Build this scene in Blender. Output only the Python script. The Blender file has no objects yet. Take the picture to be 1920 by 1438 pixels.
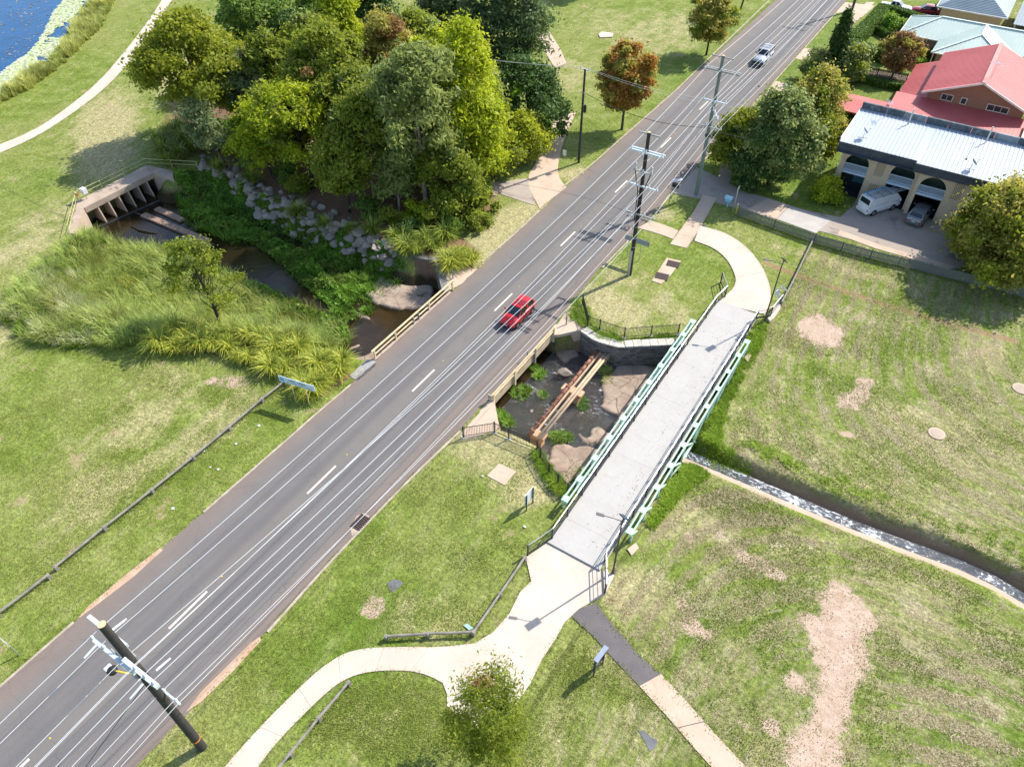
import bpy, math, random
import numpy as np
from mathutils import Vector, Matrix
R = math.radians
random.seed(7); rng = np.random.default_rng(7)
sc = bpy.context.scene; col = sc.collection

# ------------------------------------------------------------------ camera, sky, sun, exposure
# world frame: +Y runs along the road, +X to the right of it, metres, lawn at z = 0
CAMH, FPX, PITCH = 43.0, 1390.0, R(45.0)
CX, CY, YAW = 29.498, -56.762, R(32.4618)
cam = bpy.data.cameras.new('camera'); cam_o = bpy.data.objects.new('camera', cam); col.objects.link(cam_o)
cam.sensor_fit = 'HORIZONTAL'; cam.sensor_width = 36.0; cam.lens = FPX / 1920 * 36
cam.clip_start = 0.5; cam.clip_end = 3000
cam_o.location = (CX, CY, CAMH); cam_o.rotation_euler = (math.pi / 2 - PITCH, 0, YAW)
sc.camera = cam_o
SUN_AZ, SUN_EL = R(66.5), R(43.5)
w = bpy.data.worlds.new('World'); sc.world = w; w.use_nodes = True
_t = w.node_tree; _bg = _t.nodes['Background']
_sky = _t.nodes.new('ShaderNodeTexSky'); _sky.sky_type = 'NISHITA'; _sky.sun_disc = False
_sky.sun_elevation = SUN_EL; _sky.sun_rotation = math.pi / 2 - SUN_AZ
_sky.air_density = 1.0; _sky.dust_density = 1.5; _sky.ozone_density = 1.0; _sky.altitude = 600
_t.links.new(_sky.outputs[0], _bg.inputs[0]); _bg.inputs[1].default_value = 0.15
sl = bpy.data.lights.new('sun', 'SUN'); sl.energy = 3.9; sl.angle = R(0.6); sl.color = (1.0, 0.95, 0.86)
so = bpy.data.objects.new('sun', sl); col.objects.link(so)
so.rotation_euler = (math.pi / 2 - SUN_EL, 0, SUN_AZ + math.pi / 2)
sc.view_settings.view_transform = 'Standard'; sc.view_settings.look = 'None'
sc.view_settings.exposure = 0.80; sc.view_settings.gamma = 1.0

# ------------------------------------------------------------------ helpers
_cp, _sp = math.cos(PITCH), math.sin(PITCH)
_D = (math.sin(YAW), math.cos(YAW))
def P(px, py, z=0.0):
    """photo pixel -> point of the place at height z"""
    dx = (px - 960) / FPX; dy = (py - 719) / FPX
    dz = -_sp - dy * _cp; t = (z - CAMH) / dz
    ox, oy = t * dx, t * (_cp - dy * _sp)
    return Vector((ox * _D[1] - oy * _D[0] + CX, ox * _D[0] + oy * _D[1] + CY, z))
def HT(bx, by, ty):
    """height of something standing at pixel (bx,by) whose top shows at row ty"""
    b = P(bx, by); oy = (b.x - CX) * -_D[0] + (b.y - CY) * _D[1]
    dy = (ty - 719) / FPX
    return CAMH + oy / (_cp - dy * _sp) * (-_sp - dy * _cp)
WM = {}
class MB:
    def __init__(s): s.v = []; s.f = []
    def add(s, vs, fs):
        o = len(s.v); s.v += [tuple(v) for v in vs]; s.f += [tuple(i + o for i in f) for f in fs]; return s
    def box(s, x0, x1, y0, y1, z0, z1):
        return s.add([(x0,y0,z0),(x1,y0,z0),(x1,y1,z0),(x0,y1,z0),(x0,y0,z1),(x1,y0,z1),(x1,y1,z1),(x0,y1,z1)],
                     [(0,3,2,1),(4,5,6,7),(0,1,5,4),(1,2,6,5),(2,3,7,6),(3,0,4,7)])
    def beam(s, a, b, w, h, up=(0,0,1)):
        a = Vector(a); b = Vector(b); d = (b - a).normalized(); u = Vector(up)
        if abs(d.dot(u)) > .98: u = Vector((0,1,0)) if abs(d.y) < .9 else Vector((1,0,0))
        r = d.cross(u).normalized(); u = r.cross(d)
        vs = [p + r * (sx * w / 2) + u * (sy * h / 2) for p in (a, b) for sx, sy in ((-1,-1),(1,-1),(1,1),(-1,1))]
        return s.add(vs, [(0,1,2,3),(7,6,5,4),(0,4,5,1),(1,5,6,2),(2,6,7,3),(3,7,4,0)])
    def tube(s, pts, r, n=8, cap=True):
        pts = [Vector(p) for p in pts]; rs = r if isinstance(r, (list, tuple)) else [r] * len(pts)
        vs = []; prev = None
        for i, p in enumerate(pts):
            d = (pts[min(i+1, len(pts)-1)] - pts[max(i-1, 0)]).normalized()
            u = prev if prev is not None else (Vector((1,0,0)) if abs(d.x) < .8 else Vector((0,1,0)))
            a = (u - d * d.dot(u)).normalized(); b = d.cross(a); prev = a
            vs += [p + (a * math.cos(2*math.pi*k/n) + b * math.sin(2*math.pi*k/n)) * rs[i] for k in range(n)]
        fs = [(i*n+k, i*n+(k+1)%n, (i+1)*n+(k+1)%n, (i+1)*n+k) for i in range(len(pts)-1) for k in range(n)]
        if cap: fs += [tuple(range(n))[::-1], tuple((len(pts)-1)*n+k for k in range(n))]
        return s.add(vs, fs)
    def lathe(s, prof, c=(0,0,0), n=16, axis='z'):
        vs = []
        for r_, h in prof:
            for k in range(n):
                a = 2*math.pi*k/n; x, y = r_*math.cos(a), r_*math.sin(a)
                q = (x, y, h) if axis == 'z' else ((h, x, y) if axis == 'x' else (x, h, y))
                vs.append((q[0]+c[0], q[1]+c[1], q[2]+c[2]))
        m = len(prof)
        fs = [(i*n+k, i*n+(k+1)%n, (i+1)*n+(k+1)%n, (i+1)*n+k) for i in range(m-1) for k in range(n)]
        fs += [tuple(range(n))[::-1], tuple((m-1)*n+k for k in range(n))]
        return s.add(vs, fs)
    def prism(s, poly, z0, z1):
        n = len(poly); vs = [(p[0],p[1],z0) for p in poly] + [(p[0],p[1],z1) for p in poly]
        a = sum(poly[i][0]*poly[(i+1)%n][1]-poly[(i+1)%n][0]*poly[i][1] for i in range(n))
        up = tuple(range(n, 2*n)); dn = tuple(range(n))
        if a > 0: fs = [up, dn[::-1]] + [(i,(i+1)%n,(i+1)%n+n,i+n) for i in range(n)]
        else: fs = [up[::-1], dn] + [((i+1)%n,i,i+n,(i+1)%n+n) for i in range(n)]
        return s.add(vs, fs)
    def slab(s, a, b, z0, z1):
        """strip between two polylines a and b with the same number of points"""
        n = len(a)
        if (b[0][0]-a[0][0])*(a[1][1]-a[0][1])-(b[0][1]-a[0][1])*(a[1][0]-a[0][0]) < 0: a, b = b, a
        vs = [(p[0],p[1],z1) for p in a] + [(p[0],p[1],z1) for p in b] + [(p[0],p[1],z0) for p in a] + [(p[0],p[1],z0) for p in b]
        fs = []
        for i in range(n-1):
            fs += [(i,n+i,n+i+1,i+1),(2*n+i+1,3*n+i+1,3*n+i,2*n+i),(i+1,2*n+i+1,2*n+i,i),(n+i,3*n+i,3*n+i+1,n+i+1)]
        fs += [(0,2*n,3*n,n),(n-1,2*n-1,4*n-1,3*n-1)]
        return s.add(vs, fs)
def props(o, label=None, cat=None, group=None, kind=None):
    if label: o['label'] = label
    if cat: o['category'] = cat
    if group: o['group'] = group
    if kind: o['kind'] = kind
    return o
def thing(name, label, cat, loc=(0,0,0), rotz=0.0, group=None):
    o = bpy.data.objects.new(name, None); col.objects.link(o); o.empty_display_size = .3
    o.location = loc; o.rotation_euler = (0,0,rotz)
    WM[o.name] = Matrix.Translation(Vector(loc)) @ Matrix.Rotation(rotz, 4, 'Z')
    return props(o, label, cat, group)
def obj(name, mb, mat, parent=None, local=False, smooth=False, bevel=0, sub=0, **kw):
    """one mesh object; vertices in world space unless local"""
    if isinstance(mb, MB):
        vs = mb.v
        me = bpy.data.meshes.new(name)
        if parent is not None and not local:
            inv = WM[parent.name].inverted(); vs = [inv @ Vector(v) for v in vs]
        me.from_pydata([tuple(v) for v in vs], [], mb.f); me.update()
    else: me = mb
    o = bpy.data.objects.new(name, me); col.objects.link(o)
    if mat is not None and not me.materials: me.materials.append(mat)
    if smooth:
        for p in me.polygons: p.use_smooth = True
    if parent is not None: o.parent = parent; WM[o.name] = WM[parent.name]
    else: WM[o.name] = Matrix.Identity(4)
    if bevel:
        b = o.modifiers.new('bevel', 'BEVEL'); b.width = bevel; b.segments = 2; b.limit_method = 'ANGLE'
    if sub:
        m = o.modifiers.new('sub', 'SUBSURF'); m.levels = sub; m.render_levels = sub
    return props(o, kw.get('label'), kw.get('cat'), kw.get('group'), kw.get('kind'))
def copy_tree(o, loc=None, rotz=None, scale=None, parent=None, label=None):
    c = o.copy(); col.objects.link(c); c.parent = parent
    if loc is not None: c.location = loc
    if rotz is not None: c.rotation_euler = (0,0,rotz)
    if scale is not None: c.scale = scale if isinstance(scale, tuple) else (scale,)*3
    if label: c['label'] = label
    for ch in list(o.children): copy_tree(ch, parent=c)
    return c

# ------------------------------------------------------------------ material kit
class NB:
    def __init__(s, mat): s.t = mat.node_tree
    def n(s, typ, ins=None, **pr):
        nd = s.t.nodes.new(typ)
        for k, v in pr.items(): setattr(nd, k, v)
        for k, v in (ins or {}).items(): s.set(nd.inputs[k], v)
        return nd
    def set(s, sock, v):
        if isinstance(v, bpy.types.NodeSocket): s.t.links.new(v, sock)
        else: sock.default_value = v if not (isinstance(v, tuple) and len(v) == 3 and sock.type == 'RGBA') else (*v, 1)
    def mix(s, f, a, b, blend='MIX'):
        nd = s.n('ShaderNodeMix', data_type='RGBA', blend_type=blend)
        for i, v in ((0, f), (6, a), (7, b)): s.set(nd.inputs[i], v)
        return nd.outputs[2]
    def m(s, op, a, b=0.0, clamp=False):
        nd = s.n('ShaderNodeMath', operation=op, use_clamp=clamp); s.set(nd.inputs[0], a); s.set(nd.inputs[1], b); return nd.outputs[0]
    def noise(s, vec, scale, detail=3.0, rough=.55, dist=0.0):
        return s.n('ShaderNodeTexNoise', {'Vector': vec, 'Scale': scale, 'Detail': detail, 'Roughness': rough, 'Distortion': dist}).outputs[0]
    def step(s, x, a, b):
        return s.n('ShaderNodeMapRange', {0: x, 1: a, 2: b, 3: 0.0, 4: 1.0}, interpolation_type='SMOOTHSTEP').outputs[0]
    def attr(s, name): return s.n('ShaderNodeAttribute', attribute_name=name)
    def pos(s): return s.n('ShaderNodeNewGeometry').outputs['Position']
    def scalev(s, v, sc3): 
        return s.n('ShaderNodeVectorMath', {0: v, 1: sc3}, operation='MULTIPLY').outputs[0]
    def bump(s, h, strength=.3, dist=.05):
        return s.n('ShaderNodeBump', {'Height': h, 'Strength': strength, 'Distance': dist}).outputs[0]
def newmat(name):
    m = bpy.data.materials.new(name); m.use_nodes = True; nb = NB(m); b = m.node_tree.nodes['Principled BSDF']
    return m, nb, b
_mc = {}
def mat(name, c, c2=None, scale=3.0, rough=.7, metal=0.0, bump=0.0, bscale=None, spec=.4, stretch=None, stain=None, thr=(.35,.65)):
    """plain procedural surface: two tones broken up by world-space noise, fine relief, optional stains"""
    if name in _mc: return _mc[name]
    m, nb, b = newmat(name); p = nb.pos()
    if stretch: p = nb.scalev(p, stretch)
    c2 = c2 or tuple(min(1, x * .8) for x in c)
    n1 = nb.noise(p, scale, 5, .6)
    colr = nb.mix(nb.step(n1, *thr), c, c2)
    fine = nb.noise(p, scale * 9, 3, .6)
    colr = nb.mix(.25, colr, nb.mix(fine, tuple(x*.6 for x in c), tuple(min(1, x*1.35) for x in c)))
    if stain:
        n2 = nb.noise(p, stain[1], 6, .7, .6); colr = nb.mix(nb.m('MULTIPLY', nb.step(n2, .52, .72), stain[2]), colr, stain[0])
    nb.set(b.inputs['Base Color'], colr); b.inputs['Metallic'].default_value = metal
    nb.set(b.inputs['Roughness'], nb.m('ADD', rough - .08, nb.m('MULTIPLY', fine, .16), True)); b.inputs['Specular IOR Level'].default_value = spec
    if bump: nb.set(b.inputs['Normal'], nb.bump(nb.noise(p, bscale or scale * 6, 4, .65), bump, .03))
    _mc[name] = m; return m
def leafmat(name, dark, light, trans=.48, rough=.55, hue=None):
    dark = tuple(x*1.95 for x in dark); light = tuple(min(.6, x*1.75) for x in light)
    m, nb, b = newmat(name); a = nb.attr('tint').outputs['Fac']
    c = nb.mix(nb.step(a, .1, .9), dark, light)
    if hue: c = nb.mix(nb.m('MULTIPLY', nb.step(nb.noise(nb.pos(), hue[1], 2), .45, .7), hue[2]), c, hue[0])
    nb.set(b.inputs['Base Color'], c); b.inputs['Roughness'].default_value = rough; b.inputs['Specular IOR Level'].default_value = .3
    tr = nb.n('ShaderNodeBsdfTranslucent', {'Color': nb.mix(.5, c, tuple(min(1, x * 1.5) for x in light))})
    mx = nb.n('ShaderNodeMixShader', {0: trans, 1: b.outputs[0], 2: tr.outputs[0]})
    out = m.node_tree.nodes['Material Output']; nb.t.links.new(mx.outputs[0], out.inputs[0])
    return m
def poly_mask(xs, ys, poly):
    """signed distance (inside positive) of points to a polygon"""
    n = len(poly); ins = np.zeros(xs.shape, bool); dm = np.full(xs.shape, 1e9)
    for i in range(n):
        ax, ay = poly[i][0], poly[i][1]; bx, by = poly[(i+1) % n][0], poly[(i+1) % n][1]
        ex, ey = bx-ax, by-ay; L = ex*ex+ey*ey + 1e-9
        t = np.clip(((xs-ax)*ex + (ys-ay)*ey)/L, 0, 1)
        dm = np.minimum(dm, np.hypot(xs-ax-t*ex, ys-ay-t*ey))
        c = (ay > ys) != (by > ys)
        with np.errstate(divide='ignore', invalid='ignore'):
            ins ^= c & (xs < (bx-ax)*(ys-ay)/(by-ay+1e-12)+ax)
    return np.where(ins, dm, -dm)
def line_dist(xs, ys, pts):
    dm = np.full(xs.shape, 1e9); sd = np.zeros(xs.shape)
    for (ax, ay), (bx, by) in zip(pts, pts[1:]):
        ex, ey = bx-ax, by-ay; L = ex*ex+ey*ey
        t = np.clip(((xs-ax)*ex + (ys-ay)*ey)/L, 0, 1)
        dd = np.hypot(xs-ax-t*ex, ys-ay-t*ey); sgn = np.sign(ex*(ys-ay)-ey*(xs-ax))
        k = dd < dm; sd = np.where(k, sgn, sd); dm = np.minimum(dm, dd)
    return dm, sd
def px(*pts, z=0.0): return [P(a, b, z) for a, b in pts]
def resample(pts, step):
    pts = [Vector((p[0], p[1], 0)) for p in pts]; L = [0]
    for a, b in zip(pts, pts[1:]): L.append(L[-1] + (b-a).length)
    n = max(2, int(L[-1] / step) + 1); out = []
    for i in range(n):
        s = L[-1] * i / (n-1); k = max(j for j in range(len(L)) if L[j] <= s + 1e-9); k = min(k, len(pts)-2)
        out.append(pts[k].lerp(pts[k+1], (s-L[k]) / max(1e-6, L[k+1]-L[k])))
    return out
def smooth_line(pts, it=2):
    pts = [Vector((p[0], p[1], 0)) for p in pts]
    for _ in range(it):
        q = [pts[0]]
        for a, b in zip(pts, pts[1:]): q += [a.lerp(b, .25), a.lerp(b, .75)]
        q.append(pts[-1]); pts = q
    return pts
def npmesh(name, verts, faces, tint=None):
    me = bpy.data.meshes.new(name); k = faces.shape[1]
    me.vertices.add(len(verts)); me.vertices.foreach_set('co', verts.astype(np.float32).ravel())
    me.loops.add(faces.size); me.loops.foreach_set('vertex_index', faces.astype(np.int32).ravel())
    me.polygons.add(len(faces)); me.polygons.foreach_set('loop_start', np.arange(0, faces.size, k, dtype=np.int32))
    me.polygons.foreach_set('loop_total', np.full(len(faces), k, np.int32))
    me.update(calc_edges=True)
    if tint is not None:
        at = me.attributes.new('tint', 'FLOAT', 'POINT'); at.data.foreach_set('value', tint.astype(np.float32))
    return me

# ------------------------------------------------------------------ ground sheet with creek, ditch and pond cut into it
def xy(p): return (p[0], p[1])
CREEK = [  # bank-top outline: point, width over which the bank falls along the edge that starts here
 (P(147,379), .3), (P(275,312), .3), (P(322,328), 3), (P(400,318), 3), (P(470,352), 3), (P(560,385), 3.2), (P(720,455), 3), (P(775,480), 2.2),
 (P(822,487), .3), (P(838,545), .3), ((6.2,-13.0), .3), (P(1096,618), .3), (P(1123,636), .3), (P(1161,646), .3), (P(1266,640), 1.2),
 ((20.3,-7.2), 2.0), ((21.9,-9.5), 2.2), ((22.2,-17.2), 1.0), ((22.2,-20.6), 2.2), ((21.2,-26.0), 2.4), ((17.6,-28.6), 2.2), (P(1062,918), 1.6), (P(1010,848), .8), (P(1003,833), .6), (P(932,803), .5),
 ((6.0,-23.0), .3), ((-4.6,-24.4), .6), (P(648,668), 2.5), (P(560,640), 3.5), (P(420,628), 4.5), (P(280,625), 6), (P(110,600), 6), (P(70,545), 6), (P(105,480), 4), (P(136,446), .6)]
CPOLY = [xy(p) for p, _ in CREEK]; CW = [k for _, k in CREEK]
DITCH = [xy(P(1285,856,-1)), xy(P(1400,905,-1)), xy(P(1500,948,-1)), xy(P(1600,990,-1)), xy(P(1700,1028,-1)), xy(P(1800,1065,-1)), xy(P(1862,1094,-1)), xy(P(1925,1132,-1)), (70.0,-21.0), (160.0,-26.0)]
POND = [xy(P(-60,215)), xy(P(0,178)), xy(P(50,143)), xy(P(100,108)), xy(P(130,72)), xy(P(140,45)), xy(P(165,12)), xy(P(185,-20)), xy(P(260,-90)), (-200.0,140.0), (-260.0,0.0), (-150.0,-60.0)]
WATER = -2.3
def ground_z(xs, ys):
    z = np.zeros(xs.shape)
    ins = poly_mask(xs, ys, CPOLY) > 0
    t = np.full(xs.shape, 9.0); n = len(CPOLY)
    for i in range(n):
        (ax, ay), (bx, by) = CPOLY[i], CPOLY[(i+1) % n]; ex, ey = bx-ax, by-ay; L = ex*ex+ey*ey+1e-9
        k = np.clip(((xs-ax)*ex+(ys-ay)*ey)/L, 0, 1)
        t = np.minimum(t, np.hypot(xs-ax-k*ex, ys-ay-k*ey)/CW[i])
    t = np.clip(t, 0, 1); t = t*t*(3-2*t)
    zc = np.where(ins, -2.6*t, 0)
    d, s = line_dist(xs, ys, DITCH)
    wd = np.where(s > 0, .95, .8)
    td = np.clip((d-.62)/wd, 0, 1); zd = -1.0*(1-td*td*(3-2*td)) * np.clip((xs-20.0)/1.5, 0, 1)
    # ditch bed falls to the creek bed
    z = np.minimum(zc, zd)
    dp = poly_mask(xs, ys, POND); z = np.minimum(z, -1.2*np.clip(dp/3.0, 0, 1))
    return z
def build_ground():
    fx = np.arange(-122, 52.01, .36); fy = np.arange(-64, 110.01, .36)
    ox = lambda a, b: np.concatenate([[-900,-600,-400,-280,-200,-160,-135], a, [b+6,b+16,b+40,b+90,b+200,b+400,b+800]])
    gx = ox(fx, 52); gy = np.concatenate([[-700,-400,-220,-140,-100,-76], fy, [116,126,150,190,260,380,600,900]])
    X, Y = np.meshgrid(gx, gy); nx, ny = len(gx), len(gy)
    Z = ground_z(X, Y)
    und = .05*np.sin(X*.23+1.3*np.sin(Y*.11))+.04*np.sin(Y*.31+X*.17)
    lv = poly_mask(X, Y, [(-7,-900),(-7,900),(-900,900),(-900,-900)])
    Z = Z + np.where(Z > -.01, np.minimum(und, 0)*np.clip((np.abs(X)-9)/3, 0, 1)*.4, 0) - .012
    V = np.stack([X.ravel(), Y.ravel(), Z.ravel()], 1)
    i = np.arange((ny-1)*(nx-1)); r, c = i//(nx-1), i % (nx-1); a = r*nx+c
    me = npmesh('ground', V, np.stack([a, a+1, a+nx+1, a+nx], 1))
    for p in me.polygons: p.use_smooth = True
    def soft(poly, w): return np.clip(poly_mask(X, Y, [xy(q) for q in poly])/(w*2.2) + .5, 0, 1)
    def blob(pxy, rx, ry=None, ang=0.0, w=.45):
        q = P(*pxy); dx, dy = X-q.x, Y-q.y; ca, sa = math.cos(ang), math.sin(ang)
        e = np.hypot((dx*ca+dy*sa)/rx, (-dx*sa+dy*ca)/(ry or rx)); return np.clip((1-e)/w*.5+.5, 0, 1)*(e < 1.6)
    mx = lambda l: np.maximum.reduce(l)
    # bare sandy soil on the field beyond the footbridge
    soil = mx([soft(px((1552,1090),(1582,1098),(1612,1125),(1650,1165),(1622,1195),(1626,1250),(1602,1305),(1592,1340),(1575,1380),(1582,1450),(1482,1450),(1468,1388),(1522,1362),(1530,1310),(1542,1262),(1512,1205),(1502,1160),(1535,1140)), 1.0),
        soft(px((1505,592),(1540,590),(1585,625),(1575,652),(1540,650),(1500,632)), .9), soft(px((1610,705),(1635,712),(1634,745),(1600,768),(1566,760),(1572,740),(1604,732)), .8),
        soft(px((1365,1028),(1400,1030),(1480,1078),(1472,1092),(1420,1070),(1390,1050)), .6), soft(px((1262,1115),(1290,1120),(1340,1190),(1318,1202),(1270,1165)), .8)*.85,
        soft(px((1458,1262),(1490,1262),(1516,1282),(1508,1300),(1470,1278)), .6), soft(px((1284,998),(1300,1000),(1296,1015),(1286,1012)), .5),
        soft(px((1380,1338),(1398,1350),(1412,1376),(1400,1370)), .5)*.9, blob((1448,1362), .5), blob((1600,1010), .01), blob((1588,815), .9, .5)*.6,
        blob((430,715), 2.2, 1.0, .5)*.55, blob((250,560), 1.0)*.0, blob((925,1165), 1.0)*.3, blob((700,1138), .9)*.62, blob((1350,1010), 1.1)*.45])
    # thin, straw-dry turf
    dry = mx([blob((960,850), 4.2, 3.2, .2)*.85, blob((1030,900), 3.6, 1.8, 1.0)*.95, blob((905,838), 2.4)*.7, blob((1150,575), 3.6, 2.4, -.3)*.9, blob((1260,582), 3.6, 1.6, -.5)*.55,
        blob((270,790), 3.0, 5)*.5, blob((180,930), 3, 4)*.5, blob((400,800), 1.8, 6)*.55, blob((300,860), 1.6, 5)*.4, blob((520,700), 2.0)*.45,
        blob((60,590), 3, 8)*.6, blob((70,440), 3.5, 9, .4)*.55, blob((200,250), 4, 14, .9)*.85, blob((330,150), 3, 9, .8)*.6, blob((960,430), 3.0, 7, 0)*.95, blob((930,465), 2.4, 4)*.9,
        blob((1085,330), 2.5, 2)*.8, blob((1165,520), 2.2, 1.5)*.6, blob((1230,400), 2.0, 1.5)*.7, blob((1030,140), 6, 9)*.45, blob((1250,60), 7, 12)*.5, blob((1150,40), 6)*.4,
        blob((1700,460), 5, 2)*.55, blob((1560,495), 7, 1.2)*.6, blob((1200,1110), 3, 2, .2)*.8, blob((1330,760), 2.0, 6)*.55, blob((1470,850), 9, 3, .2)*.5, blob((1620,1090), 8, 3)*.35,
        blob((1745,815), 5.5, 4)*.6, blob((1880,680), 4, 3)*.5, blob((1400,700), 3.5, 3)*.45, blob((1260,960), 4, 2.2, .2)*.7, blob((1680,930), 8, 2, .0)*.45, blob((1780,1180), 6, 4)*.35, blob((300,720), 3, 2)*.5,
        blob((780,1160), 3, 2)*.35, blob((720,1320), 3.5, 2.5)*.25, blob((1010,1370), 3, 2)*.35, blob((330,1380), 2.5, 1.5)*.3, blob((1120,1360), 4, 3)*.3])
    # vehicle track of reddish earth across the far lawn
    track = np.zeros(X.shape)
    for L, wd, k in ((px((1440,495),(1520,525),(1640,565),(1760,602),(1905,640)), .75, .62), (px((1470,475),(1560,500),(1690,530),(1900,580)), .6, .4)):
        d, s = line_dist(X, Y, [xy(q) for q in L]); track = np.maximum(track, np.clip(1.25-d/wd, 0, 1)*k)
    # mulch under the grove, leaf litter bank
    mulch = mx([soft(px((330,290),(400,285),(470,330),(560,360),(700,395),(770,430),(850,440),(905,420),(930,370),(930,345),(900,300),(860,210),(700,90),(420,80),(330,180),(300,260)), 3.0),
        soft(px((385,310),(470,352),(560,385),(720,455),(775,480),(860,495),(900,470),(850,430),(700,390),(480,330)), 1.0)*.9, soft(px((760,480),(825,470),(895,500),(880,520),(838,545)), .8)*.8,
        soft(px((640,690),(690,690),(650,720),(600,752),(575,745)), .8)*.7, soft(px((270,655),(420,668),(560,690),(600,750),(640,700),(560,660),(430,640),(280,635)), .8)*.75])
    lush = mx([soft(px((1310,830),(1330,770),(1400,640),(1432,600),(1420,640),(1370,740),(1350,800),(1355,840),(1420,880),(1330,862)), .8), soft(px((1225,960),(1290,862),(1330,885),(1300,905),(1250,940)), .8),
        blob((660,1200), 3, 6)*.6, blob((400,1000), 1.5, 8)*.3, blob((880,1060), 4, 3)*.3, blob((1290,500), 3, 2)*.4, blob((860,1240), 3, 1)*.5, blob((1300,1320), 3, 6)*.5, blob((1820,1330), 6, 5)*.7, blob((1480,1240), 4)*.4,
        blob((1620,150), 30, 25, 0, .2)*.5, blob((1560,330), 5, 12)*.8, blob((110,320), 3, 10)*.3, blob((1180,360), 2, 8)*.2])
    bed = np.clip((-Z-np.where(X > 20.5, 1.9, .9))/.5, 0, 1)*(poly_mask(X, Y, CPOLY) > 0)
    dd, ds = line_dist(X, Y, DITCH); bed = np.maximum(bed, np.clip((-Z-.3)/.3, 0, 1)*(dd < 2.4)*(X > 21.5))
    leftbed = bed*np.clip((8-X)/3, 0, 1)
    # mowing pattern: across = distance the mower steps, along = the way it drives
    ac = X.copy(); al = Y.copy()
    n_ = Y > -19.0; fld = X > 21.5
    k = 6.0
    smin = lambda a, b: -np.log(np.exp(-np.clip(a, -20, 60)/k)+np.exp(-np.clip(b, -20, 60)/k))*k
    acn = smin(X-24, Y+17.5); acs = smin(X-24, -Y-20)
    ac = np.where(fld, np.where(n_, acn, acs), ac); al = np.where(fld, np.where(n_, X-Y, X+Y), al)
    q = P(1755,813); dm = np.hypot(X-q.x, Y-q.y); kk = np.clip((4.5-dm)/3.0, 0, 1)*.15; ac = ac*(1-kk)+dm*kk
    far = (X < -30) & (Y > -25); ac = np.where(far, X*.92+Y*.38, ac); al = np.where(far, Y*.92-X*.38, al)
    for nm, a in (('soil', soil), ('dry', dry), ('track', track), ('mulch', mulch), ('lush', lush), ('bed', bed), ('mud', leftbed), ('across', ac), ('along', al), ('fld', np.clip((X-22)/2, 0, 1))):
        at = me.attributes.new(nm, 'FLOAT', 'POINT'); at.data.foreach_set('value', a.astype(np.float32).ravel())
    m, nb, b = newmat('lawn_turf'); A = lambda n: nb.attr(n).outputs['Fac']; p = nb.pos()
    mow = nb.n('ShaderNodeCombineXYZ', {0: A('across'), 1: nb.m('MULTIPLY', A('along'), .16), 2: 0.0}).outputs[0]
    st1 = nb.noise(mow, .9, 4, .6, .4); st2 = nb.noise(mow, 3.4, 4, .65, .5)
    big = nb.noise(p, .07, 4, .6); mid = nb.noise(p, .45, 5, .65, .3); fine = nb.noise(p, 4.5, 4, .7); vf = nb.noise(p, 16.0, 3, .7)
    g = nb.mix(nb.step(mid, .3, .7), (.140,.195,.026), (.235,.288,.060))
    g = nb.mix(nb.m('MULTIPLY', nb.step(big, .4, .65), .55), g, (.295,.305,.095))
    g = nb.mix(nb.m('MULTIPLY', A('lush'), .75), g, nb.mix(mid, (.075,.155,.012), (.13,.22,.02)))
    dryf = nb.m('ADD', nb.m('MULTIPLY', A('dry'), 1.0), nb.m('ADD', nb.m('MULTIPLY', nb.m('SUBTRACT', st1, .5), 1.1), nb.m('MULTIPLY', nb.m('SUBTRACT', mid, .5), 1.0)))
    dryc = nb.mix(fine, (.38,.315,.15), (.54,.475,.265))
    g = nb.mix(nb.m('MULTIPLY', nb.step(dryf, .14, .82), .82), g, dryc)
    mow2 = nb.n('ShaderNodeCombineXYZ', {0: A('across'), 1: nb.m('MULTIPLY', A('along'), .38), 2: 0.0}).outputs[0]
    hn = nb.noise(mow2, 1.25, 7, .72, .35); hn2 = nb.noise(mow2, 3.6, 5, .7, .2)
    hay0 = nb.m('MULTIPLY', nb.step(nb.m('ADD', nb.m('ADD', nb.m('MULTIPLY', hn, .7), nb.m('MULTIPLY', hn2, .3)), nb.m('MULTIPLY', nb.m('SUBTRACT', big, .5), .5)), .45, .66), nb.m('ADD', .08, nb.m('MULTIPLY', A('fld'), .62)))
    g = nb.mix(hay0, g, nb.mix(vf, (.17,.125,.055), (.52,.44,.27)))
    hay = nb.m('MULTIPLY', nb.step(nb.m('ADD', st2, nb.m('MULTIPLY', nb.m('SUBTRACT', mid, .5), .9)), .56, .74), nb.m('ADD', .12, nb.m('MULTIPLY', A('fld'), .62)))
    g = nb.mix(hay, g, nb.mix(fine, (.24,.195,.10), (.56,.51,.36)))
    mow3 = nb.n('ShaderNodeCombineXYZ', {0: A('across'), 1: nb.m('MULTIPLY', A('along'), .07), 2: 0.0}).outputs[0]
    s3 = nb.noise(mow3, 1.7, 5, .68, .12); s4 = nb.noise(mow3, .55, 3, .6, .2)
    fk = nb.m('ADD', .22, nb.m('MULTIPLY', A('fld'), .6))
    g = nb.mix(nb.m('MULTIPLY', nb.step(nb.m('ADD', s3, nb.m('MULTIPLY', nb.m('SUBTRACT', mid, .5), .45)), .50, .68), nb.m('MULTIPLY', fk, .85)), g, nb.mix(vf, (.20,.15,.07), (.55,.48,.33)))
    g = nb.mix(nb.m('MULTIPLY', nb.m('SUBTRACT', 1.0, nb.step(nb.m('ADD', s3, nb.m('MULTIPLY', nb.m('SUBTRACT', hn2, .5), .6)), .30, .47)), nb.m('MULTIPLY', fk, .8)), g, (.085,.135,.014))
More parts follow.
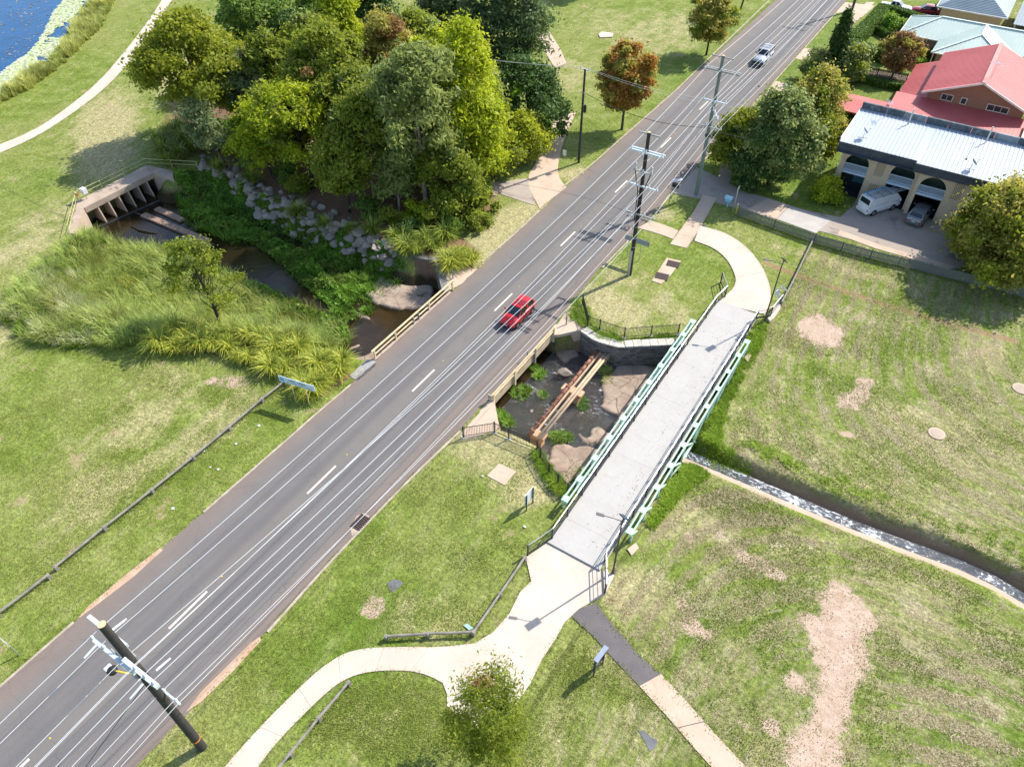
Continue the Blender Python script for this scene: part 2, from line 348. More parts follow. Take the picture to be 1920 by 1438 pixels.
    g = nb.mix(nb.m('MULTIPLY', nb.step(s4, .48, .66), nb.m('MULTIPLY', fk, .45)), g, (.115,.165,.02))
    dk = nb.m('MULTIPLY', nb.step(nb.noise(mow, 2.1, 4, .7, .6), .58, .72), nb.m('ADD', .15, nb.m('MULTIPLY', A('fld'), .4)))
    g = nb.mix(dk, g, (.075,.115,.014))
    g = nb.mix(1.0, g, nb.n('ShaderNodeMapRange', {0: fine, 1: .25, 2: .75, 3: .45, 4: 1.45}).outputs[0], 'MULTIPLY')
    g = nb.mix(1.0, g, nb.n('ShaderNodeMapRange', {0: vf, 1: .25, 2: .75, 3: .6, 4: 1.4}).outputs[0], 'MULTIPLY')
    tf = nb.noise(p, 1.7, 7, .78, .2)
    g = nb.mix(1.0, g, nb.n('ShaderNodeMapRange', {0: tf, 1: .3, 2: .7, 3: .62, 4: 1.32}).outputs[0], 'MULTIPLY')
    edge = nb.m('ADD', nb.m('MULTIPLY', nb.m('SUBTRACT', nb.noise(p, .9, 6, .72, .5), .5), 1.5), nb.m('MULTIPLY', nb.m('SUBTRACT', vf, .5), .35))
    soilc = nb.mix(nb.step(nb.noise(p, 1.3, 6, .75, .8), .3, .7), (.42,.285,.195), (.62,.475,.365)); soilc = nb.mix(nb.m('MULTIPLY', nb.step(nb.noise(nb.scalev(p, (1.0,.35,1.0)), 2.2, 6, .75, .5), .52, .68), .5), soilc, (.33,.215,.14)); soilc = nb.mix(.35, soilc, nb.mix(vf, (.3,.2,.13), (.7,.56,.45)))
    g = nb.mix(nb.step(nb.m('ADD', A('soil'), nb.m('MULTIPLY', edge, nb.m('MULTIPLY', nb.step(A('soil'), .01, .25), .85))), .37, .60), g, soilc)
    rnd = nb.noise(p, .33, 5, .7, .4)
    g = nb.mix(nb.m('MULTIPLY', nb.step(nb.m('ADD', rnd, nb.m('MULTIPLY', mid, .25)), .73, .83), .7), g, nb.mix(fine, (.33,.235,.14), (.45,.34,.21)))
    g = nb.mix(nb.m('MULTIPLY', nb.step(nb.m('ADD', A('track'), nb.m('MULTIPLY', edge, .32)), .3, .75), .9), g, nb.mix(fine, (.25,.13,.075), (.4,.25,.16)))
    mul = nb.mix(nb.noise(p, 3.0, 6, .8), (.085,.042,.022), (.36,.215,.14))
    g = nb.mix(nb.step(nb.m('ADD', A('mulch'), nb.m('MULTIPLY', edge, .3)), .35, .65), g, mul)
    bedc = nb.mix(nb.noise(p, .8, 6, .7), (.05,.035,.02), (.17,.11,.06))
    g = nb.mix(A('bed'), g, nb.mix(A('mud'), nb.mix(nb.noise(p, .6, 6, .7), (.18,.115,.07), (.33,.225,.145)), nb.mix(nb.noise(p, .8, 6, .7), (.022,.018,.01), (.075,.055,.028))))
    nb.set(b.inputs['Base Color'], g); b.inputs['Roughness'].default_value = .95; b.inputs['Specular IOR Level'].default_value = .15
    hgt = nb.m('ADD', nb.m('MULTIPLY', fine, .5), nb.m('ADD', nb.m('MULTIPLY', vf, .35), nb.m('ADD', nb.m('MULTIPLY', s3, .9), nb.m('MULTIPLY', hn2, .5))))
    nb.set(b.inputs['Normal'], nb.bump(hgt, .85, .14))
    o = obj('ground', me, m, kind='structure'); return o
build_ground()

# ------------------------------------------------------------------ common surfaces
M_conc = mat('pale_concrete', (.55,.455,.37), (.63,.54,.45), .35, .85, bump=.15, bscale=30, stain=((.50,.37,.27), .5, .35))
M_conc_old = mat('weathered_concrete', (.47,.37,.29), (.38,.29,.22), .5, .9, bump=.25, bscale=25, stain=((.2,.13,.09), .6, .55))
M_conc_slab = mat('tan_concrete_slab', (.52,.39,.29), (.58,.45,.34), .5, .9, bump=.2, bscale=25, stain=((.36,.23,.15), .8, .45))
M_drive = mat('driveway_concrete', (.36,.30,.25), (.43,.36,.30), .22, .9, bump=.2, bscale=20, stain=((.12,.095,.08), .35, .6))
M_kerb = mat('kerb_concrete', (.50,.43,.34), (.33,.27,.2), 1.2, .9, bump=.3, bscale=12, stain=((.19,.11,.07), 1.0, .6))
M_asph_path = mat('path_asphalt', (.13,.115,.115), (.165,.145,.14), .7, .9, bump=.3, bscale=40)
M_white = mat('white_line_paint', (.78,.74,.64), (.62,.58,.50), 3, .7)
M_yellow = mat('yellow_plastic', (.75,.55,.04), (.7,.5,.05), 4, .5)
M_steel = mat('galvanised_steel', (.55,.57,.58), (.42,.44,.45), 5, .4, metal=.7)
M_black = mat('black_powdercoat', (.018,.018,.02), (.03,.03,.03), 5, .45)
M_green = mat('pale_green_paint', (.43,.64,.50), (.50,.71,.57), 1.2, .45, bump=.03, stain=((.25,.33,.26), 1.5, .3))
M_timber = mat('grey_timber', (.30,.27,.23), (.18,.16,.135), 2.0, .9, bump=.5, bscale=18, stretch=(1,1,1))
M_cream = mat('cream_painted_timber', (.72,.60,.38), (.58,.43,.22), 1.5, .7, bump=.2, stain=((.34,.2,.09), 1.4, .6))
M_red_earth = mat('red_earth_shoulder', (.46,.29,.19), (.58,.42,.30), .8, .95, bump=.4, bscale=8, stain=((.27,.15,.09), .8, .5))

# road asphalt: wheel paths darker, red-brown dust towards the edges
def road_mat():
    m, nb, b = newmat('road_asphalt'); p = nb.pos(); sx = nb.n('ShaderNodeSeparateXYZ', {0: p})
    X = sx.outputs[0]; ax = nb.m('ABSOLUTE', nb.m('ADD', X, -.1))
    lng = nb.scalev(p, (1.0, .05, 1.0)); sn = nb.noise(lng, 1.1, 4, .6); fn = nb.noise(p, 14, 3, .7); md = nb.noise(p, .35, 5, .65)
    c = nb.mix(nb.step(md, .35, .65), (.160,.148,.140), (.188,.172,.158))
    lane = nb.m('ABSOLUTE', nb.m('SUBTRACT', ax, 1.75)); wp = nb.m('SUBTRACT', 1.0, nb.step(nb.m('ADD', nb.m('ABSOLUTE', nb.m('SUBTRACT', lane, .75)), nb.m('MULTIPLY', nb.m('SUBTRACT', sn, .5), .5)), .08, .62))
    c = nb.mix(nb.m('MULTIPLY', wp, .6), c, (.106,.104,.106))
    oil = nb.m('SUBTRACT', 1.0, nb.step(lane, .0, .38)); c = nb.mix(nb.m('MULTIPLY', oil, .35), c, (.11,.106,.105))
    ed = nb.step(nb.m('ADD', ax, nb.m('MULTIPLY', nb.m('SUBTRACT', sn, .5), 1.6)), 3.35, 4.7)
    c = nb.mix(nb.m('MULTIPLY', ed, .72), c, nb.mix(md, (.20,.135,.10), (.285,.21,.165)))
    cen = nb.m('SUBTRACT', 1.0, nb.step(ax, .25, .9)); c = nb.mix(nb.m('MULTIPLY', cen, .4), c, (.205,.18,.152))
    sm = nb.m('MULTIPLY', nb.m('SUBTRACT', 1.0, nb.step(nb.m('ABSOLUTE', nb.m('ADD', X, 2.62)), .03, .06)), .4)
    c = nb.mix(sm, c, (.26,.21,.17))
    crk = nb.n('ShaderNodeTexVoronoi', {'Vector': nb.n('ShaderNodeVectorMath', {0: p, 1: nb.n('ShaderNodeVectorMath', {0: nb.n('ShaderNodeTexNoise', {'Vector': p, 'Scale': .5}).outputs[1], 1: (2.0,2.0,0.0)}, operation='MULTIPLY').outputs[0]}, operation='ADD').outputs[0], 'Scale': .11}, feature='DISTANCE_TO_EDGE').outputs[0]
    c = nb.mix(nb.m('MULTIPLY', nb.m('SUBTRACT', 1.0, nb.step(crk, .0012, .0035)), .3), c, (.05,.047,.045))
    c = nb.mix(.3, c, nb.mix(fn, (.05,.048,.046), (.26,.24,.225)))
    nb.set(b.inputs['Base Color'], c); b.inputs['Roughness'].default_value = .82; b.inputs['Specular IOR Level'].default_value = .35
    nb.set(b.inputs['Normal'], nb.bump(fn, .3, .02)); return m
M_road = road_mat()

# road: left and right edges follow the photograph's ragged seal edge
LE = [(-300,-5.2),(-64,-5.35),(-57.5,-5.35),(-52.7,-5.22),(-46.4,-5.05),(-42.7,-4.88),(-35.9,-4.75),(-28.8,-4.65),(-23,-4.72),(-13.4,-4.8),(-9,-4.78),(3.6,-5.0),(8.4,-5.1),(14.9,-4.85),(25.4,-4.93),(38.9,-4.88),(80,-5.2),(400,-5.2)]
RE = [(-300,5.0),(-56,4.95),(-53.4,5.06),(-47,5.2),(-40.9,5.1),(-33.8,5.26),(-26.8,5.7),(-22.5,5.8),(-13.6,5.85),(-8.6,5.35),(-2.2,5.12),(3.6,5.25),(8.9,5.4),(13.9,5.2),(20.8,5.4),(43.9,5.17),(63,5.12),(81.6,5.0),(400,5.0)]
def edge_at(E, y): return float(np.interp(y, [e[0] for e in E], [e[1] for e in E]))
ysr = [-300,-150,-90]+[k*.6 for k in range(-110, 200)]+[140,200,400]
jl = [0.05*math.sin(k*.9)+.04*math.sin(k*2.3) for k in range(len(ysr))]
m_ = MB().slab([(edge_at(LE, y)+jl[i], y) for i, y in enumerate(ysr)], [(edge_at(RE, y)+jl[-1-i], y) for i, y in enumerate(ysr)], -.06, .03)
obj('road', m_, M_road, kind='structure')
# worn shoulders of red earth where vehicles cut the verge
def patch(name, pts, m, z0, z1, **kw): return obj(name, MB().prism([xy(p) for p in pts], z0, z1), m, **kw)
patch('road_shoulder', px((143,1163),(168,1135),(235,1078),(300,1028),(306,1031),(250,1082),(190,1128)), M_red_earth, -.05, .036, kind='structure')
patch('road_shoulder', px((348,1335),(375,1318),(440,1255),(490,1200),(487,1194),(470,1205),(420,1255),(378,1296),(352,1330)), M_red_earth, -.05, .036, kind='structure')
# centre-line dashes (3 m stroke, 12 m module) and yellow raised markers
for k in range(-3, 8):
    y = -48.35 + 12.12*k; x = .1 - .0022*abs(k*12.12-30)*.8 if k >= 0 else -.25
    obj('centre_line_dash', MB().box(x-.075, x+.075, y-1.5, y+1.5, .0305, .035), M_white, None, kind='structure')
    t = MB().lathe([(.055,0),(.05,.018),(.02,.026)], (x-.02, y+2.75, .03), 8)
    obj('road_marker', t, M_yellow, label='small round yellow raised marker between the centre line dashes', cat='road marker', group='raised markers along the centre line')
# kerbs: individual lengths of concrete along the verges
def kerb(pts, side, w=.16, h=.07):
    pts = resample(pts, 2.4); root = MB()
    out = []
    for a, b in zip(pts, pts[1:]):
        d = (b-a).normalized(); n = Vector((d.y, -d.x, 0))*side
        a2 = a + d*.012; q = MB().prism([xy(a2), xy(b), xy(b+n*w), xy(a2+n*w)], -.1, h + random.uniform(-.012, .012)); out.append(q)
    return out
kerb_meshes = []
def kerb_run(lst, side):
    o = None
    for q in kerb(lst, side):
        o2 = obj('kerb_length' if o else 'kerb', q, M_kerb, o); 
        if not o: o = o2; props(o, kind='structure')
kerb_run(px((383,962),(520,843),(600,772),(660,722)), -1)
kerb_run(px((0,1290),(140,1168)), -1)
kerb_run(px((905,492),(960,445),(1013,396)), -1)
kerb_run(px((1055,352),(1081,333),(1115,306),(1186,243),(1269,170),(1345,96),(1443,2)), -1)
kerb_run(px((500,1184),(618,1052),(748,917),(800,866),(862,808)), 1)
kerb_run(px((1128,502),(1182,447)), 1)
kerb_run(px((1227,401),(1255,365)), 1)
kerb_run(px((1310,311),(1378,235),(1427,179)), 1)
kerb_run(px((1452,152),(1490,110)), 1); kerb_run(px((1508,90),(1565,26)), 1)

# ------------------------------------------------------------------ paths
def strip_path(name, left, right, m, z1=.03, step=.8, it=2, label=None):
    a = smooth_line([xy(p) for p in left], it); b = smooth_line([xy(p) for p in right], it)
    def rs(l, n):
        L = [0]
        for u, v in zip(l, l[1:]): L.append(L[-1]+(v-u).length)
        return [(float(np.interp(L[-1]*i/(n-1), L, [q.x for q in l])), float(np.interp(L[-1]*i/(n-1), L, [q.y for q in l]))) for i in range(n)]
    return rs(a, 60), rs(b, 60)
def slab_path(name, left, right, m, slab_len, z=.035, it=2, gap=.014):
    """path poured in bays: each bay is a piece of its own, joints show as grooves"""
    a, b = strip_path(name, left, right, m, it=it)
    L = sum(math.dist(a[i], a[i+1])+math.dist(b[i], b[i+1]) for i in range(59))/2; nb_ = max(1, int(round(L/slab_len)))
    base = obj(name, MB().slab(a, b, -.08, z-.02), M_asph_path, kind='structure')
    for k in range(nb_):
        i0, i1 = k*59/nb_, (k+1)*59/nb_
        idx = [i0+gap*59/L] + [i for i in range(int(i0)+1, int(math.ceil(i1)))] + [i1]
        f = lambda l, t: tuple(np.array(l[int(t)])*(1-(t-int(t))) + np.array(l[min(59, int(t)+1)])*(t-int(t)))
        obj('path_slab', MB().slab([f(a, t) for t in idx], [f(b, t) for t in idx], -.05, z+random.uniform(-.004,.004)), m, base)
    return base
# curving path at the near end of the footbridge
slab_path('concrete_path', px((415,1445),(480,1370),(560,1290),(610,1245),(660,1217),(740,1212),(820,1214),(890,1206)), px((478,1445),(515,1395),(590,1318),(640,1275),(690,1258),(760,1256),(800,1264),(830,1280)), M_conc, 2.4)
base = obj('path_apron', MB().prism([xy(p) for p in px((890,1206),(925,1185),(955,1150),(975,1110),(996,1090),(986,1045),(1030,1015),(1122,1067),(1152,1078),(1135,1114),(1085,1142),(1060,1165),(1040,1200),(1015,1238),(995,1280),(960,1330),(915,1375),(880,1355),(838,1328),(838,1300),(830,1280))], -.08, .036), M_conc, kind='structure')
# far approach path curling round to the footpath by the street
slab_path('concrete_path', px((1312,424),(1360,436),(1400,462),(1430,500),(1444,535),(1446,560),(1434,590)), px((1302,452),(1340,466),(1365,488),(1378,515),(1380,530),(1372,545),(1345,567)), M_conc, 2.8)
slab_path('bare_concrete_path', px((1218,414),(1240,420),(1272,433)), px((1196,428),(1230,437),(1262,449)), M_conc_slab, 2.2, it=1)
slab_path('street_footpath', px((1344,372),(1330,398),(1310,432),(1288,466)), px((1318,366),(1300,398),(1280,425),(1256,458)), M_conc_slab, 2.2, it=0)
patch('path_patch', px((1326,421),(1308,424),(1300,452),(1309,453)), M_asph_path, -.05, .03, kind='structure')
slab_path('side_footpath', px((1390,300),(1378,315),(1365,350)), px((1362,285),(1352,310),(1343,342)), M_drive, 2.0, it=0)
# asphalt link and slab path down to the lower right
patch('asphalt_path', px((1072,1156),(1085,1142),(1118,1130),(1140,1160),(1175,1200),(1205,1235),(1238,1262),(1198,1285),(1150,1235),(1110,1190)), M_asph_path, -.05, .026, kind='structure')
slab_path('slab_path', px((1238,1262),(1290,1318),(1345,1380),(1410,1450)), px((1198,1285),(1248,1340),(1300,1400),(1345,1450)), M_conc_slab, 3.0, it=0, gap=.05)
# gravel path across the park to the pond
slab_path('park_path', px((-30,300),(60,262),(130,218),(200,165),(250,108),(290,50),(330,-10)), px((-30,283),(60,248),(120,208),(185,155),(232,100),(275,45),(312,-12)), M_conc, 4.0, gap=.006)
# park path that leaves the road by the grove
slab_path('grove_path', px((1080,212),(1060,255),(1048,295),(1045,330),(1062,352)), px((1042,218),(1028,258),(1008,300),(985,340),(1012,392)), M_conc_slab, 2.4, it=1)
patch('grove_drive', px((985,335),(1008,350),(1000,385),(940,365),(920,345)), M_drive, -.05, .028, kind='structure')
patch('grove_drive', px((940,345),(930,368),(780,350),(600,300),(560,270),(640,250),(780,310)), mat('grove_gravel', (.42,.30,.24), (.30,.22,.18), .8, .95, bump=.4), -.05, .02, kind='structure')
slab_path('back_footpath', px((1062,120),(1052,95),(1030,60)), px((1040,128),(1020,95),(1005,68)), M_conc_slab, 2.5, it=0)
# driveways on the street side
dr = obj('driveway', MB().prism([xy(p) for p in px((1258,362),(1306,314),(1340,330),(1400,362),(1440,372),(1500,392),(1575,408),(1598,388),(1612,363),(1700,399),(1830,440),(1860,480),(1790,505),(1730,492),(1640,462),(1560,440),(1500,424),(1400,396),(1344,380))], -.06, .028), M_drive, kind='structure')
for a in (((1480,388),(1560,412),(1530,438),(1458,412)), ((1575,432),(1650,460),(1790,500),(1780,506),(1640,466),(1570,440)), ((1440,372),(1478,386),(1455,410),(1400,394))):
    obj('driveway_bay', MB().prism([xy(p) for p in px(*a)], -.02, .034), M_conc_slab if a[0][0] != 1480 else mat('pale_driveway_bay', (.5,.46,.42), (.42,.38,.35), .6, .9), dr)
patch('crossover', px((1432,180),(1452,152),(1478,158),(1470,185)), M_conc_slab, -.05, .03, kind='structure')
patch('crossover', px((1490,110),(1508,90),(1530,94),(1520,118)), M_conc_slab, -.05, .03, kind='structure')
patch('crossover', px((1565,26),(1585,5),(1640,12),(1615,34),(1592,22)), M_conc_slab, -.05, .03, kind='structure')
slab_path('street_footpath', px((1640,5),(1590,58),(1573,70)), px((1625,5),(1578,55),(1562,72)), M_conc_slab, 2.5, it=0)
slab_path('garden_path', px((1610,128),(1690,142),(1760,152)), px((1606,135),(1680,150),(1750,160)), M_conc_slab, 2.5, it=0)

# ------------------------------------------------------------------ water
def water_mat(name, deep, clear, rip, ripscale, sparkle=0.0, rough=.04, rdist=.08, foam_glint=None):
    m, nb, b = newmat(name); p = nb.pos(); out = m.node_tree.nodes['Material Output']
    n1 = nb.noise(p, ripscale, 4, .6, .5); n2 = nb.noise(p, ripscale*4.3, 3, .6)
    nrm = nb.bump(nb.m('ADD', n1, nb.m('MULTIPLY', n2, .4)), min(1.0, rip), rdist)
    fr = nb.n('ShaderNodeFresnel', {'IOR': 1.33, 'Normal': nrm}).outputs[0]
    gl = nb.n('ShaderNodeBsdfGlossy', {'Color': (1,1,1), 'Roughness': rough, 'Normal': nrm}).outputs[0]
    tr = nb.n('ShaderNodeBsdfTransparent', {'Color': (.72,.62,.42)}).outputs[0]
    df = nb.n('ShaderNodeBsdfDiffuse', {'Color': nb.mix(nb.noise(p, .3, 4), deep, tuple(x*1.8 for x in deep))}).outputs[0]
    body = nb.n('ShaderNodeMixShader', {0: nb.m('ADD', clear-.15, nb.m('MULTIPLY', nb.step(nb.noise(p, .35, 4), .35, .65), .3)), 1: df, 2: tr}).outputs[0]
    mx = nb.n('ShaderNodeMixShader', {0: nb.m('ADD', fr, sparkle, True), 1: body, 2: gl}).outputs[0]
    if foam_glint:  # white flecks: riffle foam, plus sun glints painted in diffuse white
        fv = nb.scalev(p, foam_glint[0]); ff = nb.m('MULTIPLY', nb.step(nb.m('ADD', nb.noise(fv, foam_glint[1], 4, .75, .4), nb.m('MULTIPLY', nb.m('SUBTRACT', nb.noise(p, .45, 3), .5), foam_glint[3])), foam_glint[2], foam_glint[2]+.07), .75)
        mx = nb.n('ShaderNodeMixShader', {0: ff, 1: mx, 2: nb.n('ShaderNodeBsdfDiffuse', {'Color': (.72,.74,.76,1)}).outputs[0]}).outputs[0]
    nb.t.links.new(mx, out.inputs[0]); b_ = b; nb.t.nodes.remove(b_); return m
M_creek = water_mat('creek_water', (.022,.017,.008), .5, .25, 1.4, .02)
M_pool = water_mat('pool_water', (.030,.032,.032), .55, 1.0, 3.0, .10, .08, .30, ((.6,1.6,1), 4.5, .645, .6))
M_pond = water_mat('pond_water', (.008,.055,.14), .02, .35, 1.0, .02, .12)
M_ditch = water_mat('ditch_water', (.05,.055,.06), .25, 1.0, 4.0, .08, .06, .12, ((1,2.2,1), 3.2, .56, .5))  # white flecks on the ditch are glints put into the colour
def sheet(name, pts, z, m, **kw):
    if sum(pts[i-1][0]*pts[i][1]-pts[i][0]*pts[i-1][1] for i in range(len(pts))) < 0: pts = list(pts)[::-1]
    return obj(name, MB().add([(p[0], p[1], z) for p in pts], [tuple(range(len(pts)))]), m, **kw)
sheet('creek_water', [p for p in CPOLY if p[0] < 6.5] , WATER, M_creek, kind='structure')
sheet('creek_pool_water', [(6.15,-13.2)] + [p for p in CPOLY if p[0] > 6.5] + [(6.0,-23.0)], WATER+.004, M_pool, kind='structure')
sheet('pond', POND, -.45, M_pond, kind='structure')
dw_l, dw_r = [], []
for i, p in enumerate(DITCH):
    a = Vector((*DITCH[max(0,i-1)],0)); b = Vector((*DITCH[min(len(DITCH)-1,i+1)],0)); d = (b-a).normalized(); n = Vector((d.y,-d.x,0)); q = Vector((*p,0))
    dw_l.append(q-n*.5); dw_r.append(q+n*.5)
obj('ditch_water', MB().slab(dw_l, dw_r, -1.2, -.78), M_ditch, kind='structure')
# concrete lip along the ditch
lip_in = [p for p in dw_r]; lip_out = []
for a, b in zip(dw_l, dw_r): d = (b-a).normalized(); lip_out.append(b+d*.42)
obj('ditch_lip', MB().slab([b+(b-a).normalized()*-.03 for a, b in zip(dw_l, dw_r)], lip_out, -1.4, -.62), M_conc_slab, label='tan concrete lip running along the narrow water ditch', cat='ditch edge')
# puddles left on the lawns
for pts in (((726,1092),(742,1085),(757,1092),(748,1102),(736,1110),(729,1104)), ((1196,1368),(1208,1370),(1222,1382),(1233,1388),(1228,1402),(1218,1408),(1210,1392))):
    sheet('puddle', px(*pts), .006, mat('wet_mud', (.13,.13,.13), (.2,.2,.2), 2, .2), kind='structure')

# ------------------------------------------------------------------ creek bed slabs and rocks
M_bed = mat('creek_concrete', (.30,.215,.155), (.42,.32,.24), .6, .85, bump=.35, bscale=6, stain=((.14,.09,.05), .7, .7))
M_wet = mat('wet_creek_floor', (.22,.20,.19), (.3,.28,.27), 1.2, .25, bump=.3, bscale=9)
M_redbed = mat('wet_red_floor', (.18,.10,.07), (.1,.065,.05), 1.0, .4, bump=.4, bscale=5)
SHELF = [[(1145,701),(1162,682),(1199,680),(1226,695),(1210,733),(1180,772),(1158,780),(1126,763),(1126,725)], [(1045,836),(1113,841),(1122,845),(1098,890),(1060,915),(1030,875),(1036,840)], [(1108,796),(1134,804),(1146,813),(1136,828),(1100,830)], [(1079,808),(1089,808),(1105,828),(1090,830)],
    [(1150,655),(1275,650),(1250,730),(1205,800),(1160,870),(1118,846),(1150,790),(1185,740),(1220,700),(1160,688)], [(1068,660),(1115,655),(1134,690),(1108,702),(1076,696)], [(1036,655),(1078,648),(1090,668),(1060,680),(1046,668)], [(930,785),(1000,800),(995,825),(930,815)], [(1040,815),(1085,766),(1100,783),(1082,806),(1055,818)],
    [(676,553),(740,498),(800,496),(812,545),(814,575),(782,580),(748,580),(722,571),(704,565)], [(634,605),(660,580),(692,592),(697,601),(671,593),(645,607)], [(650,678),(699,658),(708,668),(690,688)], [(634,656),(673,646),(650,664)]]
SH_H = [.40,.44,.34,.30,.30,.22,.45,.26,.24,.45,.34,.34,.30]
def creek_floor():
    """rock and concrete shelf of the creek bed: rises out of the shallow water with a ragged shoreline"""
    gx, gy = np.arange(-24, 22.6, .13), np.arange(-30.5, -5.5, .13); X, Y = np.meshgrid(gx, gy); z = np.full(X.shape, -2.62)
    def fb(s, sd):
        v = np.zeros(X.shape); r0 = np.random.default_rng(sd)
        for o in range(5):
            f = s*1.9**o; a, b, c, d = r0.random(4)*6.28; v += np.sin(X*f*math.cos(a)+Y*f*math.sin(a)+b+1.3*np.sin(Y*f*.6+c))*np.cos(Y*f*math.cos(c)-X*f*math.sin(c)+d)/1.7**o
        return v
    n1, n2 = fb(.9, 4), fb(2.6, 5); h = np.zeros(X.shape)
    for P_, hh in zip(SHELF, SH_H):
        m = np.clip((poly_mask(X, Y, [xy(q) for q in px(*P_, z=-2.25)])+.22*n1+.06*n2)/.45+.5, 0, 1); h = np.maximum(h, hh*m*m*(3-2*m))
    z = -2.56 + h + .035*n1*(X > 5.5) + .02*n2
    ins = poly_mask(X, Y, CPOLY) > -.2; keep = ins[:-1,:-1] & ins[1:,1:]
    nx = len(gx); r_0, c_0 = np.nonzero(keep); a = r_0*nx+c_0
    me = npmesh('creek_floor', np.stack([X.ravel(), Y.ravel(), z.ravel()], 1), np.stack([a,a+1,a+nx+1,a+nx], 1))
    for p in me.polygons: p.use_smooth = True
    m, nb, b = newmat('creek_rock_shelf'); p = nb.pos(); zz = nb.n('ShaderNodeSeparateXYZ', {0: p}).outputs[2]
    c = nb.mix(nb.step(nb.noise(p, .7, 6, .7, .5), .35, .65), (.26,.18,.125), (.43,.33,.25)); c = nb.mix(nb.m('MULTIPLY', nb.step(nb.noise(p, 1.4, 6, .75, .8), .5, .7), .6), c, (.17,.105,.065)); c = nb.mix(.3, c, nb.mix(nb.noise(p, 9, 4, .7), (.1,.07,.05), (.55,.45,.36)))
    cr = nb.n('ShaderNodeTexVoronoi', {'Vector': nb.n('ShaderNodeVectorMath', {0: p, 1: nb.scalev(nb.n('ShaderNodeTexNoise', {'Vector': p, 'Scale': .8}).outputs[1], (.8,.8,0))}, operation='ADD').outputs[0], 'Scale': .42}, feature='DISTANCE_TO_EDGE').outputs[0]
    c = nb.mix(nb.m('MULTIPLY', nb.m('SUBTRACT', 1.0, nb.step(cr, .004, .014)), .7), c, (.07,.05,.035))
    wet = nb.m('SUBTRACT', 1.0, nb.step(nb.m('ADD', zz, nb.m('MULTIPLY', nb.m('SUBTRACT', nb.noise(p, 1.5, 5), .5), .12)), -2.30, -2.21)); c = nb.mix(wet, c, nb.mix(.5, c, (.085,.055,.035)))
    nb.set(b.inputs['Base Color'], c); nb.set(b.inputs['Roughness'], nb.m('SUBTRACT', .9, nb.m('MULTIPLY', wet, .6))); nb.set(b.inputs['Normal'], nb.bump(nb.noise(p, 5, 5, .7), .5, .05))
    obj('creek_bed', me, m, kind='structure')
creek_floor()

def rock_mesh(name, seed, flat=.7, n=2):
    r = np.random.default_rng(seed)
    import bmesh
    bm = bmesh.new(); bmesh.ops.create_icosphere(bm, subdivisions=n, radius=.5)
    cuts = r.normal(size=(9,3)); cuts /= np.linalg.norm(cuts, axis=1)[:,None]; cd = r.uniform(.2,.4,9)
    for v in bm.verts:
        p = np.array(v.co)
        for c, d in zip(cuts, cd):
            k = p @ c
            if k > d: p = p - c*(k-d)
        v.co = Vector(p*(1+r.normal()*.03))*1.0; v.co.z *= flat
    me = bpy.data.meshes.new(name); bm.to_mesh(me); bm.free(); return me
M_rock = mat('grey_basalt_rock', (.21,.175,.145), (.34,.28,.225), .9, .85, bump=.5, bscale=7, stain=((.30,.17,.10), 1.3, .7))
M_rock_w = mat('pale_rock', (.36,.31,.26), (.26,.22,.185), 1.4, .85, bump=.4, bscale=8, stain=((.33,.2,.12), 1.2, .5))
ROCKS = [rock_mesh('rock', 40+i, .55+.08*(i % 3)) for i in range(7)]
for i, me in enumerate(ROCKS): me.materials.append(M_rock if i % 4 else M_rock_w)
re_ = thing('rock_embankment', 'bank of tumbled grey and tan boulders along the creek below the grove', 'rock bank', P(560,390,-.8))
r_ = random.Random(5)
lines = [px((372,296),(430,318),(480,345),(520,365),(560,383),(620,405),(680,425),(730,448),(770,466)), px((385,312),(440,338),(500,368),(555,394),(620,420),(690,448),(735,468)), px((440,350),(500,380),(555,406),(620,432),(690,460),(735,480))]
for li, L in enumerate(lines):
    pts = resample([xy(p) for p in L], .8)
    for p in pts:
        for k in range(2 if li else 1):
            s = r_.uniform(.65, 1.45) * (1.15 if li else .85)
            x, y = p.x + r_.uniform(-.7,.7), p.y + r_.uniform(-.7,.7)
            z = float(ground_z(np.array([x]), np.array([y]))[0])
            o = obj('boulder', r_.choice(ROCKS), None, re_, local=True)
            o.location = Vector((x, y, z+s*.16)) - re_.location
            o.rotation_euler = (r_.uniform(-.4,.4), r_.uniform(-.4,.4), r_.uniform(0,6.3)); o.scale = (s*r_.uniform(.8,1.4), s, s*r_.uniform(.8,1.1))
def lone_rock(p, s, label, i, zz=None):
    o = obj('boulder', ROCKS[i % 7], None); q = P(*p); z = float(ground_z(np.array([q.x]), np.array([q.y]))[0]) if zz is None else zz
    o.location = (q.x, q.y, z+s*.15); o.scale = (s*1.2, s, s); o.rotation_euler = (.2, .1, i*1.7)
    props(o, label, 'boulder')
lone_rock((305,620), .9, 'pink boulder at the end of the strappy plant row', 0)
lone_rock((372,622), 1.1, 'grey boulder behind the strappy plants beside the leaning creek tree', 1)
lone_rock((513,632), .8, 'pale boulder poking out between strappy plants by the creek', 3)
lone_rock((490,640), .7, 'flat grey boulder among strappy plants by the creek', 4)
lone_rock((784,520), .8, 'dark boulder below the stone wall beside the road bridge', 2, -2.1)
lone_rock((1062,668), 1.3, 'broken pale boulder under the abutment wall in the creek', 6, -2.1)
lone_rock((998,735), .35, 'small orange stone standing in the rippling creek water', 0, -2.3)

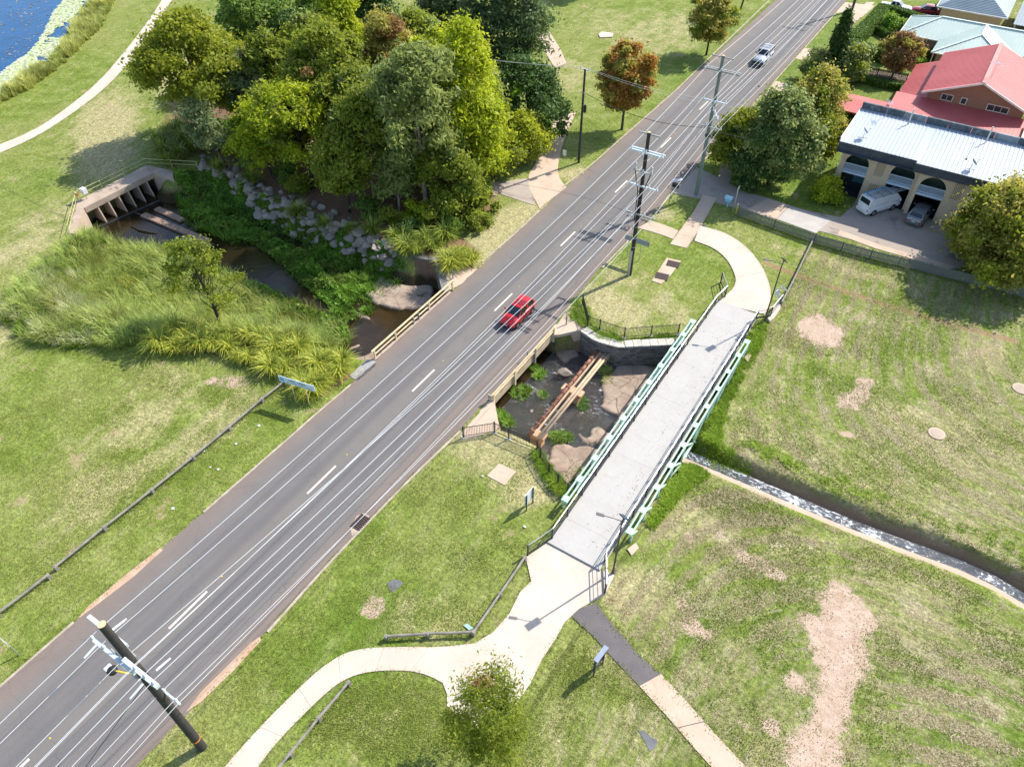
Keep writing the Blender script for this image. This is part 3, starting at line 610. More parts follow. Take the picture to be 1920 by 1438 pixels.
# ------------------------------------------------------------------ masonry walls
def masonry(name, c, c2, mortar, bw=.45, bh=.2):
    m, nb, b = newmat(name); p = nb.pos(); s = nb.n('ShaderNodeSeparateXYZ', {0: p})
    v = nb.n('ShaderNodeCombineXYZ', {0: nb.m('ADD', s.outputs[0], s.outputs[1]), 1: s.outputs[2], 2: 0.0}).outputs[0]
    wob = nb.n('ShaderNodeVectorMath', {0: v, 1: nb.scalev(nb.n('ShaderNodeTexNoise', {'Vector': p, 'Scale': 2.5}).outputs[1], (.12,.09,0))}, operation='ADD').outputs[0]
    br = nb.n('ShaderNodeTexBrick', {'Vector': wob, 'Color1': (*c,1), 'Color2': (*c2,1), 'Mortar': (*mortar,1), 'Scale': 1.0, 'Mortar Size': .018, 'Brick Width': bw, 'Row Height': bh})
    colr = nb.mix(.4, br.outputs[0], nb.mix(nb.noise(p, 4, 5, .7), tuple(x*.45 for x in c), tuple(min(1,x*1.7) for x in c)))
    nb.set(b.inputs['Base Color'], colr); b.inputs['Roughness'].default_value = .9
    nb.set(b.inputs['Normal'], nb.bump(nb.m('SUBTRACT', nb.m('MULTIPLY', nb.noise(p, 9, 3), .4), br.outputs[1]), .8, .05)); return m
M_stone = masonry('bluestone_masonry', (.10,.095,.088), (.32,.30,.265), (.045,.04,.035), .6, .26)
M_coping = mat('limewashed_coping', (.62,.58,.50), (.4,.37,.31), 2.0, .85, bump=.4, bscale=10)
def wall_line(name, pts, z0, z1, th, m, label, cat, coping=False):
    pts = [Vector((p[0], p[1], 0)) for p in pts]; o = thing(name, label, cat, (pts[0].x, pts[0].y, z0))
    nrm_ = [(pts[min(i+1,len(pts)-1)]-pts[max(i-1,0)]).normalized() for i in range(len(pts))]
    pts = [p+Vector((d.y,-d.x,0))*.45 for p, d in zip(pts, nrm_)]; th += .3
    off = []
    for i, p in enumerate(pts):
        d = ((pts[min(i+1,len(pts)-1)]-p).normalized() if i < len(pts)-1 else Vector()) + ((p-pts[i-1]).normalized() if i else Vector())
        d.normalize(); off.append(p + Vector((-d.y, d.x, 0))*th)
    obj('wall', MB().slab(off, pts, z0, z1), m, o)
    if coping:
        fp = resample(pts, .7); 
        for i, (a, b) in enumerate(zip(fp, fp[1:])):
            d = (b-a).normalized(); n = Vector((-d.y, d.x, 0)); h = random.uniform(.06,.13)
            obj('coping_stone', MB().prism([xy(a+d*.02-n*.06), xy(b-d*.02-n*.06), xy(b-d*.02+n*(th+.03)), xy(a+d*.02+n*(th+.03))], z1-.02, z1+h), M_coping, o)
    return o
wall_line('stone_wall', [P(1096,618), P(1123,636), P(1161,646), P(1215,643), P(1266,640), (19.0,-7.0)], -2.7, .04, .45, M_stone, 'dark stone retaining wall with pale coping below the black picket fence', 'stone wall', True)
wall_line('stone_wall', [P(772,478), P(822,487), P(838,545)], -2.7, .05, .4, M_stone, 'low dark stone wall turning the creek corner beside the left bridge rail', 'stone wall', False)
# smooth concrete face let into the stone wall where the pipes enter
obj('pipe_headwall', MB().beam(P(1126,640,-.75)+Vector((0,-.12,0)), P(1158,648,-.75)+Vector((0,-.12,0)), .3, 1.4), M_conc_old, label='plain concrete panel in the stone wall where the two pipes enter', cat='headwall')
# road bridge: deck slab, girders, abutments, wing walls
rb = thing('road_bridge', 'low concrete road bridge with cream edge beam carrying the street over the creek', 'road bridge', (.4,-18.7,-.4))
obj('deck', MB().box(-4.68, 5.7, -25.2, -12.4, -.55, -.065), M_conc_old, rb)
obj('edge_beam', MB().box(5.86, 6.12, -23.0, -13.1, -.75, .12), mat('cream_edge_beam', (.52,.42,.28), (.38,.28,.17), 1.2, .85, bump=.25, stain=((.16,.1,.06), 1.0, .7)), rb)
obj('edge_beam', MB().box(-5.0, -4.78, -24.4, -13.4, -.6, .10), M_conc_old, rb)
obj('abutment', MB().box(-5.2, 6.3, -13.1, -12.5, -2.75, -.06), M_stone, rb)
obj('abutment', MB().box(-5.2, 6.2, -25.0, -24.3, -2.75, -.06), M_conc_old, rb)
obj('wing_wall', MB().slab([(5.9,-24.5),(7.0,-25.0),P(930,806)[:2]], [(5.9,-22.9),(7.3,-24.2),P(936,800)[:2]], -2.7, .0), M_conc_slab, rb)
obj('wing_wall', MB().slab([(5.4,-12.3),(7.2,-11.2),P(1092,612)[:2]], [(5.4,-13.2),(7.6,-12.0),P(1097,619)[:2]], -2.7, .02), M_conc_slab, rb)
obj('wing_wall', MB().prism([xy(p) for p in px((655,705),(686,676),(703,672),(705,686),(672,716))], -2.6, .03), mat('grey_pavers', (.36,.34,.33), (.26,.25,.24), 3, .85, bump=.5, bscale=5), rb)
obj('wing_wall', MB().prism([xy(p) for p in px((836,548),(828,520),(850,500),(896,505),(870,530))], -2.6, .02), M_conc_slab, rb)
for x in (-3, 0.5, 4): obj('girder', MB().box(x-.25, x+.25, -24.4, -13.0, -1.0, -.56), M_conc_old, rb)
# spalled concrete verge slabs next to the abutments
patch('bridge_verge', px((865,812),(926,745),(936,800),(928,808),(872,824)), M_conc_slab, -.3, .022, kind='structure')
patch('bridge_verge', px((1032,628),(1072,568),(1092,585),(1100,612),(1092,618),(1048,628)), M_conc_slab, -.3, .022, kind='structure')
# timber rails of the road bridge
def post_rail(name, label, posts, z0, h, rails, pw, m, cat='railing'):
    o = thing(name, label, cat, (posts[0][0], posts[0][1], 0))
    for i, p in enumerate(posts): obj('post', MB().box(p[0]-pw/2, p[0]+pw/2, p[1]-pw/2, p[1]+pw/2, z0, h), m if i != len(posts)//2 else M_timber, o, bevel=.01)
    for zr, w_, hh, ex in rails:
        a, b = Vector((posts[0][0], posts[0][1], zr)), Vector((posts[-1][0], posts[-1][1], zr)); d = (b-a).normalized()
        obj('rail', MB().beam(a-d*ex+Vector((0,0,random.uniform(-.01,.01))), b+d*ex, w_, hh), m, o, bevel=.01)
    return o
yL = [-24.2,-21.4,-18.9,-16.6,-13.0]
post_rail('bridge_railing', 'cream timber two-rail railing on the creek side near the tan slab', [(-4.95, y) for y in yL], -.2, 1.0, [(1.0,.14,.12,.3),(.5,.1,.1,-.0)], .14, M_cream)
yR = [-22.9,-19.7,-16.5,-13.3]
post_rail('bridge_railing', 'cream timber railing with tall posts facing the pipes and footbridge', [(6.2, y) for y in yR], -.95, .78, [(.72,.12,.14,.25),(.38,.1,.12,.2)], .18, M_cream)
ch = thing('hazard_marker', 'small black and white chevron board on the bridge railing end', 'hazard marker', (6.1,-23.25,0))
for k in range(5): obj('stripe', MB().box(5.95,6.3,-23.3,-23.26,.42+k*.1,.52+k*.1), M_black if k % 2 else M_white, ch)
for k, (x, y) in enumerate(((6.0,-17.4),(-4.9,-18.2),(6.5,-11.6),(-5.9,-11.6))):
    o = thing('guide_post', ['slim grey guide post against the right bridge railing', 'slim grey guide post against the left bridge railing', 'slim grey guide post past the end of the right bridge railing', 'slim grey guide post past the end of the left bridge railing'][k], 'guide post', (x,y,0))
    obj('post', MB().box(x-.05,x+.05,y-.03,y+.03,-.1,1.0), mat('guide_post_grey', (.2,.21,.22), None, 5, .6), o); obj('reflector', MB().box(x-.03,x+.03,y-.036,y-.031,.82,.95), M_white, o)

# ------------------------------------------------------------------ pipes across the creek
M_rust = mat('rusty_pipe', (.30,.135,.085), (.19,.08,.05), 3.0, .85, bump=.3, stain=((.42,.33,.24), 2.0, .6))
M_pipe2 = mat('tan_pipe', (.56,.42,.28), (.44,.31,.2), 2.0, .8, bump=.2, stain=((.3,.17,.1), 1.5, .5))
a, b = P(991,817,-1.0), P(1130,646,-1.0)
pp = thing('pipeline', 'rusty red flanged pipe crossing the creek beside the tan twin pipe', 'pipe', a)
obj('pipe', MB().tube([a, b], .14, 10), M_rust, pp, smooth=True)
for k in range(15):
    c = a.lerp(b, (k+.7)/15.4); d = (b-a).normalized(); q = obj('flange', MB().tube([c-d*.06, c+d*.06], .22, 10), M_rust, pp)
    for s in (-.14, .16): obj('bolt', MB().tube([c+d*s, c+d*(s+.03)], .17, 8), M_rust, q)
a2, b2 = P(1010,823,-1.0), P(1148.5,651,-1.0)
pp2 = thing('pipeline', 'tan twin pipe crossing the creek on concrete piers', 'pipe', a2)
for s in (-.13, .13):
    off = Vector((s,0,0)); obj('pipe', MB().tube([a2+off, b2+off], .115, 10), M_pipe2, pp2, smooth=True)
off = Vector((-.75,.0,-.06)); obj('carrier_beam', MB().beam(a.lerp(b,.02)+Vector((.28,0,-.1)), b+Vector((.28,0,-.1)), .12, .2), M_pipe2, pp)
M_pier = mat('orange_stained_concrete', (.52,.30,.17), (.58,.42,.28), 1.5, .85, bump=.3, bscale=10)
for t, lab in ((.05,'concrete saddle block under the pipes at the fenced bank'), (.5,'orange stained concrete pier under the middle of the pipes'), (.93,'concrete saddle block under the pipes at the stone wall')):
    c = a.lerp(b, t).lerp(a2.lerp(b2, t), .5)
    o = thing('pipe_pier', lab, 'pipe pier', (c.x, c.y, -2.6)); w_ = .95 if t == .5 else .7
    obj('cap', MB().box(c.x-w_, c.x+w_, c.y-.38, c.y+.38, -1.42, -1.12), M_pier, o, bevel=.03); obj('shaft', MB().box(c.x-w_*.72, c.x+w_*.72, c.y-.28, c.y+.28, -2.75, -1.42), M_pier, o)

# ------------------------------------------------------------------ footbridge
fb = thing('footbridge', 'pale green steel truss footbridge with grey concrete deck over the creek', 'footbridge', (18.6,-16.7,0))
M_deck = mat('bridge_deck_concrete', (.44,.42,.39), (.47,.45,.42), .5, .8, bump=.12, bscale=40, stain=((.37,.33,.28), .6, .35))
DY0, DY1, DX0, DX1, DZ = -32.05, -1.3, 16.62, 20.6, .16
nbay = 13
for i in range(nbay):
    for j in range(2):
        y0 = DY0+(DY1-DY0)*i/nbay; y1 = DY0+(DY1-DY0)*(i+1)/nbay; x0 = DX0+(DX1-DX0)*j/2; x1 = DX0+(DX1-DX0)*(j+1)/2
        obj('deck_panel', MB().box(x0+.0025, x1-.0025, y0+.003, y1-.003, -.02, DZ+random.uniform(-.003,.003)), M_deck, fb)
obj('deck_support', MB().box(DX0-.02, DX1+.02, DY0+1, DY1-1, -.3, -.03), M_conc_old, fb)
for x in (17.2, 20.0): obj('girder', MB().box(x-.12, x+.12, -29, -5, -.8, -.31), M_green, fb)
obj('abutment', MB().box(16.0, 21.3, -32.2, -29.6, -2.2, -.32), M_conc, fb); obj('abutment', MB().box(16.0, 21.3, -5.2, -1.2, -2.2, -.32), M_conc, fb)
TY0, TY1, nt = -29.2, -6.2, 10
for side, X in (('l', 16.2), ('r', 21.12)):
    for k, dx in enumerate((-.17, .17)): obj('top_chord', MB().box(X+dx-.055, X+dx+.055, TY0, TY1, .94, 1.1), M_green, fb, bevel=.012)
    bx = X + (.16 if side == 'r' else -.16)
    obj('bottom_chord', MB().box(bx-.09, bx+.09, TY0, TY1, -.95, -.75), M_green, fb, bevel=.012)
    for i in range(nt+1):
        y = TY0 + (TY1-TY0)*i/nt; yy = min(max(y, TY0+.3), TY1-.3)
        obj('batten_plate', MB().box(X-.25, X+.25, yy-.26, yy+.26, 1.1, 1.125), M_green, fb)
        obj('truss_post', MB().box(bx-.06, bx+.06, yy-.07, yy+.07, -.76, .92), M_green, fb)
        obj('outrigger', MB().beam((bx, yy, -.7), (X + (.42 if side == 'r' else -.42), yy, -.7), .08, .08), M_green, fb)
        if i < nt:
            y2 = TY0 + (TY1-TY0)*(i+1)/nt; up = (i < nt/2)
            obj('diagonal', MB().beam((bx, y+.1, .95 if up else -.8), (bx, y2-.1, -.8 if up else .95), .09, .12, (1,0,0)), M_green, fb)
M_rail = mat('brushed_handrail', (.66,.67,.68), (.55,.56,.57), 4, .3, metal=.75)
M_dgrey = mat('dark_grey_steel', (.055,.058,.062), (.08,.08,.085), 4, .45, metal=.2)
def handrail(label, pts, mesh_dark=True):
    pts = [Vector(p) for p in pts]; o = thing('handrail', label, 'handrail', pts[0])
    obj('top_rail', MB().tube([p+Vector((0,0,1.12)) for p in pts], .035, 8), M_rail, o)
    for z in (.18, .52, .85): obj('rail', MB().tube([p+Vector((0,0,z)) for p in pts], .022, 6), M_dgrey, o)
    for a, b in zip(pts, pts[1:]):
        n = max(1, int((b-a).length/2.05))
        for k in range(n+1):
            if k == n and b is not pts[-1]: continue
            q = a.lerp(b, k/n); obj('post', MB().box(q.x-.05, q.x+.05, q.y-.06, q.y+.06, q.z-.25, q.z+1.1), M_dgrey, o)
        obj('kick_plate', MB().beam(a+Vector((0,0,.1)), b+Vector((0,0,.1)), .02, .16), M_dgrey, o)
    return o
e1 = P(1134,1112); e2 = P(990,1040); e3 = P(1351,530); e4 = P(1462,572)
handrail('silver topped handrail on the pipe side of the footbridge', [(e2.x, e2.y, .05), (16.72,-31.6,DZ), (16.72,-2.2,DZ), (17.0,-.3,DZ), (e3.x, e3.y, .05)])
handrail('silver topped handrail on the field side of the footbridge', [(e1.x, e1.y, .05), (20.55,-31.3,DZ), (20.55,-2.0,DZ), (21.5,-1.0,DZ), (e4.x, e4.y, .05)])
obj('concrete_footing', MB().prism([xy(p) for p in px((1438,600),(1448,580),(1462,570),(1462,582),(1450,600),(1442,606))], -.1, .25), M_conc, label='white concrete footing under the far footbridge handrail end', cat='footing')
obj('concrete_footing', MB().prism([xy(p) for p in px((1395,672),(1403,664),(1408,668),(1402,680))], -.6, .1), M_conc_slab, label='small tan concrete block beside the green truss far end', cat='footing')
obj('concrete_footing', MB().prism([xy(p) for p in px((1176,1030),(1192,1018),(1198,1028),(1184,1042))], -.6, .08), M_conc_slab, label='small tan concrete block beside the green truss near end', cat='footing')
# fallen leaves on the deck: far too many small ones to count
lv = MB(); rr = random.Random(3)
for k in range(260):
    y = rr.uniform(-31,-3); x = 19.35+.25*math.sin(y*.4)+rr.gauss(0,.22) if rr.random() < .6 else rr.uniform(16.9,20.3); s = rr.uniform(.018,.045); an = rr.uniform(0,6)
    for _ in range(1): lv.add([(x+s*math.cos(an+t*1.57), y+s*math.sin(an+t*1.57), DZ+.008+.01*(t % 2)) for t in range(4)], [(0,1,2,3)])
obj('leaf_litter', lv, mat('dry_leaf', (.28,.17,.07), (.16,.10,.05), 6, .9), kind='stuff', label='scattered dry brown leaves on the footbridge deck', cat='leaf litter')

# ------------------------------------------------------------------ black picket fences
def picket_fence(label, pts, h=1.15):
    pts = [Vector((p[0], p[1], 0)) for p in pts]; o = thing('picket_fence', label, 'fence', pts[0])
    for z in (.14, h-.06): obj('rail', (lambda m: [m.beam(a+Vector((0,0,z)), b+Vector((0,0,z)), .04, .04) for a, b in zip(pts, pts[1:])] and m)(MB()), M_black, o)
    pk = MB()
    for a, b in zip(pts, pts[1:]):
        n = int((b-a).length/.125)
        for k in range(1, n): q = a.lerp(b, k/n); pk.box(q.x-.011, q.x+.011, q.y-.011, q.y+.011, .1, h-.03)
    obj('pickets', pk, M_black, o, kind='stuff')
    for p in pts:
        po = obj('post', MB().box(p.x-.045, p.x+.045, p.y-.045, p.y+.045, -.05, h+.08), M_black, o)
        obj('post_footing', MB().lathe([(.2,-.1),(.2,.03),(.16,.05)], (p.x, p.y, 0), 10), M_coping, o)
    return o
picket_fence('black metal picket fence round the worn grass above the pipes', px((869,820),(927,811),(954,823),(1007,845),(1013,860),(1029,888),(1046,908),(1064,926)))
picket_fence('black metal picket fence along the top of the stone retaining wall', px((1092,572),(1102,611),(1124,619),(1170,634),(1220,630),(1271,627)))

# ------------------------------------------------------------------ low timber log rails
def log_rail(label, pts, h=.42, r=.085):
    pts = [Vector((p[0], p[1], 0)) for p in pts]; o = thing('log_rail', label, 'log rail', pts[0])
    for i, p in enumerate(pts): obj('post', MB().box(p.x-.11, p.x+.11, p.y-.11, p.y+.11, -.1, h+random.uniform(.0,.08)), M_timber, o, bevel=.02)
    for a, b in zip(pts, pts[1:]): obj('rail', MB().tube([a+Vector((0,0,h-.02)), a.lerp(b,.5)+Vector((0,0,h-.05)), b+Vector((0,0,h-.02))], r, 8), M_timber, o)
    return o
log_rail('long weathered log rail along the verge ending at the creek name sign', px((545,713),(493,754),(432,806),(365,862),(288,924),(199,994),(108,1068)))
log_rail('short weathered log rail continuing past the gap towards the street post', px((94,1084),(0,1156),(-60,1204)))
log_rail('weathered log rail bent beside the pale apron of the footbridge', px((984,1050),(938,1118),(888,1190),(803,1193),(725,1198)))
log_rail('weathered log rail beside the curving pale path', px((655,1284),(600,1350),(547,1416),(515,1455)))
log_rail('weathered log rail running from the far footbridge end to the paling fence', px((1464,572),(1483,537),(1508,485),(1526,448)))

# ------------------------------------------------------------------ culvert at the pond end of the creek
cu = thing('culvert', 'weathered concrete culvert headwall with angled fins at the head of the creek', 'culvert', P(215,350))
A0, A1, B0, B1 = P(158,391), P(285,326), P(146,378), P(274,311)
obj('walkway_slab', MB().prism([xy(A0), xy(A1), xy(B1), xy(B0)], -.45, .08), M_conc_old, cu, bevel=.03)
obj('front_beam', MB().beam(A0+Vector((0,0,-.2)), A1+Vector((0,0,-.2)), .22, .62), M_conc_old, cu)
dn = (A1-A0).normalized(); nn = Vector((dn.y, -dn.x, 0))
for t in (.16, .31, .46, .60, .745, .885):
    c = A0.lerp(A1, t); th = dn*.07
    tri = [c-nn*1.2+Vector((0,0,-.46)), c+nn*.05+Vector((0,0,-.46)), c+nn*.62+Vector((0,0,-2.55)), c-nn*1.2+Vector((0,0,-2.55))]
    m = MB().add([p-th for p in tri]+[p+th for p in tri], [(0,1,2,3),(7,6,5,4),(0,4,5,1),(1,5,6,2),(2,6,7,3),(3,7,4,0)])
    obj('fin', m, M_conc_old, cu)
obj('wing_wall', MB().slab([A0, P(140,440)], [B0, P(128,438)], -2.6, .1), M_conc_old, cu)
obj('wing_wall', MB().slab([A1, P(325,335)], [B1, P(325,322)], -2.6, .1), M_conc_old, cu)
obj('culvert_back', MB().beam(B0+Vector((0,0,-1.5)), B1+Vector((0,0,-1.5)), .3, 2.2), M_conc_old, cu)
M_yrail = mat('faded_yellow_pipe', (.55,.52,.22), (.45,.44,.25), 3, .6)
rl = thing('culvert_railing', 'faded pipe railing along the culvert walkway', 'railing', P(150,374))
lines_ = [px((133,440),(148,378)), px((148,376),(276,313)), px((276,313),(372,318))]
for L in lines_:
    for z in (.55, 1.0): obj('rail', MB().tube([L[0]+Vector((0,0,z)), L[1]+Vector((0,0,z))], .028, 6), M_yrail, rl)
    n = max(2, int((L[1]-L[0]).length/2.2))
    for k in range(n+1): q = L[0].lerp(L[1], k/n); obj('post', MB().tube([q+Vector((0,0,-.1)), q+Vector((0,0,1.02))], .03, 6), M_yrail, rl)
bx = thing('control_box', 'white metal control box on the culvert walkway end', 'control box', P(164,374)); q = P(164,374)
obj('cabinet', MB().box(q.x-.3,q.x+.3,q.y-.25,q.y+.25,.75,1.35), mat('white_box_paint', (.75,.75,.76), None, 4, .4), bx, bevel=.02); obj('leg', MB().tube([q, q+Vector((0,0,.76))], .05, 6), M_steel, bx)
q = P(150,380); so_ = thing('lifebuoy_box', 'small orange and white marker beside the culvert control box', 'marker', q)
obj('plate', MB().box(q.x-.3,q.x+.3,q.y-.04,q.y+.04,.8,1.15), mat('orange_plate', (.65,.18,.05), None, 4, .5), so_); obj('band', MB().box(q.x-.3,q.x+.0,q.y-.05,q.y+.05,1.0,1.2), M_coping, so_); obj('post', MB().tube([q, q+Vector((0,0,.82))], .03, 6), M_steel, so_)
# timber weir beams in the water below the culvert
M_weir = mat('wet_brown_timber', (.34,.235,.17), (.24,.16,.11), 1.5, .6, bump=.3)
for pts, lab in ((((268,403),(390,453)), 'long brown weir beam lying in the creek below the culvert'), (((294,392),(342,414)), 'short brown weir beam beside the long one below the culvert')):
    a, b = P(*pts[0], -2.2), P(*pts[1], -2.2); wt = thing('weir_beam', lab, 'weir', a); n = 7 if len(lab) % 2 else 4
    for k in range(n): obj('timber', MB().beam(a.lerp(b, k/n+.004), a.lerp(b, (k+1)/n-.004), .75, .3), M_weir, wt, bevel=.02)
for pts in (((245,396),(230,385)), ((290,375),(270,382)), ((240,400),(188,428))): pass
a, b = P(250,398,-2.24), P(402,460,-2.24); obj('weir_edge', MB().beam(a, b, .1, .25), M_dgrey, label='thin dark metal edge beside the long weir beam', cat='weir')
a, b = P(186,426,-2.24), P(300,376,-2.24); obj('weir_edge', MB().beam(a, b, .1, .2), M_dgrey, label='thin dark bar crossing the creek in front of the culvert', cat='weir')
obj('drift_log', MB().tube([P(245,424,-2.25), P(262,432,-2.2), P(280,436,-2.22), P(294,438,-2.25)], [.06,.12,.1,.04], 7), mat('wet_bark', (.04,.03,.02), None, 5, .7), label='dark drift branch lying in the creek shallows', cat='branch')
obj('drift_pole', MB().tube([P(596,634,-2.15), P(637,621,-2.1)], .07, 7), M_pipe2, label='pale pole lying in the creek by the strappy plants', cat='pole')

# ------------------------------------------------------------------ power poles and wires
M_pole = mat('dark_pole_timber', (.055,.049,.045), (.033,.03,.028), 2.5, .9, bump=.6, bscale=14)
M_pole_g = mat('treated_pole_timber', (.20,.245,.21), (.14,.175,.15), 2.5, .9, bump=.4, bscale=14)
M_arm = mat('pale_steel_arm', (.70,.78,.82), (.6,.68,.72), 4, .4, metal=.2)
M_arm_t = mat('weathered_arm', (.42,.42,.40), (.3,.3,.28), 3, .8, bump=.3)
M_ins = mat('grey_insulator', (.62,.66,.70), (.5,.54,.57), 5, .3)
M_cut = mat('cut_timber_end', (.72,.55,.33), (.55,.38,.2), 6, .9)
def insulator(arm, p, h=.26): 
    obj('insulator', MB().lathe([(.03,0),(.03,.06),(.085,.07),(.05,.12),(.085,.13),(.05,.18),(.07,.19),(.03,h)], p, 8), M_ins, arm)
def power_pole(label, x, y, H, r0, r1, m, arms, extra=None, lean=(0,0)):
    o = thing('power_pole', label, 'power pole', (x, y, 0))
    top = Vector((x+lean[0], y+lean[1], H))
    sh = obj('pole_shaft', MB().tube([(x,y,-.3), Vector((x,y,0)).lerp(top,.5), top], [r0,(r0+r1)/2,r1], 14), m, o)
    obj('pole_cap', MB().lathe([(r1*.98,0),(r1*.98,.02)], (top.x, top.y, H), 14), M_cut, o)
    for z, x0, x1, dy, wdt, mm, ins in arms:
        t = z/H; px_ = x+lean[0]*t; py_ = y+lean[1]*t+dy
        a = obj('crossarm', MB().box(px_+x0, px_+x1, py_-wdt/2, py_+wdt/2, z-wdt*.6, z+wdt*.6), mm, o, bevel=.01)
        for i in ins: insulator(a, (px_+i, py_, z+wdt*.6))
        if x1-x0 > 2.2:
            for s in (-1, 1): obj('brace', MB().beam((px_+s*.75, py_+.02, z-.05), (px_, py_+.02, z-.75), .05, .02), M_arm_t, a)
    return o
p1 = power_pole('tall dark timber power pole leaning over the road end with orange band near its foot', 7.22, -53.5, 14.15, .25, .18, M_pole,
    [(11.5,-2.85,-.2,.22,.2,M_arm,()), (11.5,.2,2.45,-.22,.2,M_arm,(1.05,1.7,2.25)), (11.1,-2.0,.85,-.32,.2,M_arm,(-2.0,-1.2,.75)), (9.4,-1.3,.2,-.26,.1,M_arm_t,(-1.1,)), (7.0,-.15,1.2,.24,.1,M_arm,(.1,.95))])
def pole_part(name, mb, m, par): return obj(name, mb, m, par)
pole_part('band', MB().tube([(7.22,-53.5,1.25),(7.22,-53.5,1.29)], .268, 14), mat('orange_band', (.8,.3,.03), None, 4, .5), p1)
pole_part('cable_guard', MB().box(6.93,6.99,-53.6,-53.5,0,2.4), M_dgrey, p1)
for dx, dz in ((-1.45,11.45),(.95,10.2)):   # strain insulators lying along the wires
    for s in (-1, 1): pole_part('strain_insulator', MB().tube([(7.22+dx,-53.5+s*.35,dz),(7.22+dx,-53.5+s*1.1,dz-.12)], [.06,.05], 8), M_ins, p1)
lamp_ = pole_part('lamp_arm', MB().tube([(7.1,-53.6,9.2),(6.6,-53.9,9.5),(6.15,-54.1,9.55)], .035, 6), M_yellow, p1)
obj('lamp_head', MB().lathe([(.08,-.18),(.22,-.1),(.24,.06),(.12,.14)], (6.0,-54.15,9.5), 12), M_black, lamp_, smooth=True); obj('lamp_hood', MB().box(5.62,5.92,-54.35,-54.0,9.48,9.58), M_ins, lamp_, bevel=.03)
HVz = 12.75
p2 = power_pole('dark timber power pole with cable terminations and grey cable guard beside the concrete grates', 8.02, -1.95, 14.45, .2, .15, M_pole,
    [(14.2,-.95,.95,0.18,.1,M_arm_t,()), (12.7,-1.42,1.62,.2,.13,M_arm,()), (12.7,-1.42,1.62,-.2,.13,M_arm,(-1.3,0.05,1.5)), (9.6,-1.15,1.6,-.2,.12,M_arm,(-1.05,.75,1.5)), (6.8,-1.2,1.65,-.2,.11,M_arm_t,(-1.1,-.3,.7,1.55))])
for s in (-1, 0, 1):
    bx_ = 8.02+s*.75; pole_part('cable_termination', MB().lathe([(.05,0),(.11,.1),(.06,.2),(.11,.3),(.06,.4),(.11,.5),(.05,.6)], (bx_, -2.15+abs(s)*.1, 11.0 if s else 10.6), 8), M_ins, p2)
    pole_part('cable', MB().tube([(bx_,-2.1,11.0 if s else 10.6),(8.02+s*.5,-2.15,10.0),(8.02+s*.22,-2.15,9.0),(8.02+s*.2,-2.12,6.0)], .045, 6), M_black, p2)
pole_part('termination_arm', MB().box(7.1,8.95,-2.2,-2.1,10.9,11.0), M_arm_t, p2); pole_part('cable_guard', MB().box(7.86,8.1,-2.3,-2.12,-.05,2.9), M_steel, p2)
for z in (8.2, 7.4, 5.4, 4.2, 3.2): pole_part('strap', MB().tube([(8.02,-1.95,z),(8.02,-1.95,z+.05)], .205, 12), M_steel, p2)
p3 = power_pole('grey-green treated power pole with three crossarms beside the driveway', 7.75, 15.15, 15.0, .22, .15, M_pole_g,
    [(14.85,-1.15,1.1,.0,.09,M_arm_t,()), (13.6,-1.62,2.0,.18,.14,M_arm_t,()), (13.6,-1.62,2.0,-.18,.14,M_arm_t,(-1.3,.15,1.7)), (10.6,-1.25,1.35,-.2,.12,M_arm,(-1.1,.3,1.2)), (7.9,-1.2,1.35,-.2,.1,M_arm_t,(-1.1,-.35,.7,1.25))])
for k in range(4): pole_part('strain_insulator', MB().tube([(7.9+.2*k,15.0-.25,10.1-.25*k),(8.1+.2*k,14.2,10.0-.25*k)], .06, 7), M_ins, p3)
pole_part('cable_box', MB().tube([(7.75,15.15,6.8),(7.75,15.15,7.1)], .3, 10), M_dgrey, p3)
p4 = power_pole('dark timber power pole at the far end of the street beside the trimmed hedge', 7.05, 83.0, 14.6, .21, .15, M_pole, [(13.6,-1.6,1.9,-.18,.14,M_arm_t,(-1.3,.15,1.7)), (10.6,-1.2,1.3,-.2,.12,M_arm,(-1.1,1.2)), (7.9,-1.2,1.3,-.2,.1,M_arm_t,(-1.1,1.2))])
pl = P(1085,305)
p5 = power_pole('slim dark timber pole with small crossarm beside the park path', pl.x, pl.y, 10.85, .15, .11, M_pole, [(10.75,-.55,.55,.0,.08,M_arm,(-.5,.5)), (8.3,-.45,.3,-.1,.06,M_arm_t,())])
pole_part('transformer_can', MB().lathe([(.14,0),(.16,.05),(.16,.75),(.1,.85)], (pl.x+.3, pl.y+.05, 6.1), 10), M_black, p5)
M_wire = mat('aluminium_wire', (.80,.79,.76), (.74,.73,.70), 3, .35, metal=.35)
M_bwire = mat('black_cable', (.02,.02,.02), None, 3, .6)
def wire(pts, r, m, label, sags, group=None, cat='power line'):
    P_ = []
    for k, (a, b) in enumerate(zip(pts, pts[1:])):
        a, b = Vector(a), Vector(b); n = 28
        for i in range(n + (1 if k == len(pts)-2 else 0)):
            t = i/n; q = a.lerp(b, t); q.z -= sags[k]*4*t*(1-t); P_.append(q)
    obj('power_line', MB().tube(P_, r, 5), m, label=label, cat=cat, group=group)
def run(o1, z1, o2, z2, o3, z3, lab, r=.0145, sag=.7):
    wire([(7.0+o1,-106,z1),(7.22+o1,-53.5,z1),(8.02+o2,-1.95,z2),(7.75+o3,15.15,z3),(7.05+o3,83,z3),(6.9+o3,150,z3)], r, M_wire, lab, [sag,sag,.12,sag*1.2,sag], 'overhead lines along the street')
hv = 'bare overhead line on the top insulators of the street poles'
run(-2.0,11.45,-1.3,13.0,-1.3,13.9,hv); run(-1.3,11.4,.05,13.0,.15,13.9,hv); run(.75,11.45,1.5,13.0,1.7,13.9,hv)
lv_ = 'bare overhead line on the middle crossarms of the street poles'
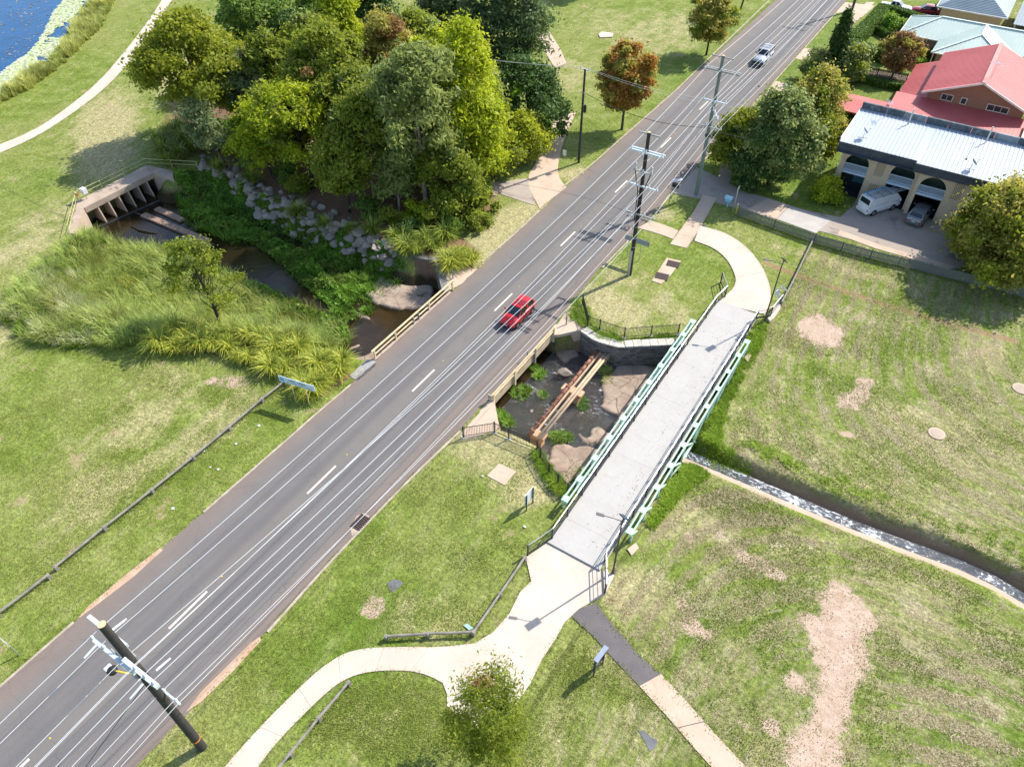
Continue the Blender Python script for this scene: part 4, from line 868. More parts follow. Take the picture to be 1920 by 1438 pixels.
run(1.05,11.8,-1.05,9.9,-1.1,10.9,lv_); run(1.7,11.8,.75,9.9,.3,10.9,lv_); run(2.25,11.8,1.5,9.9,1.2,10.9,lv_)
lo = 'overhead line on the lowest crossarms of the street poles'
run(-1.1,9.7,-1.1,7.1,-1.1,8.2,lo); run(.1,7.25,-.3,7.1,-.35,8.2,lo); run(.95,7.25,1.55,7.1,1.25,8.2,lo); run(1.15,7.1,.7,7.1,.7,8.2,lo)
wire([(7.4,15.1,7.7),(pl.x+.2,pl.y,8.3)], .028, M_bwire, 'black cable crossing the road from the treated pole to the slim pole', [.9])
for s in (-.5, .5): wire([(pl.x+s,pl.y,11.0),(pl.x-25,pl.y-4+s,10.0)], .012, M_wire, 'thin wire running from the slim pole into the grove', [.5], 'wires into the grove')
for s in (-.5, .5): wire([(pl.x+s,pl.y,11.0),(7.0,15.1+s,10.4)], .01, M_wire, 'thin wire crossing the road to the slim pole top', [.4], 'thin wires over the road')
wire([(8.0,15.1,7.6),(19.9,24.1,4.9)], .014, M_bwire, 'thin service cable from the treated pole to the arched units', [.5])
wire([(7.2,-53.6,8.6),(4.6,-66,.2)], .016, M_bwire, 'black stay cable slanting down from the near power pole', [.05], cat='stay cable')

# ------------------------------------------------------------------ solar lamps by the footbridge
M_panel = mat('solar_cell', (.012,.03,.075), (.018,.045,.11), 6, .18, spec=.6)
def solar_lamp(label, x, y, H, extra=False):
    o = thing('solar_lamp', label, 'street lamp', (x, y, 0))
    obj('lamp_post', MB().tube([(x,y,-.1),(x,y,.25),(x,y,.3),(x,y,H-.5)], [.1,.1,.07,.05], 10), M_dgrey, o)
    c = Vector((x+.05, y+.1, H)); ux = Vector((.9,-.38,0)).normalized(); uy = Vector((.25,.62,-.75)).normalized()
    uy = (uy-ux*uy.dot(ux)).normalized(); n = ux.cross(uy).normalized(); n = n if n.z > 0 else -n
    def quadbox(ctr, hx, hy, t, m, nm, par):
        vs = [ctr+ux*sx*hx+uy*sy*hy+n*sz*t for sz in (-1,1) for sx, sy in ((-1,-1),(1,-1),(1,1),(-1,1))]
        return obj(nm, MB().add(vs, [(3,2,1,0),(4,5,6,7),(0,1,5,4),(1,2,6,5),(2,3,7,6),(3,0,4,7)]), m, par)
    pn = quadbox(c, .24, .36, .025, M_dgrey, 'solar_panel', o); quadbox(c+n*.028, .215, .335, .004, M_panel, 'cell_sheet', pn)
    obj('panel_bracket', MB().tube([(x,y,H-.55), c-n*.03], .045, 6), M_dgrey, o)
    lx = Vector((x, y, H-.35)); le = lx+Vector((-1.05,-.32,.15))
    arm = obj('lamp_arm', MB().tube([lx, lx.lerp(le,.5)+Vector((0,0,.05)), le], .028, 6), M_dgrey, o)
    d = (le-lx).normalized(); obj('lamp_head', MB().beam(le, le+d*.5, .2, .06), M_dgrey, arm, bevel=.02)
    if extra:
        e = Vector((x+.75, y+.15, 3.9)); u2 = Vector((.85,-.5,0)).normalized()
        sp = obj('side_panel', MB().beam(e-uy*.45, e+uy*.45, .62, .05, n), mat('white_panel_frame', (.8,.8,.8), None, 4, .4), o)
        for k in range(4): obj('solar_cell', MB().beam(e-uy*.4+uy*.2*k+uy*.02+n*.029, e-uy*.4+uy*.2*(k+1)-uy*.005+n*.029, .5, .006, n), mat('blue_solar_cell', (.01,.09,.26), (.015,.12,.3), 6, .15, spec=.6), sp)
        obj('side_bracket', MB().tube([(x,y,3.7), e], .03, 6), M_steel, o)
        obj('camera_box', MB().box(x+.2,x+.5,y-.2,y+.05,3.25,3.65), mat('white_box_paint', (.75,.75,.76), None, 4, .4), o, bevel=.02); obj('horn', MB().lathe([(.05,0),(.14,.25)], (x+.55, y-.15, 3.0), 10), mat('white_box_paint', (.75,.75,.76)), o)
l1, l2 = P(1149,1074), P(1433,603)
solar_lamp('dark solar lamp post beside the near end of the footbridge', l1.x, l1.y, 6.2)
solar_lamp('dark solar lamp post with extra blue side panel at the far footbridge end', l2.x, l2.y, 6.6, True)

# ------------------------------------------------------------------ signs
def text_mesh(txt, size, m, origin, ux, uy, par, name='lettering'):
    cu_ = bpy.data.curves.new(name, 'FONT'); cu_.body = txt; cu_.size = size; cu_.align_x = 'CENTER'; cu_.align_y = 'CENTER'; cu_.extrude = .002
    t = bpy.data.objects.new('tmp', cu_); col.objects.link(t); dg = bpy.context.evaluated_depsgraph_get()
    me = bpy.data.meshes.new_from_object(t.evaluated_get(dg)); bpy.data.objects.remove(t); me.name = name
    nz = ux.cross(uy); inv = WM[par.name].inverted()
    for v in me.vertices: v.co = inv @ (origin + ux*v.co.x + uy*v.co.y + nz*v.co.z)
    me.materials.clear(); me.materials.append(m); return obj(name, me, None, par, local=True)
s0, s1 = P(555,752), P(581,760); g_ = thing('creek_sign', 'pale blue creek name sign reading WEST CREEK on two slim posts by the road', 'sign', s0)
zt = 2.55; ux = (s1-s0); L_ = ux.length; ux = ux.normalized(); uy = Vector((0,0,1)); nz = ux.cross(uy)
for s in (s0, s1): obj('post', MB().tube([s+Vector((0,0,-.1)), s+Vector((0,0,zt-.1))], .035, 8), M_cream, g_)
cen = s0.lerp(s1, .5)+Vector((0,0,zt-.28)); M_sign = mat('pale_blue_sign', (.62,.73,.82), (.58,.69,.79), 3, .4)
pl_ = obj('board', MB().beam(cen-ux*1.62+nz*.05, cen+ux*1.62+nz*.05, .04, .62), M_sign, g_)
obj('emblem', MB().beam(cen-ux*1.52+nz*.073, cen-ux*1.17+nz*.073, .006, .42), mat('sign_blue', (.10,.40,.68), (.16,.5,.75), 6, .4), pl_)
M_ink = mat('sign_ink', (.02,.03,.06), None, 3, .6)
text_mesh('WEST  CREEK', .26, M_ink, cen+nz*.073+ux*.05+uy*.08, ux, uy, pl_); text_mesh('PART OF THE GOWRIE CREEK CATCHMENT', .115, M_ink, cen+nz*.073+ux*.2-uy*.18, ux, uy, pl_)
def info_sign(label, a, b, h0, h1, m_back, m_post, wider=.12):
    a, b = Vector(a), Vector(b); o = thing('information_sign', label, 'sign', a); d = (b-a).normalized(); n = Vector((d.y,-d.x,0))
    for s in (a, b): obj('post', MB().tube([s+Vector((0,0,-.1)), s+Vector((0,0,h1-.03))], .05, 8), m_post, o)
    c0, c1 = a-d*wider-n*.07, b+d*wider-n*.07; zc = (h0+h1)/2
    obj('panel', MB().beam(c0+Vector((0,0,zc)), c1+Vector((0,0,zc)), .05, h1-h0), m_back, o, bevel=.01); return o, d, n
info_sign('white backed information sign on two dark posts beside the picket fence', P(987,957), P(999,942), .55, 1.75, mat('white_sign_back', (.72,.76,.77), None, 3, .5), M_dgrey)
o_, d_, n_ = info_sign('dark slate information sign beside the asphalt path', P(1113,1266), P(1130,1243), .4, 2.0, mat('slate_sign', (.10,.115,.14), (.07,.08,.1), 3, .5), M_dgrey, .05)
a, b = P(1113,1266), P(1130,1243); obj('sign_hood', MB().beam(a-d_*.1+Vector((0,0,2.03)), b+d_*.1+Vector((0,0,2.03)), .3, .06), mat('slate_hood', (.28,.32,.42), None, 3, .4), o_)
for k in range(3): obj('text_block', MB().beam(a.lerp(b,.1)+n_*-.04+Vector((0,0,1.7-.35*k)), a.lerp(b,.8-.15*k)+n_*-.04+Vector((0,0,1.7-.35*k)), .006, .1), M_ins, o_)
a, b = P(1175,484), P(1198,490); o_ = thing('road_sign', 'grey back of a wide road sign on two thin posts beside the timber pole', 'road sign', a); d_ = (b-a).normalized(); d_ = Vector((1,0,0)); H_ = 2.55
for s in (a, b): obj('post', MB().tube([s, s+Vector((0,0,H_))], .035, 7), M_steel, o_)
obj('plate', MB().beam(a+Vector((-.45,.06,H_-.25)), Vector((b.x+.85, a.y+.06, H_-.25)), .03, .55), mat('sign_back_grey', (.30,.33,.35), (.24,.27,.29), 3, .5), o_)
a, b = P(1254,382), P(1268,387); o_ = thing('solar_speed_sign', 'roadside electronic sign with solar panel on two grey posts', 'road sign', a)
for s in (a, b): obj('post', MB().tube([s, s+Vector((0,0,2.6))], .05, 7), M_steel, o_)
obj('display_box', MB().box(a.x+.05,b.x-.1,a.y-.15,a.y+.1,2.1,2.6), M_dgrey, o_, bevel=.02); obj('speaker', MB().box(a.x+.2,b.x-.2,a.y-.2,a.y-.15,2.2,2.45), M_black, o_)
obj('solar_panel', MB().beam((a.x+.1,a.y-.1,2.85),(b.x,a.y+.35,3.05), .5, .03), mat('pale_solar_panel', (.55,.6,.62), None, 4, .2), o_); obj('aerial', MB().tube([(a.x+.1,a.y,2.7),(a.x+.1,a.y,3.6)], .012, 5), M_dgrey, o_)
q = P(1246,296); o_ = thing('path_sign', 'small white sign on a thin post beside the grove path', 'sign', P(722+0,0) if 0 else P(1057,318)); q = P(1057,318)
obj('post', MB().tube([q, q+Vector((0,0,2.3))], .03, 6), M_steel, o_); obj('plate', MB().box(q.x-.22,q.x+.22,q.y-.04,q.y-.02,1.75,2.4), mat('white_box_paint', (.75,.75,.76)), o_)
q = P(36,1228); o_ = thing('street_post', 'grey metal post with small plate beside the near log rail', 'sign', q)
obj('post', MB().tube([q, q+Vector((0,0,1.75))], .04, 7), M_steel, o_); obj('plate', MB().box(q.x-.35,q.x+.35,q.y-.04,q.y-.015,1.55,1.9), mat('white_box_paint', (.75,.75,.76)), o_)
q = P(1374,397); o_ = thing('street_name_post', 'slim grey-green street name post at the end of the paling fence', 'street sign', q)
obj('post', MB().tube([q, q+Vector((0,0,3.0))], .05, 7), M_steel, o_); obj('name_plate', MB().box(q.x-.04,q.x+.0,q.y-.1,q.y+.5,2.5,2.9), mat('pale_green_plate', (.45,.6,.52), None, 3, .5), o_)
q = P(1380,400); o_ = thing('marker_post', 'short yellow marker post with white cap beside the paling fence', 'marker post', q)
obj('post', MB().tube([q, q+Vector((0,0,1.05))], .07, 8), M_yellow, o_); obj('cap', MB().tube([q+Vector((0,0,1.05)), q+Vector((0,0,1.2))], .075, 8), M_white, o_)
q = P(1363,388); o_ = thing('letterbox', 'pale blue house shaped letterbox on a short post by the driveway', 'letterbox', q); M_lb = mat('pale_blue_paint', (.25,.55,.68), (.3,.6,.72), 3, .5)
obj('post', MB().tube([q, q+Vector((0,0,.75))], .09, 7), M_lb, o_); obj('box', MB().box(q.x-.3,q.x+.3,q.y-.26,q.y+.26,.72,1.1), M_lb, o_)
obj('roof', MB().add([(q.x-.4,q.y-.34,1.08),(q.x+.4,q.y-.34,1.08),(q.x+.4,q.y+.34,1.08),(q.x-.4,q.y+.34,1.08),(q.x-.4,q.y,1.36),(q.x+.4,q.y,1.36)], [(0,1,5,4),(2,3,4,5),(1,2,5),(3,0,4),(3,2,1,0)]), mat('pale_blue_roof', (.4,.66,.76), None, 3, .5), o_)

# ------------------------------------------------------------------ pits, grates, manholes
M_grate = mat('rusted_grate', (.10,.06,.05), (.06,.04,.035), 5, .8)
def grate(par, c, ux, uy, hx, hy, z, n=9):
    fr = obj('grate_recess', MB().prism([xy(c-ux*hx-uy*hy), xy(c+ux*hx-uy*hy), xy(c+ux*hx+uy*hy), xy(c-ux*hx+uy*hy)], z-.05, z+.006), M_black, par)
    for k in range(n):
        t = -1+2*(k+.5)/n; obj('grate_bar', MB().beam(c+ux*(hx*t)-uy*hy+Vector((0,0,z+.018)), c+ux*(hx*t)+uy*hy+Vector((0,0,z+.018)), hx/n*1.1, .03), M_grate, fr)
pa = px((1232,512),(1250,484),(1277,490),(1258,516),(1240,533),(1222,527))
pt = thing('grated_pit', 'tan concrete pad with two dark grates beside the dark power pole', 'drain pit', P(1250,508)); obj('pad', MB().prism([xy(p) for p in pa], -.2, .04), M_conc_slab, pt)
for c in (P(1262,496), P(1241,519)):
    u_ = (P(1277,490)-P(1250,484)).normalized(); v_ = Vector((-u_.y,u_.x,0)); grate(pt, c, u_, v_, .62, .5, .04, 12)
pt = thing('kerb_inlet', 'concrete kerb inlet with rusty bar grate at the road edge', 'drain', P(675,984)); obj('surround', MB().prism([xy(p) for p in px((657,992),(668,968),(682,962),(693,968),(672,998),(660,1005))], -.2, .042), M_conc_old, pt)
u_ = Vector((0,1,0)); grate(pt, P(676,980), u_, Vector((1,0,0)), .62, .42, .042, 8)
patchp = thing('concrete_pad', 'square tan concrete pad in the worn grass above the picket fence', 'concrete pad', P(942,890)); obj('pad', MB().prism([xy(p) for p in px((913,892),(936,869),(968,884),(946,910))], -.2, .03), M_conc_slab, patchp)
patchp = thing('concrete_pad', 'small pale concrete pad on the park lawn across the road', 'concrete pad', P(1137,66)); obj('pad', MB().prism([xy(p) for p in px((1122,66),(1128,61),(1150,64),(1148,71),(1125,72))], -.2, .12), M_conc, patchp)
for p, lab in (((1756,813), 'round concrete manhole cover ringed by dry grass on the field'), ((1913,729), 'round concrete manhole cover beyond the other one on the field')):
    q = P(*p); o_ = thing('manhole', lab, 'manhole', q); obj('ring', MB().lathe([(.62,-.1),(.62,.05),(.55,.07)], q, 20), M_conc_slab, o_); obj('lid', MB().lathe([(.46,.0),(.46,.078),(.42,.085)], q, 20), M_conc_old, o_)
q = P(877,1178); obj('valve_box', MB().prism([xy(p) for p in px((868,1172),(877,1169),(888,1178),(880,1182))], -.1, .05), mat('pale_green_box', (.35,.5,.45), None, 3, .5), label='pale green lid in the lawn beside the bent log rail', cat='utility lid')
# litter on the verge: bits of paper
for i, (x, y) in enumerate(((384,846),(443,832),(486,798),(395,876),(410,880),(325,953),(905,893),(984,987))):
    q = P(x, y); s = .09+.03*(i % 3); obj('litter', MB().add([(q.x-s,q.y,.03),(q.x,q.y-s,.06),(q.x+s,q.y,.02),(q.x,q.y+s*.8,.07)], [(0,1,2,3)]), mat('white_paper', (.75,.75,.74), None, 4, .8), label='scrap of white paper lying in the grass', cat='litter', group='scraps of litter on the verges')

# ------------------------------------------------------------------ houses
def brickmat(name, c, c2, mortar, sc_=1.0):
    m, nb, b = newmat(name); p = nb.pos(); s = nb.n('ShaderNodeSeparateXYZ', {0: p})
    v = nb.n('ShaderNodeCombineXYZ', {0: nb.m('ADD', s.outputs[0], s.outputs[1]), 1: s.outputs[2], 2: 0.0}).outputs[0]
    br = nb.n('ShaderNodeTexBrick', {'Vector': v, 'Color1': (*c,1), 'Color2': (*c2,1), 'Mortar': (*mortar,1), 'Scale': sc_, 'Mortar Size': .01, 'Brick Width': .24, 'Row Height': .085, 'Bias': -.1})
    cl = nb.mix(.25, br.outputs[0], nb.mix(nb.noise(p, 7, 4, .7), tuple(x*.55 for x in c), tuple(min(1,x*1.4) for x in c)))
    nb.set(b.inputs['Base Color'], cl); b.inputs['Roughness'].default_value = .9; nb.set(b.inputs['Normal'], nb.bump(br.outputs[1], .4, -.01)); return m
M_brickA = brickmat('cream_brick', (.56,.42,.27), (.66,.53,.37), (.55,.48,.4))
M_brickB = brickmat('brown_brick', (.27,.125,.065), (.36,.19,.105), (.3,.23,.18))
M_brickC = brickmat('tan_brick', (.36,.22,.13), (.42,.28,.18), (.4,.33,.27))
def roofmat(name, c, c2, dirt, rough=.45):
    m, nb, b = newmat(name); p = nb.pos(); cl = nb.mix(nb.step(nb.noise(p, .25, 4), .3, .7), c, c2)
    cl = nb.mix(nb.m('MULTIPLY', nb.step(nb.noise(p, .9, 6, .75, .6), .56, .78), .45), cl, dirt)
    nb.set(b.inputs['Base Color'], cl); b.inputs['Roughness'].default_value = rough; return m
M_roofA = roofmat('white_metal_roof', (.40,.45,.50), (.46,.50,.54), (.28,.27,.25), .4)
M_roofB = roofmat('faded_red_metal_roof', (.50,.105,.095), (.56,.135,.12), (.36,.09,.08), .5)
M_roofC = roofmat('pale_green_metal_roof', (.50,.60,.52), (.58,.68,.6), (.36,.42,.36), .4)
M_roofD = roofmat('grey_blue_tiles', (.27,.33,.36), (.33,.39,.42), (.18,.22,.24), .7)
M_fascia = mat('charcoal_fascia', (.045,.055,.07), (.07,.08,.095), 1.5, .7, stain=((.13,.14,.15), 1.0, .5))
M_parapet = mat('stained_parapet', (.07,.085,.10), (.16,.18,.19), 1.2, .85, stain=((.35,.37,.37), .9, .6))
M_glass = mat('window_glass', (.02,.03,.035), (.03,.04,.045), 2, .06, spec=.8)
M_greenglass = mat('green_balcony_glass', (.03,.055,.035), (.02,.035,.02), 1.0, .12, spec=.7)
M_trim = mat('pale_blue_trim', (.46,.56,.68), (.5,.6,.72), 3, .5)
M_wtrim = mat('white_trim', (.72,.68,.62), None, 3, .5)
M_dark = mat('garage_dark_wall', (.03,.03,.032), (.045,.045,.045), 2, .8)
M_tan = mat('cream_render', (.60,.44,.25), (.64,.48,.28), .8, .85, bump=.1)
def roof_slope(par, a, b, c, d, m, rib=.4, ribw=.06, ribh=.035, th=.06, name='roof', extra=None):
    """metal roof slope: a-b is the lower edge, d-c the upper; ribs run up the slope"""
    a, b, c, d = map(Vector, (a, b, c, d)); n = (b-a).cross(d-a).normalized(); n = n if n.z > 0 else -n
    o = obj(name, MB().add([a,b,c,d]+[p-n*th for p in (a,b,c,d)], [(0,1,2,3),(7,6,5,4),(0,4,5,1),(1,5,6,2),(2,6,7,3),(3,7,4,0)]), m, par)
    rb_ = MB(); k = int(max((b-a).length, (c-d).length)/rib)
    e = (b-a).normalized(); La = (b-a).length
    for i in range(1, k):
        s = i*rib; lo_ = a+e*s
        # upper end: walk up until the slanted side (hips) cuts it
        up = (d-a)-e*(d-a).dot(e); t0, t1 = 0.0, 1.0
        sd = (d-a).dot(e); sc_ = (c-a).dot(e)
        if sd > .01 and s < sd: t1 = s/sd
        if La-sc_ > .01 and s > sc_: t1 = min(t1, (La-s)/(La-sc_))
        if sd < -.01: pass
        if t1 > .04: rb_.beam(lo_+n*ribh*.4, lo_+up*t1*.995+n*ribh*.4, ribw, ribh, n)
    if rb_.v: obj('roof_ribs', rb_, m, o, kind='stuff')
    return o
def window(par, x0, x1, y, z0, z1, axis='x', panes=2, fm=None, gm=None):
    fm = fm or M_wtrim
    def bxx(a0, a1, d0, d1, b0, b1): return MB().box(a0,a1,y-d1,y-d0,b0,b1) if axis == 'x' else MB().box(y-d1,y-d0,a0,a1,b0,b1)
    wn = obj('window', bxx(x0-.06, x1+.06, -.02, .04, z0-.06, z1+.06), fm, par)
    for k in range(panes):
        a0 = x0+(x1-x0)*k/panes; a1 = x0+(x1-x0)*(k+1)/panes; obj('pane', bxx(a0+.025, a1-.025, .042, .05, z0+.02, z1-.02), gm or M_glass, wn)
    return wn
# --- arched two-storey units
ua = thing('arched_units', 'two-storey cream brick units with arched balconies and white metal roof', 'apartment building', (28,24,0))
def arched_front(x0, x1, Y, arches, top=5.0, th=.3):
    xs = x0
    for a0, a1, tp in arches + [(x1, None, None)]:
        if a0 - xs > .02: obj('pillar', MB().box(xs, a0, Y, Y+th, -.05, top), M_brickA, ua)
        if a1 is None: break
        r = (a1-a0)/2; sp = tp-r; n = 14; cx_ = (a0+a1)/2
        arc = [(cx_-r*math.cos(math.pi*i/n), sp+r*math.sin(math.pi*i/n)) for i in range(n+1)]
        vs = []; fs = []
        for x, z in arc: vs += [(x,Y,z),(x,Y,top),(x,Y+th,z),(x,Y+th,top)]
        for i in range(n): k = 4*i; fs += [(k,k+4,k+5,k+1),(k+2,k+3,k+7,k+6),(k,k+2,k+6,k+4),(k+1,k+5,k+7,k+3)]
        sp_ = obj('arch', MB().add(vs, fs), M_brickA, ua)
        ring = MB()
        for (xa, za), (xb, zb) in zip(arc, arc[1:]):
            o1 = 1.09; ring.add([(xa,Y-.025,za),(xb,Y-.025,zb),(cx_+(xb-cx_)*o1,Y-.025,sp+(zb-sp)*o1),(cx_+(xa-cx_)*o1,Y-.025,sp+(za-sp)*o1)]+[(xa,Y,za),(xb,Y,zb),(cx_+(xb-cx_)*o1,Y,sp+(zb-sp)*o1),(cx_+(xa-cx_)*o1,Y,sp+(za-sp)*o1)], [(3,2,1,0),(2,3,7,6),(0,1,5,4)])
        obj('arch_ring', ring, mat('pale_arch_brick', (.64,.52,.38), (.56,.44,.3), 4, .85), sp_)
        bal = obj('balcony', MB().box(a0+.01, a1-.01, Y+.02, Y+1.6, 2.42, 2.68), M_trim, ua)
        for z in (2.78, 3.5): obj('balcony_rail', MB().box(a0+.01, a1-.01, Y+.08, Y+.14, z-.04, z+.04), M_trim, bal)
        bb = MB(); k = int((a1-a0)/.13)
        for i in range(k): xx = a0+.06+(a1-a0-.12)*i/(k-1); bb.box(xx-.028, xx+.028, Y+.09, Y+.13, 2.8, 3.48)
        obj('balusters', bb, M_trim, bal, kind='stuff')
        obj('balcony_door', MB().box(a0-.1, a1+.1, Y+1.6, Y+1.7, 2.68, 4.9), M_greenglass, ua)
        xs = a1
arched_front(20.0, 27.78, 24.0, [(20.45,22.9,4.78),(25.1,27.5,4.86)])
arched_front(27.78, 43.6, 23.45, [(28.15,30.7,4.66),(32.7,35.15,4.7),(36.6,39.1,4.7),(40.6,43.0,4.7)])
obj('end_wall', MB().box(20.0, 20.3, 24.3, 31.8, -.05, 5.2), M_brickA, ua); obj('end_wall', MB().box(43.3, 43.6, 23.75, 31.8, -.05, 5.2), M_brickA, ua); obj('back_wall', MB().box(20.3, 43.3, 31.5, 31.8, -.05, 5.2), M_brickA, ua)
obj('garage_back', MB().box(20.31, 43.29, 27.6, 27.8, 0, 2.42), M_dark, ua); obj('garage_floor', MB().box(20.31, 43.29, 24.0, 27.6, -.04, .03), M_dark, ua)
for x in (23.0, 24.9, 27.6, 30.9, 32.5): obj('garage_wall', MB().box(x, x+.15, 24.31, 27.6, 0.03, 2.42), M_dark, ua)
obj('entry_screen', MB().box(20.5, 22.9, 25.6, 25.65, .0, 2.4), M_glass, ua); obj('entry_window', MB().box(21.6, 22.8, 25.55, 25.598, .9, 2.1), mat('teal_glass', (.06,.17,.22), None, 2, .1), ua)
for x0, z0, nz_, Y, sk in ((23.55,3.0,13,24.0,0), (23.55,.9,8,24.0,0), (31.25,2.9,13,23.45,0), (35.4,2.9,13,23.45,0)):
    hb = MB()
    for i in range(nz_):
        for j in range(4):
            xx = x0+j*.235+(.115 if i % 2 else 0); zz = z0+i*.142; hb.box(xx, xx+.12, Y-.003, Y+.02, zz, zz+.085)
    obj('breeze_block_hole_shade', hb, M_black, ua, kind='stuff')  # solid black blocks: shade inside the screen holes put in as colour
dp_ = obj('downpipe', MB().tube([(19.93,23.93,0),(19.93,23.93,5.0)], .05, 7), M_wtrim, ua)
rA = roof_slope(ua, (19.35,23.5,5.82), (27.1,23.5,5.82), (27.1,31.7,6.25), (19.35,31.7,6.25), M_roofA, .4, .07, .075)
rA2 = roof_slope(ua, (27.1,22.95,5.8), (44.0,22.95,5.8), (44.0,31.7,6.25), (27.1,31.7,6.25), M_roofA, .4, .07, .075)
obj('fascia', MB().box(19.3, 27.05, 23.42, 23.5, 4.95, 5.86), M_fascia, ua); obj('fascia', MB().box(27.05, 37.2, 22.85, 22.95, 4.95, 5.86), M_fascia, ua); obj('fascia', MB().box(37.2, 44.0, 22.7, 22.8, 4.95, 5.86), M_fascia, ua); obj('fascia_return', MB().box(27.05, 27.13, 22.95, 23.5, 4.95, 5.84), M_fascia, ua)
obj('soffit', MB().box(19.35, 43.9, 23.0, 24.0, 4.94, 4.98), M_fascia, ua)
obj('end_barge', MB().box(19.28, 19.36, 23.5, 31.8, 5.3, 6.3), M_wtrim, ua)
for k in range(11):
    x0 = 19.35+k*2.25; obj('parapet_panel', MB().box(x0+.01, x0+2.23, 31.7, 31.95+.02*(k % 2), 5.2, 6.95), M_parapet if k % 4 != 2 else mat('pale_parapet', (.3,.33,.35), (.12,.14,.15), 1.4, .85), ua)
for x in (24.6, 32.3): obj('vent_pipe', MB().tube([(x,30.6,6.1),(x,30.6,7.9)], .07, 8), M_wtrim, ua)
def dish(label, x, y, z, ang):
    o = thing('satellite_dish', label, 'satellite dish', (x,y,z))
    obj('mast', MB().tube([(x,y,z-.05),(x,y,z+.55)], .03, 6), M_steel, o); obj('foot', MB().beam((x-.5,y-.1,z+.02),(x+.4,y+.1,z+.02),.04,.04), M_steel, o)
    c = Vector((x,y-.08,z+.75)); vs = []; fs = []; n = 14; ax = Vector((math.cos(ang),math.sin(ang),.75)).normalized(); ux_ = ax.cross(Vector((0,0,1))).normalized(); uy_ = ux_.cross(ax)
    prof = [(.02,0),(.16,.02),(.3,.06),(.38,.1),(.38,.12),(.28,.075),(.02,.015)]
    for r_0, h_ in prof:
        for k in range(n): a_ = 6.2832*k/n; vs.append(c+ux_*math.cos(a_)*r_0+uy_*math.sin(a_)*r_0+ax*h_)
    for i in range(len(prof)-1):
        for k in range(n): fs.append((i*n+k, i*n+(k+1) % n, (i+1)*n+(k+1) % n, (i+1)*n+k))
    obj('reflector', MB().add(vs, fs), mat('grey_dish', (.25,.29,.32), None, 3, .45), o, smooth=True); obj('feed_arm', MB().tube([c-uy_*.36, c+ax*.55-uy_*.12], .018, 5), M_steel, o); obj('feed_horn', MB().tube([c+ax*.52-uy_*.12, c+ax*.6-uy_*.1], .05, 7), M_dgrey, o)
dish('grey satellite dish on the white roof near its street end', 21.2, 25.4, 5.95, .6); dish('grey satellite dish on the white roof beside the rust stain', 31.9, 24.5, 5.9, .6); dish('grey satellite dish on the white roof behind the large garden tree', 37.2, 24.6, 5.9, .6)
q = Vector((31.2,26.2,6.0)); o_ = thing('roof_aerial', 'rusting roof mast on the white metal roof', 'aerial', q); obj('mast', MB().tube([q, q+Vector((0,0,1.9))], .022, 6), M_dgrey, o_); obj('collar', MB().lathe([(.12,0),(.08,.08)], q, 8), M_rust, o_)
def yagi(label, q, ang, L=1.6):
    o = thing('tv_aerial', label, 'aerial', q); obj('mast', MB().tube([q, q+Vector((0,0,1.7))], .022, 6), M_steel, o); d = Vector((math.cos(ang), math.sin(ang), .0)); n = Vector((-d.y, d.x, 0)); c = q+Vector((0,0,1.7))
    b = obj('boom', MB().tube([c-d*L/2, c+d*L/2], .022, 5), M_ins, o)
    for k in range(7): t = -L/2+L*k/6; w_ = .75-.06*k; obj('element', MB().tube([c+d*t-n*w_, c+d*t+n*w_], .013, 5), M_ins, b)
yagi('spiky television aerial behind the stained parapet', Vector((36.0,34.5,3.2)), 1.9, 1.8); yagi('small television aerial on the red gable ridge', Vector((30.3,45.0,7.4)), 1.2, .8); yagi('small television aerial on the white roof near the parapet', Vector((22.1,30.9,6.2)), .4, .5)
# --- red roofed brick house
hb_ = thing('red_roof_house', 'brown brick gabled house with faded red metal roofs', 'house', (30,48,0))
obj('wall', MB().box(24.7, 35.0, 43.4, 56.0, 0, 5.45), M_brickB, hb_)
obj('gable', MB().add([(24.7,43.4,5.45),(35.0,43.4,5.45),(29.85,43.4,7.45),(24.7,43.65,5.45),(35.0,43.65,5.45),(29.85,43.65,7.45)], [(0,1,2),(5,4,3),(0,3,4,1),(1,4,5,2),(2,5,3,0)]), M_brickB, hb_)
obj('gable', MB().add([(24.7,56,5.45),(35.0,56,5.45),(29.85,56,7.45),(24.7,55.75,5.45),(35.0,55.75,5.45),(29.85,55.75,7.45)], [(2,1,0),(3,4,5),(1,4,3,0),(2,5,4,1),(0,3,5,2)]), M_brickB, hb_)
roof_slope(hb_, (24.0,56.6,5.22), (24.0,42.6,5.22), (29.85,42.6,7.58), (29.85,56.6,7.58), M_roofB, .42, .05, .035); roof_slope(hb_, (35.7,42.6,5.22), (35.7,56.6,5.22), (29.85,56.6,7.58), (29.85,42.6,7.58), M_roofB, .42, .05, .035)
obj('ridge_cap', MB().beam((29.85,42.55,7.6),(29.85,56.65,7.6), .45, .06), mat('pink_ridge_cap', (.62,.22,.19), (.56,.18,.16), 2, .5), hb_)
for s, xe in ((1,24.0),(-1,35.7)): obj('barge_board', MB().beam((xe,42.57,5.12),(29.85,42.57,7.5), .06, .2, (0,0,1)), M_wtrim, hb_)
for x0, x1 in ((26.2,27.4),(28.35,28.9),(31.2,33.4)): window(hb_, x0, x1, 43.4, 4.55 if x1-x0 < 2 else 4.5, 5.2 if x1-x0 < 2 else 5.15, panes=1 if x1-x0 < .7 else (2 if x1-x0 < 1.5 else 3))
roof_slope(hb_, (21.3,34.4,2.95), (40.5,34.4,2.95), (40.5,43.38,4.35), (21.3,43.38,4.35), M_roofB, .42, .05, .035); obj('lower_wall', MB().box(21.9, 40.0, 35.2, 43.35, 0, 2.95), M_brickB, hb_)
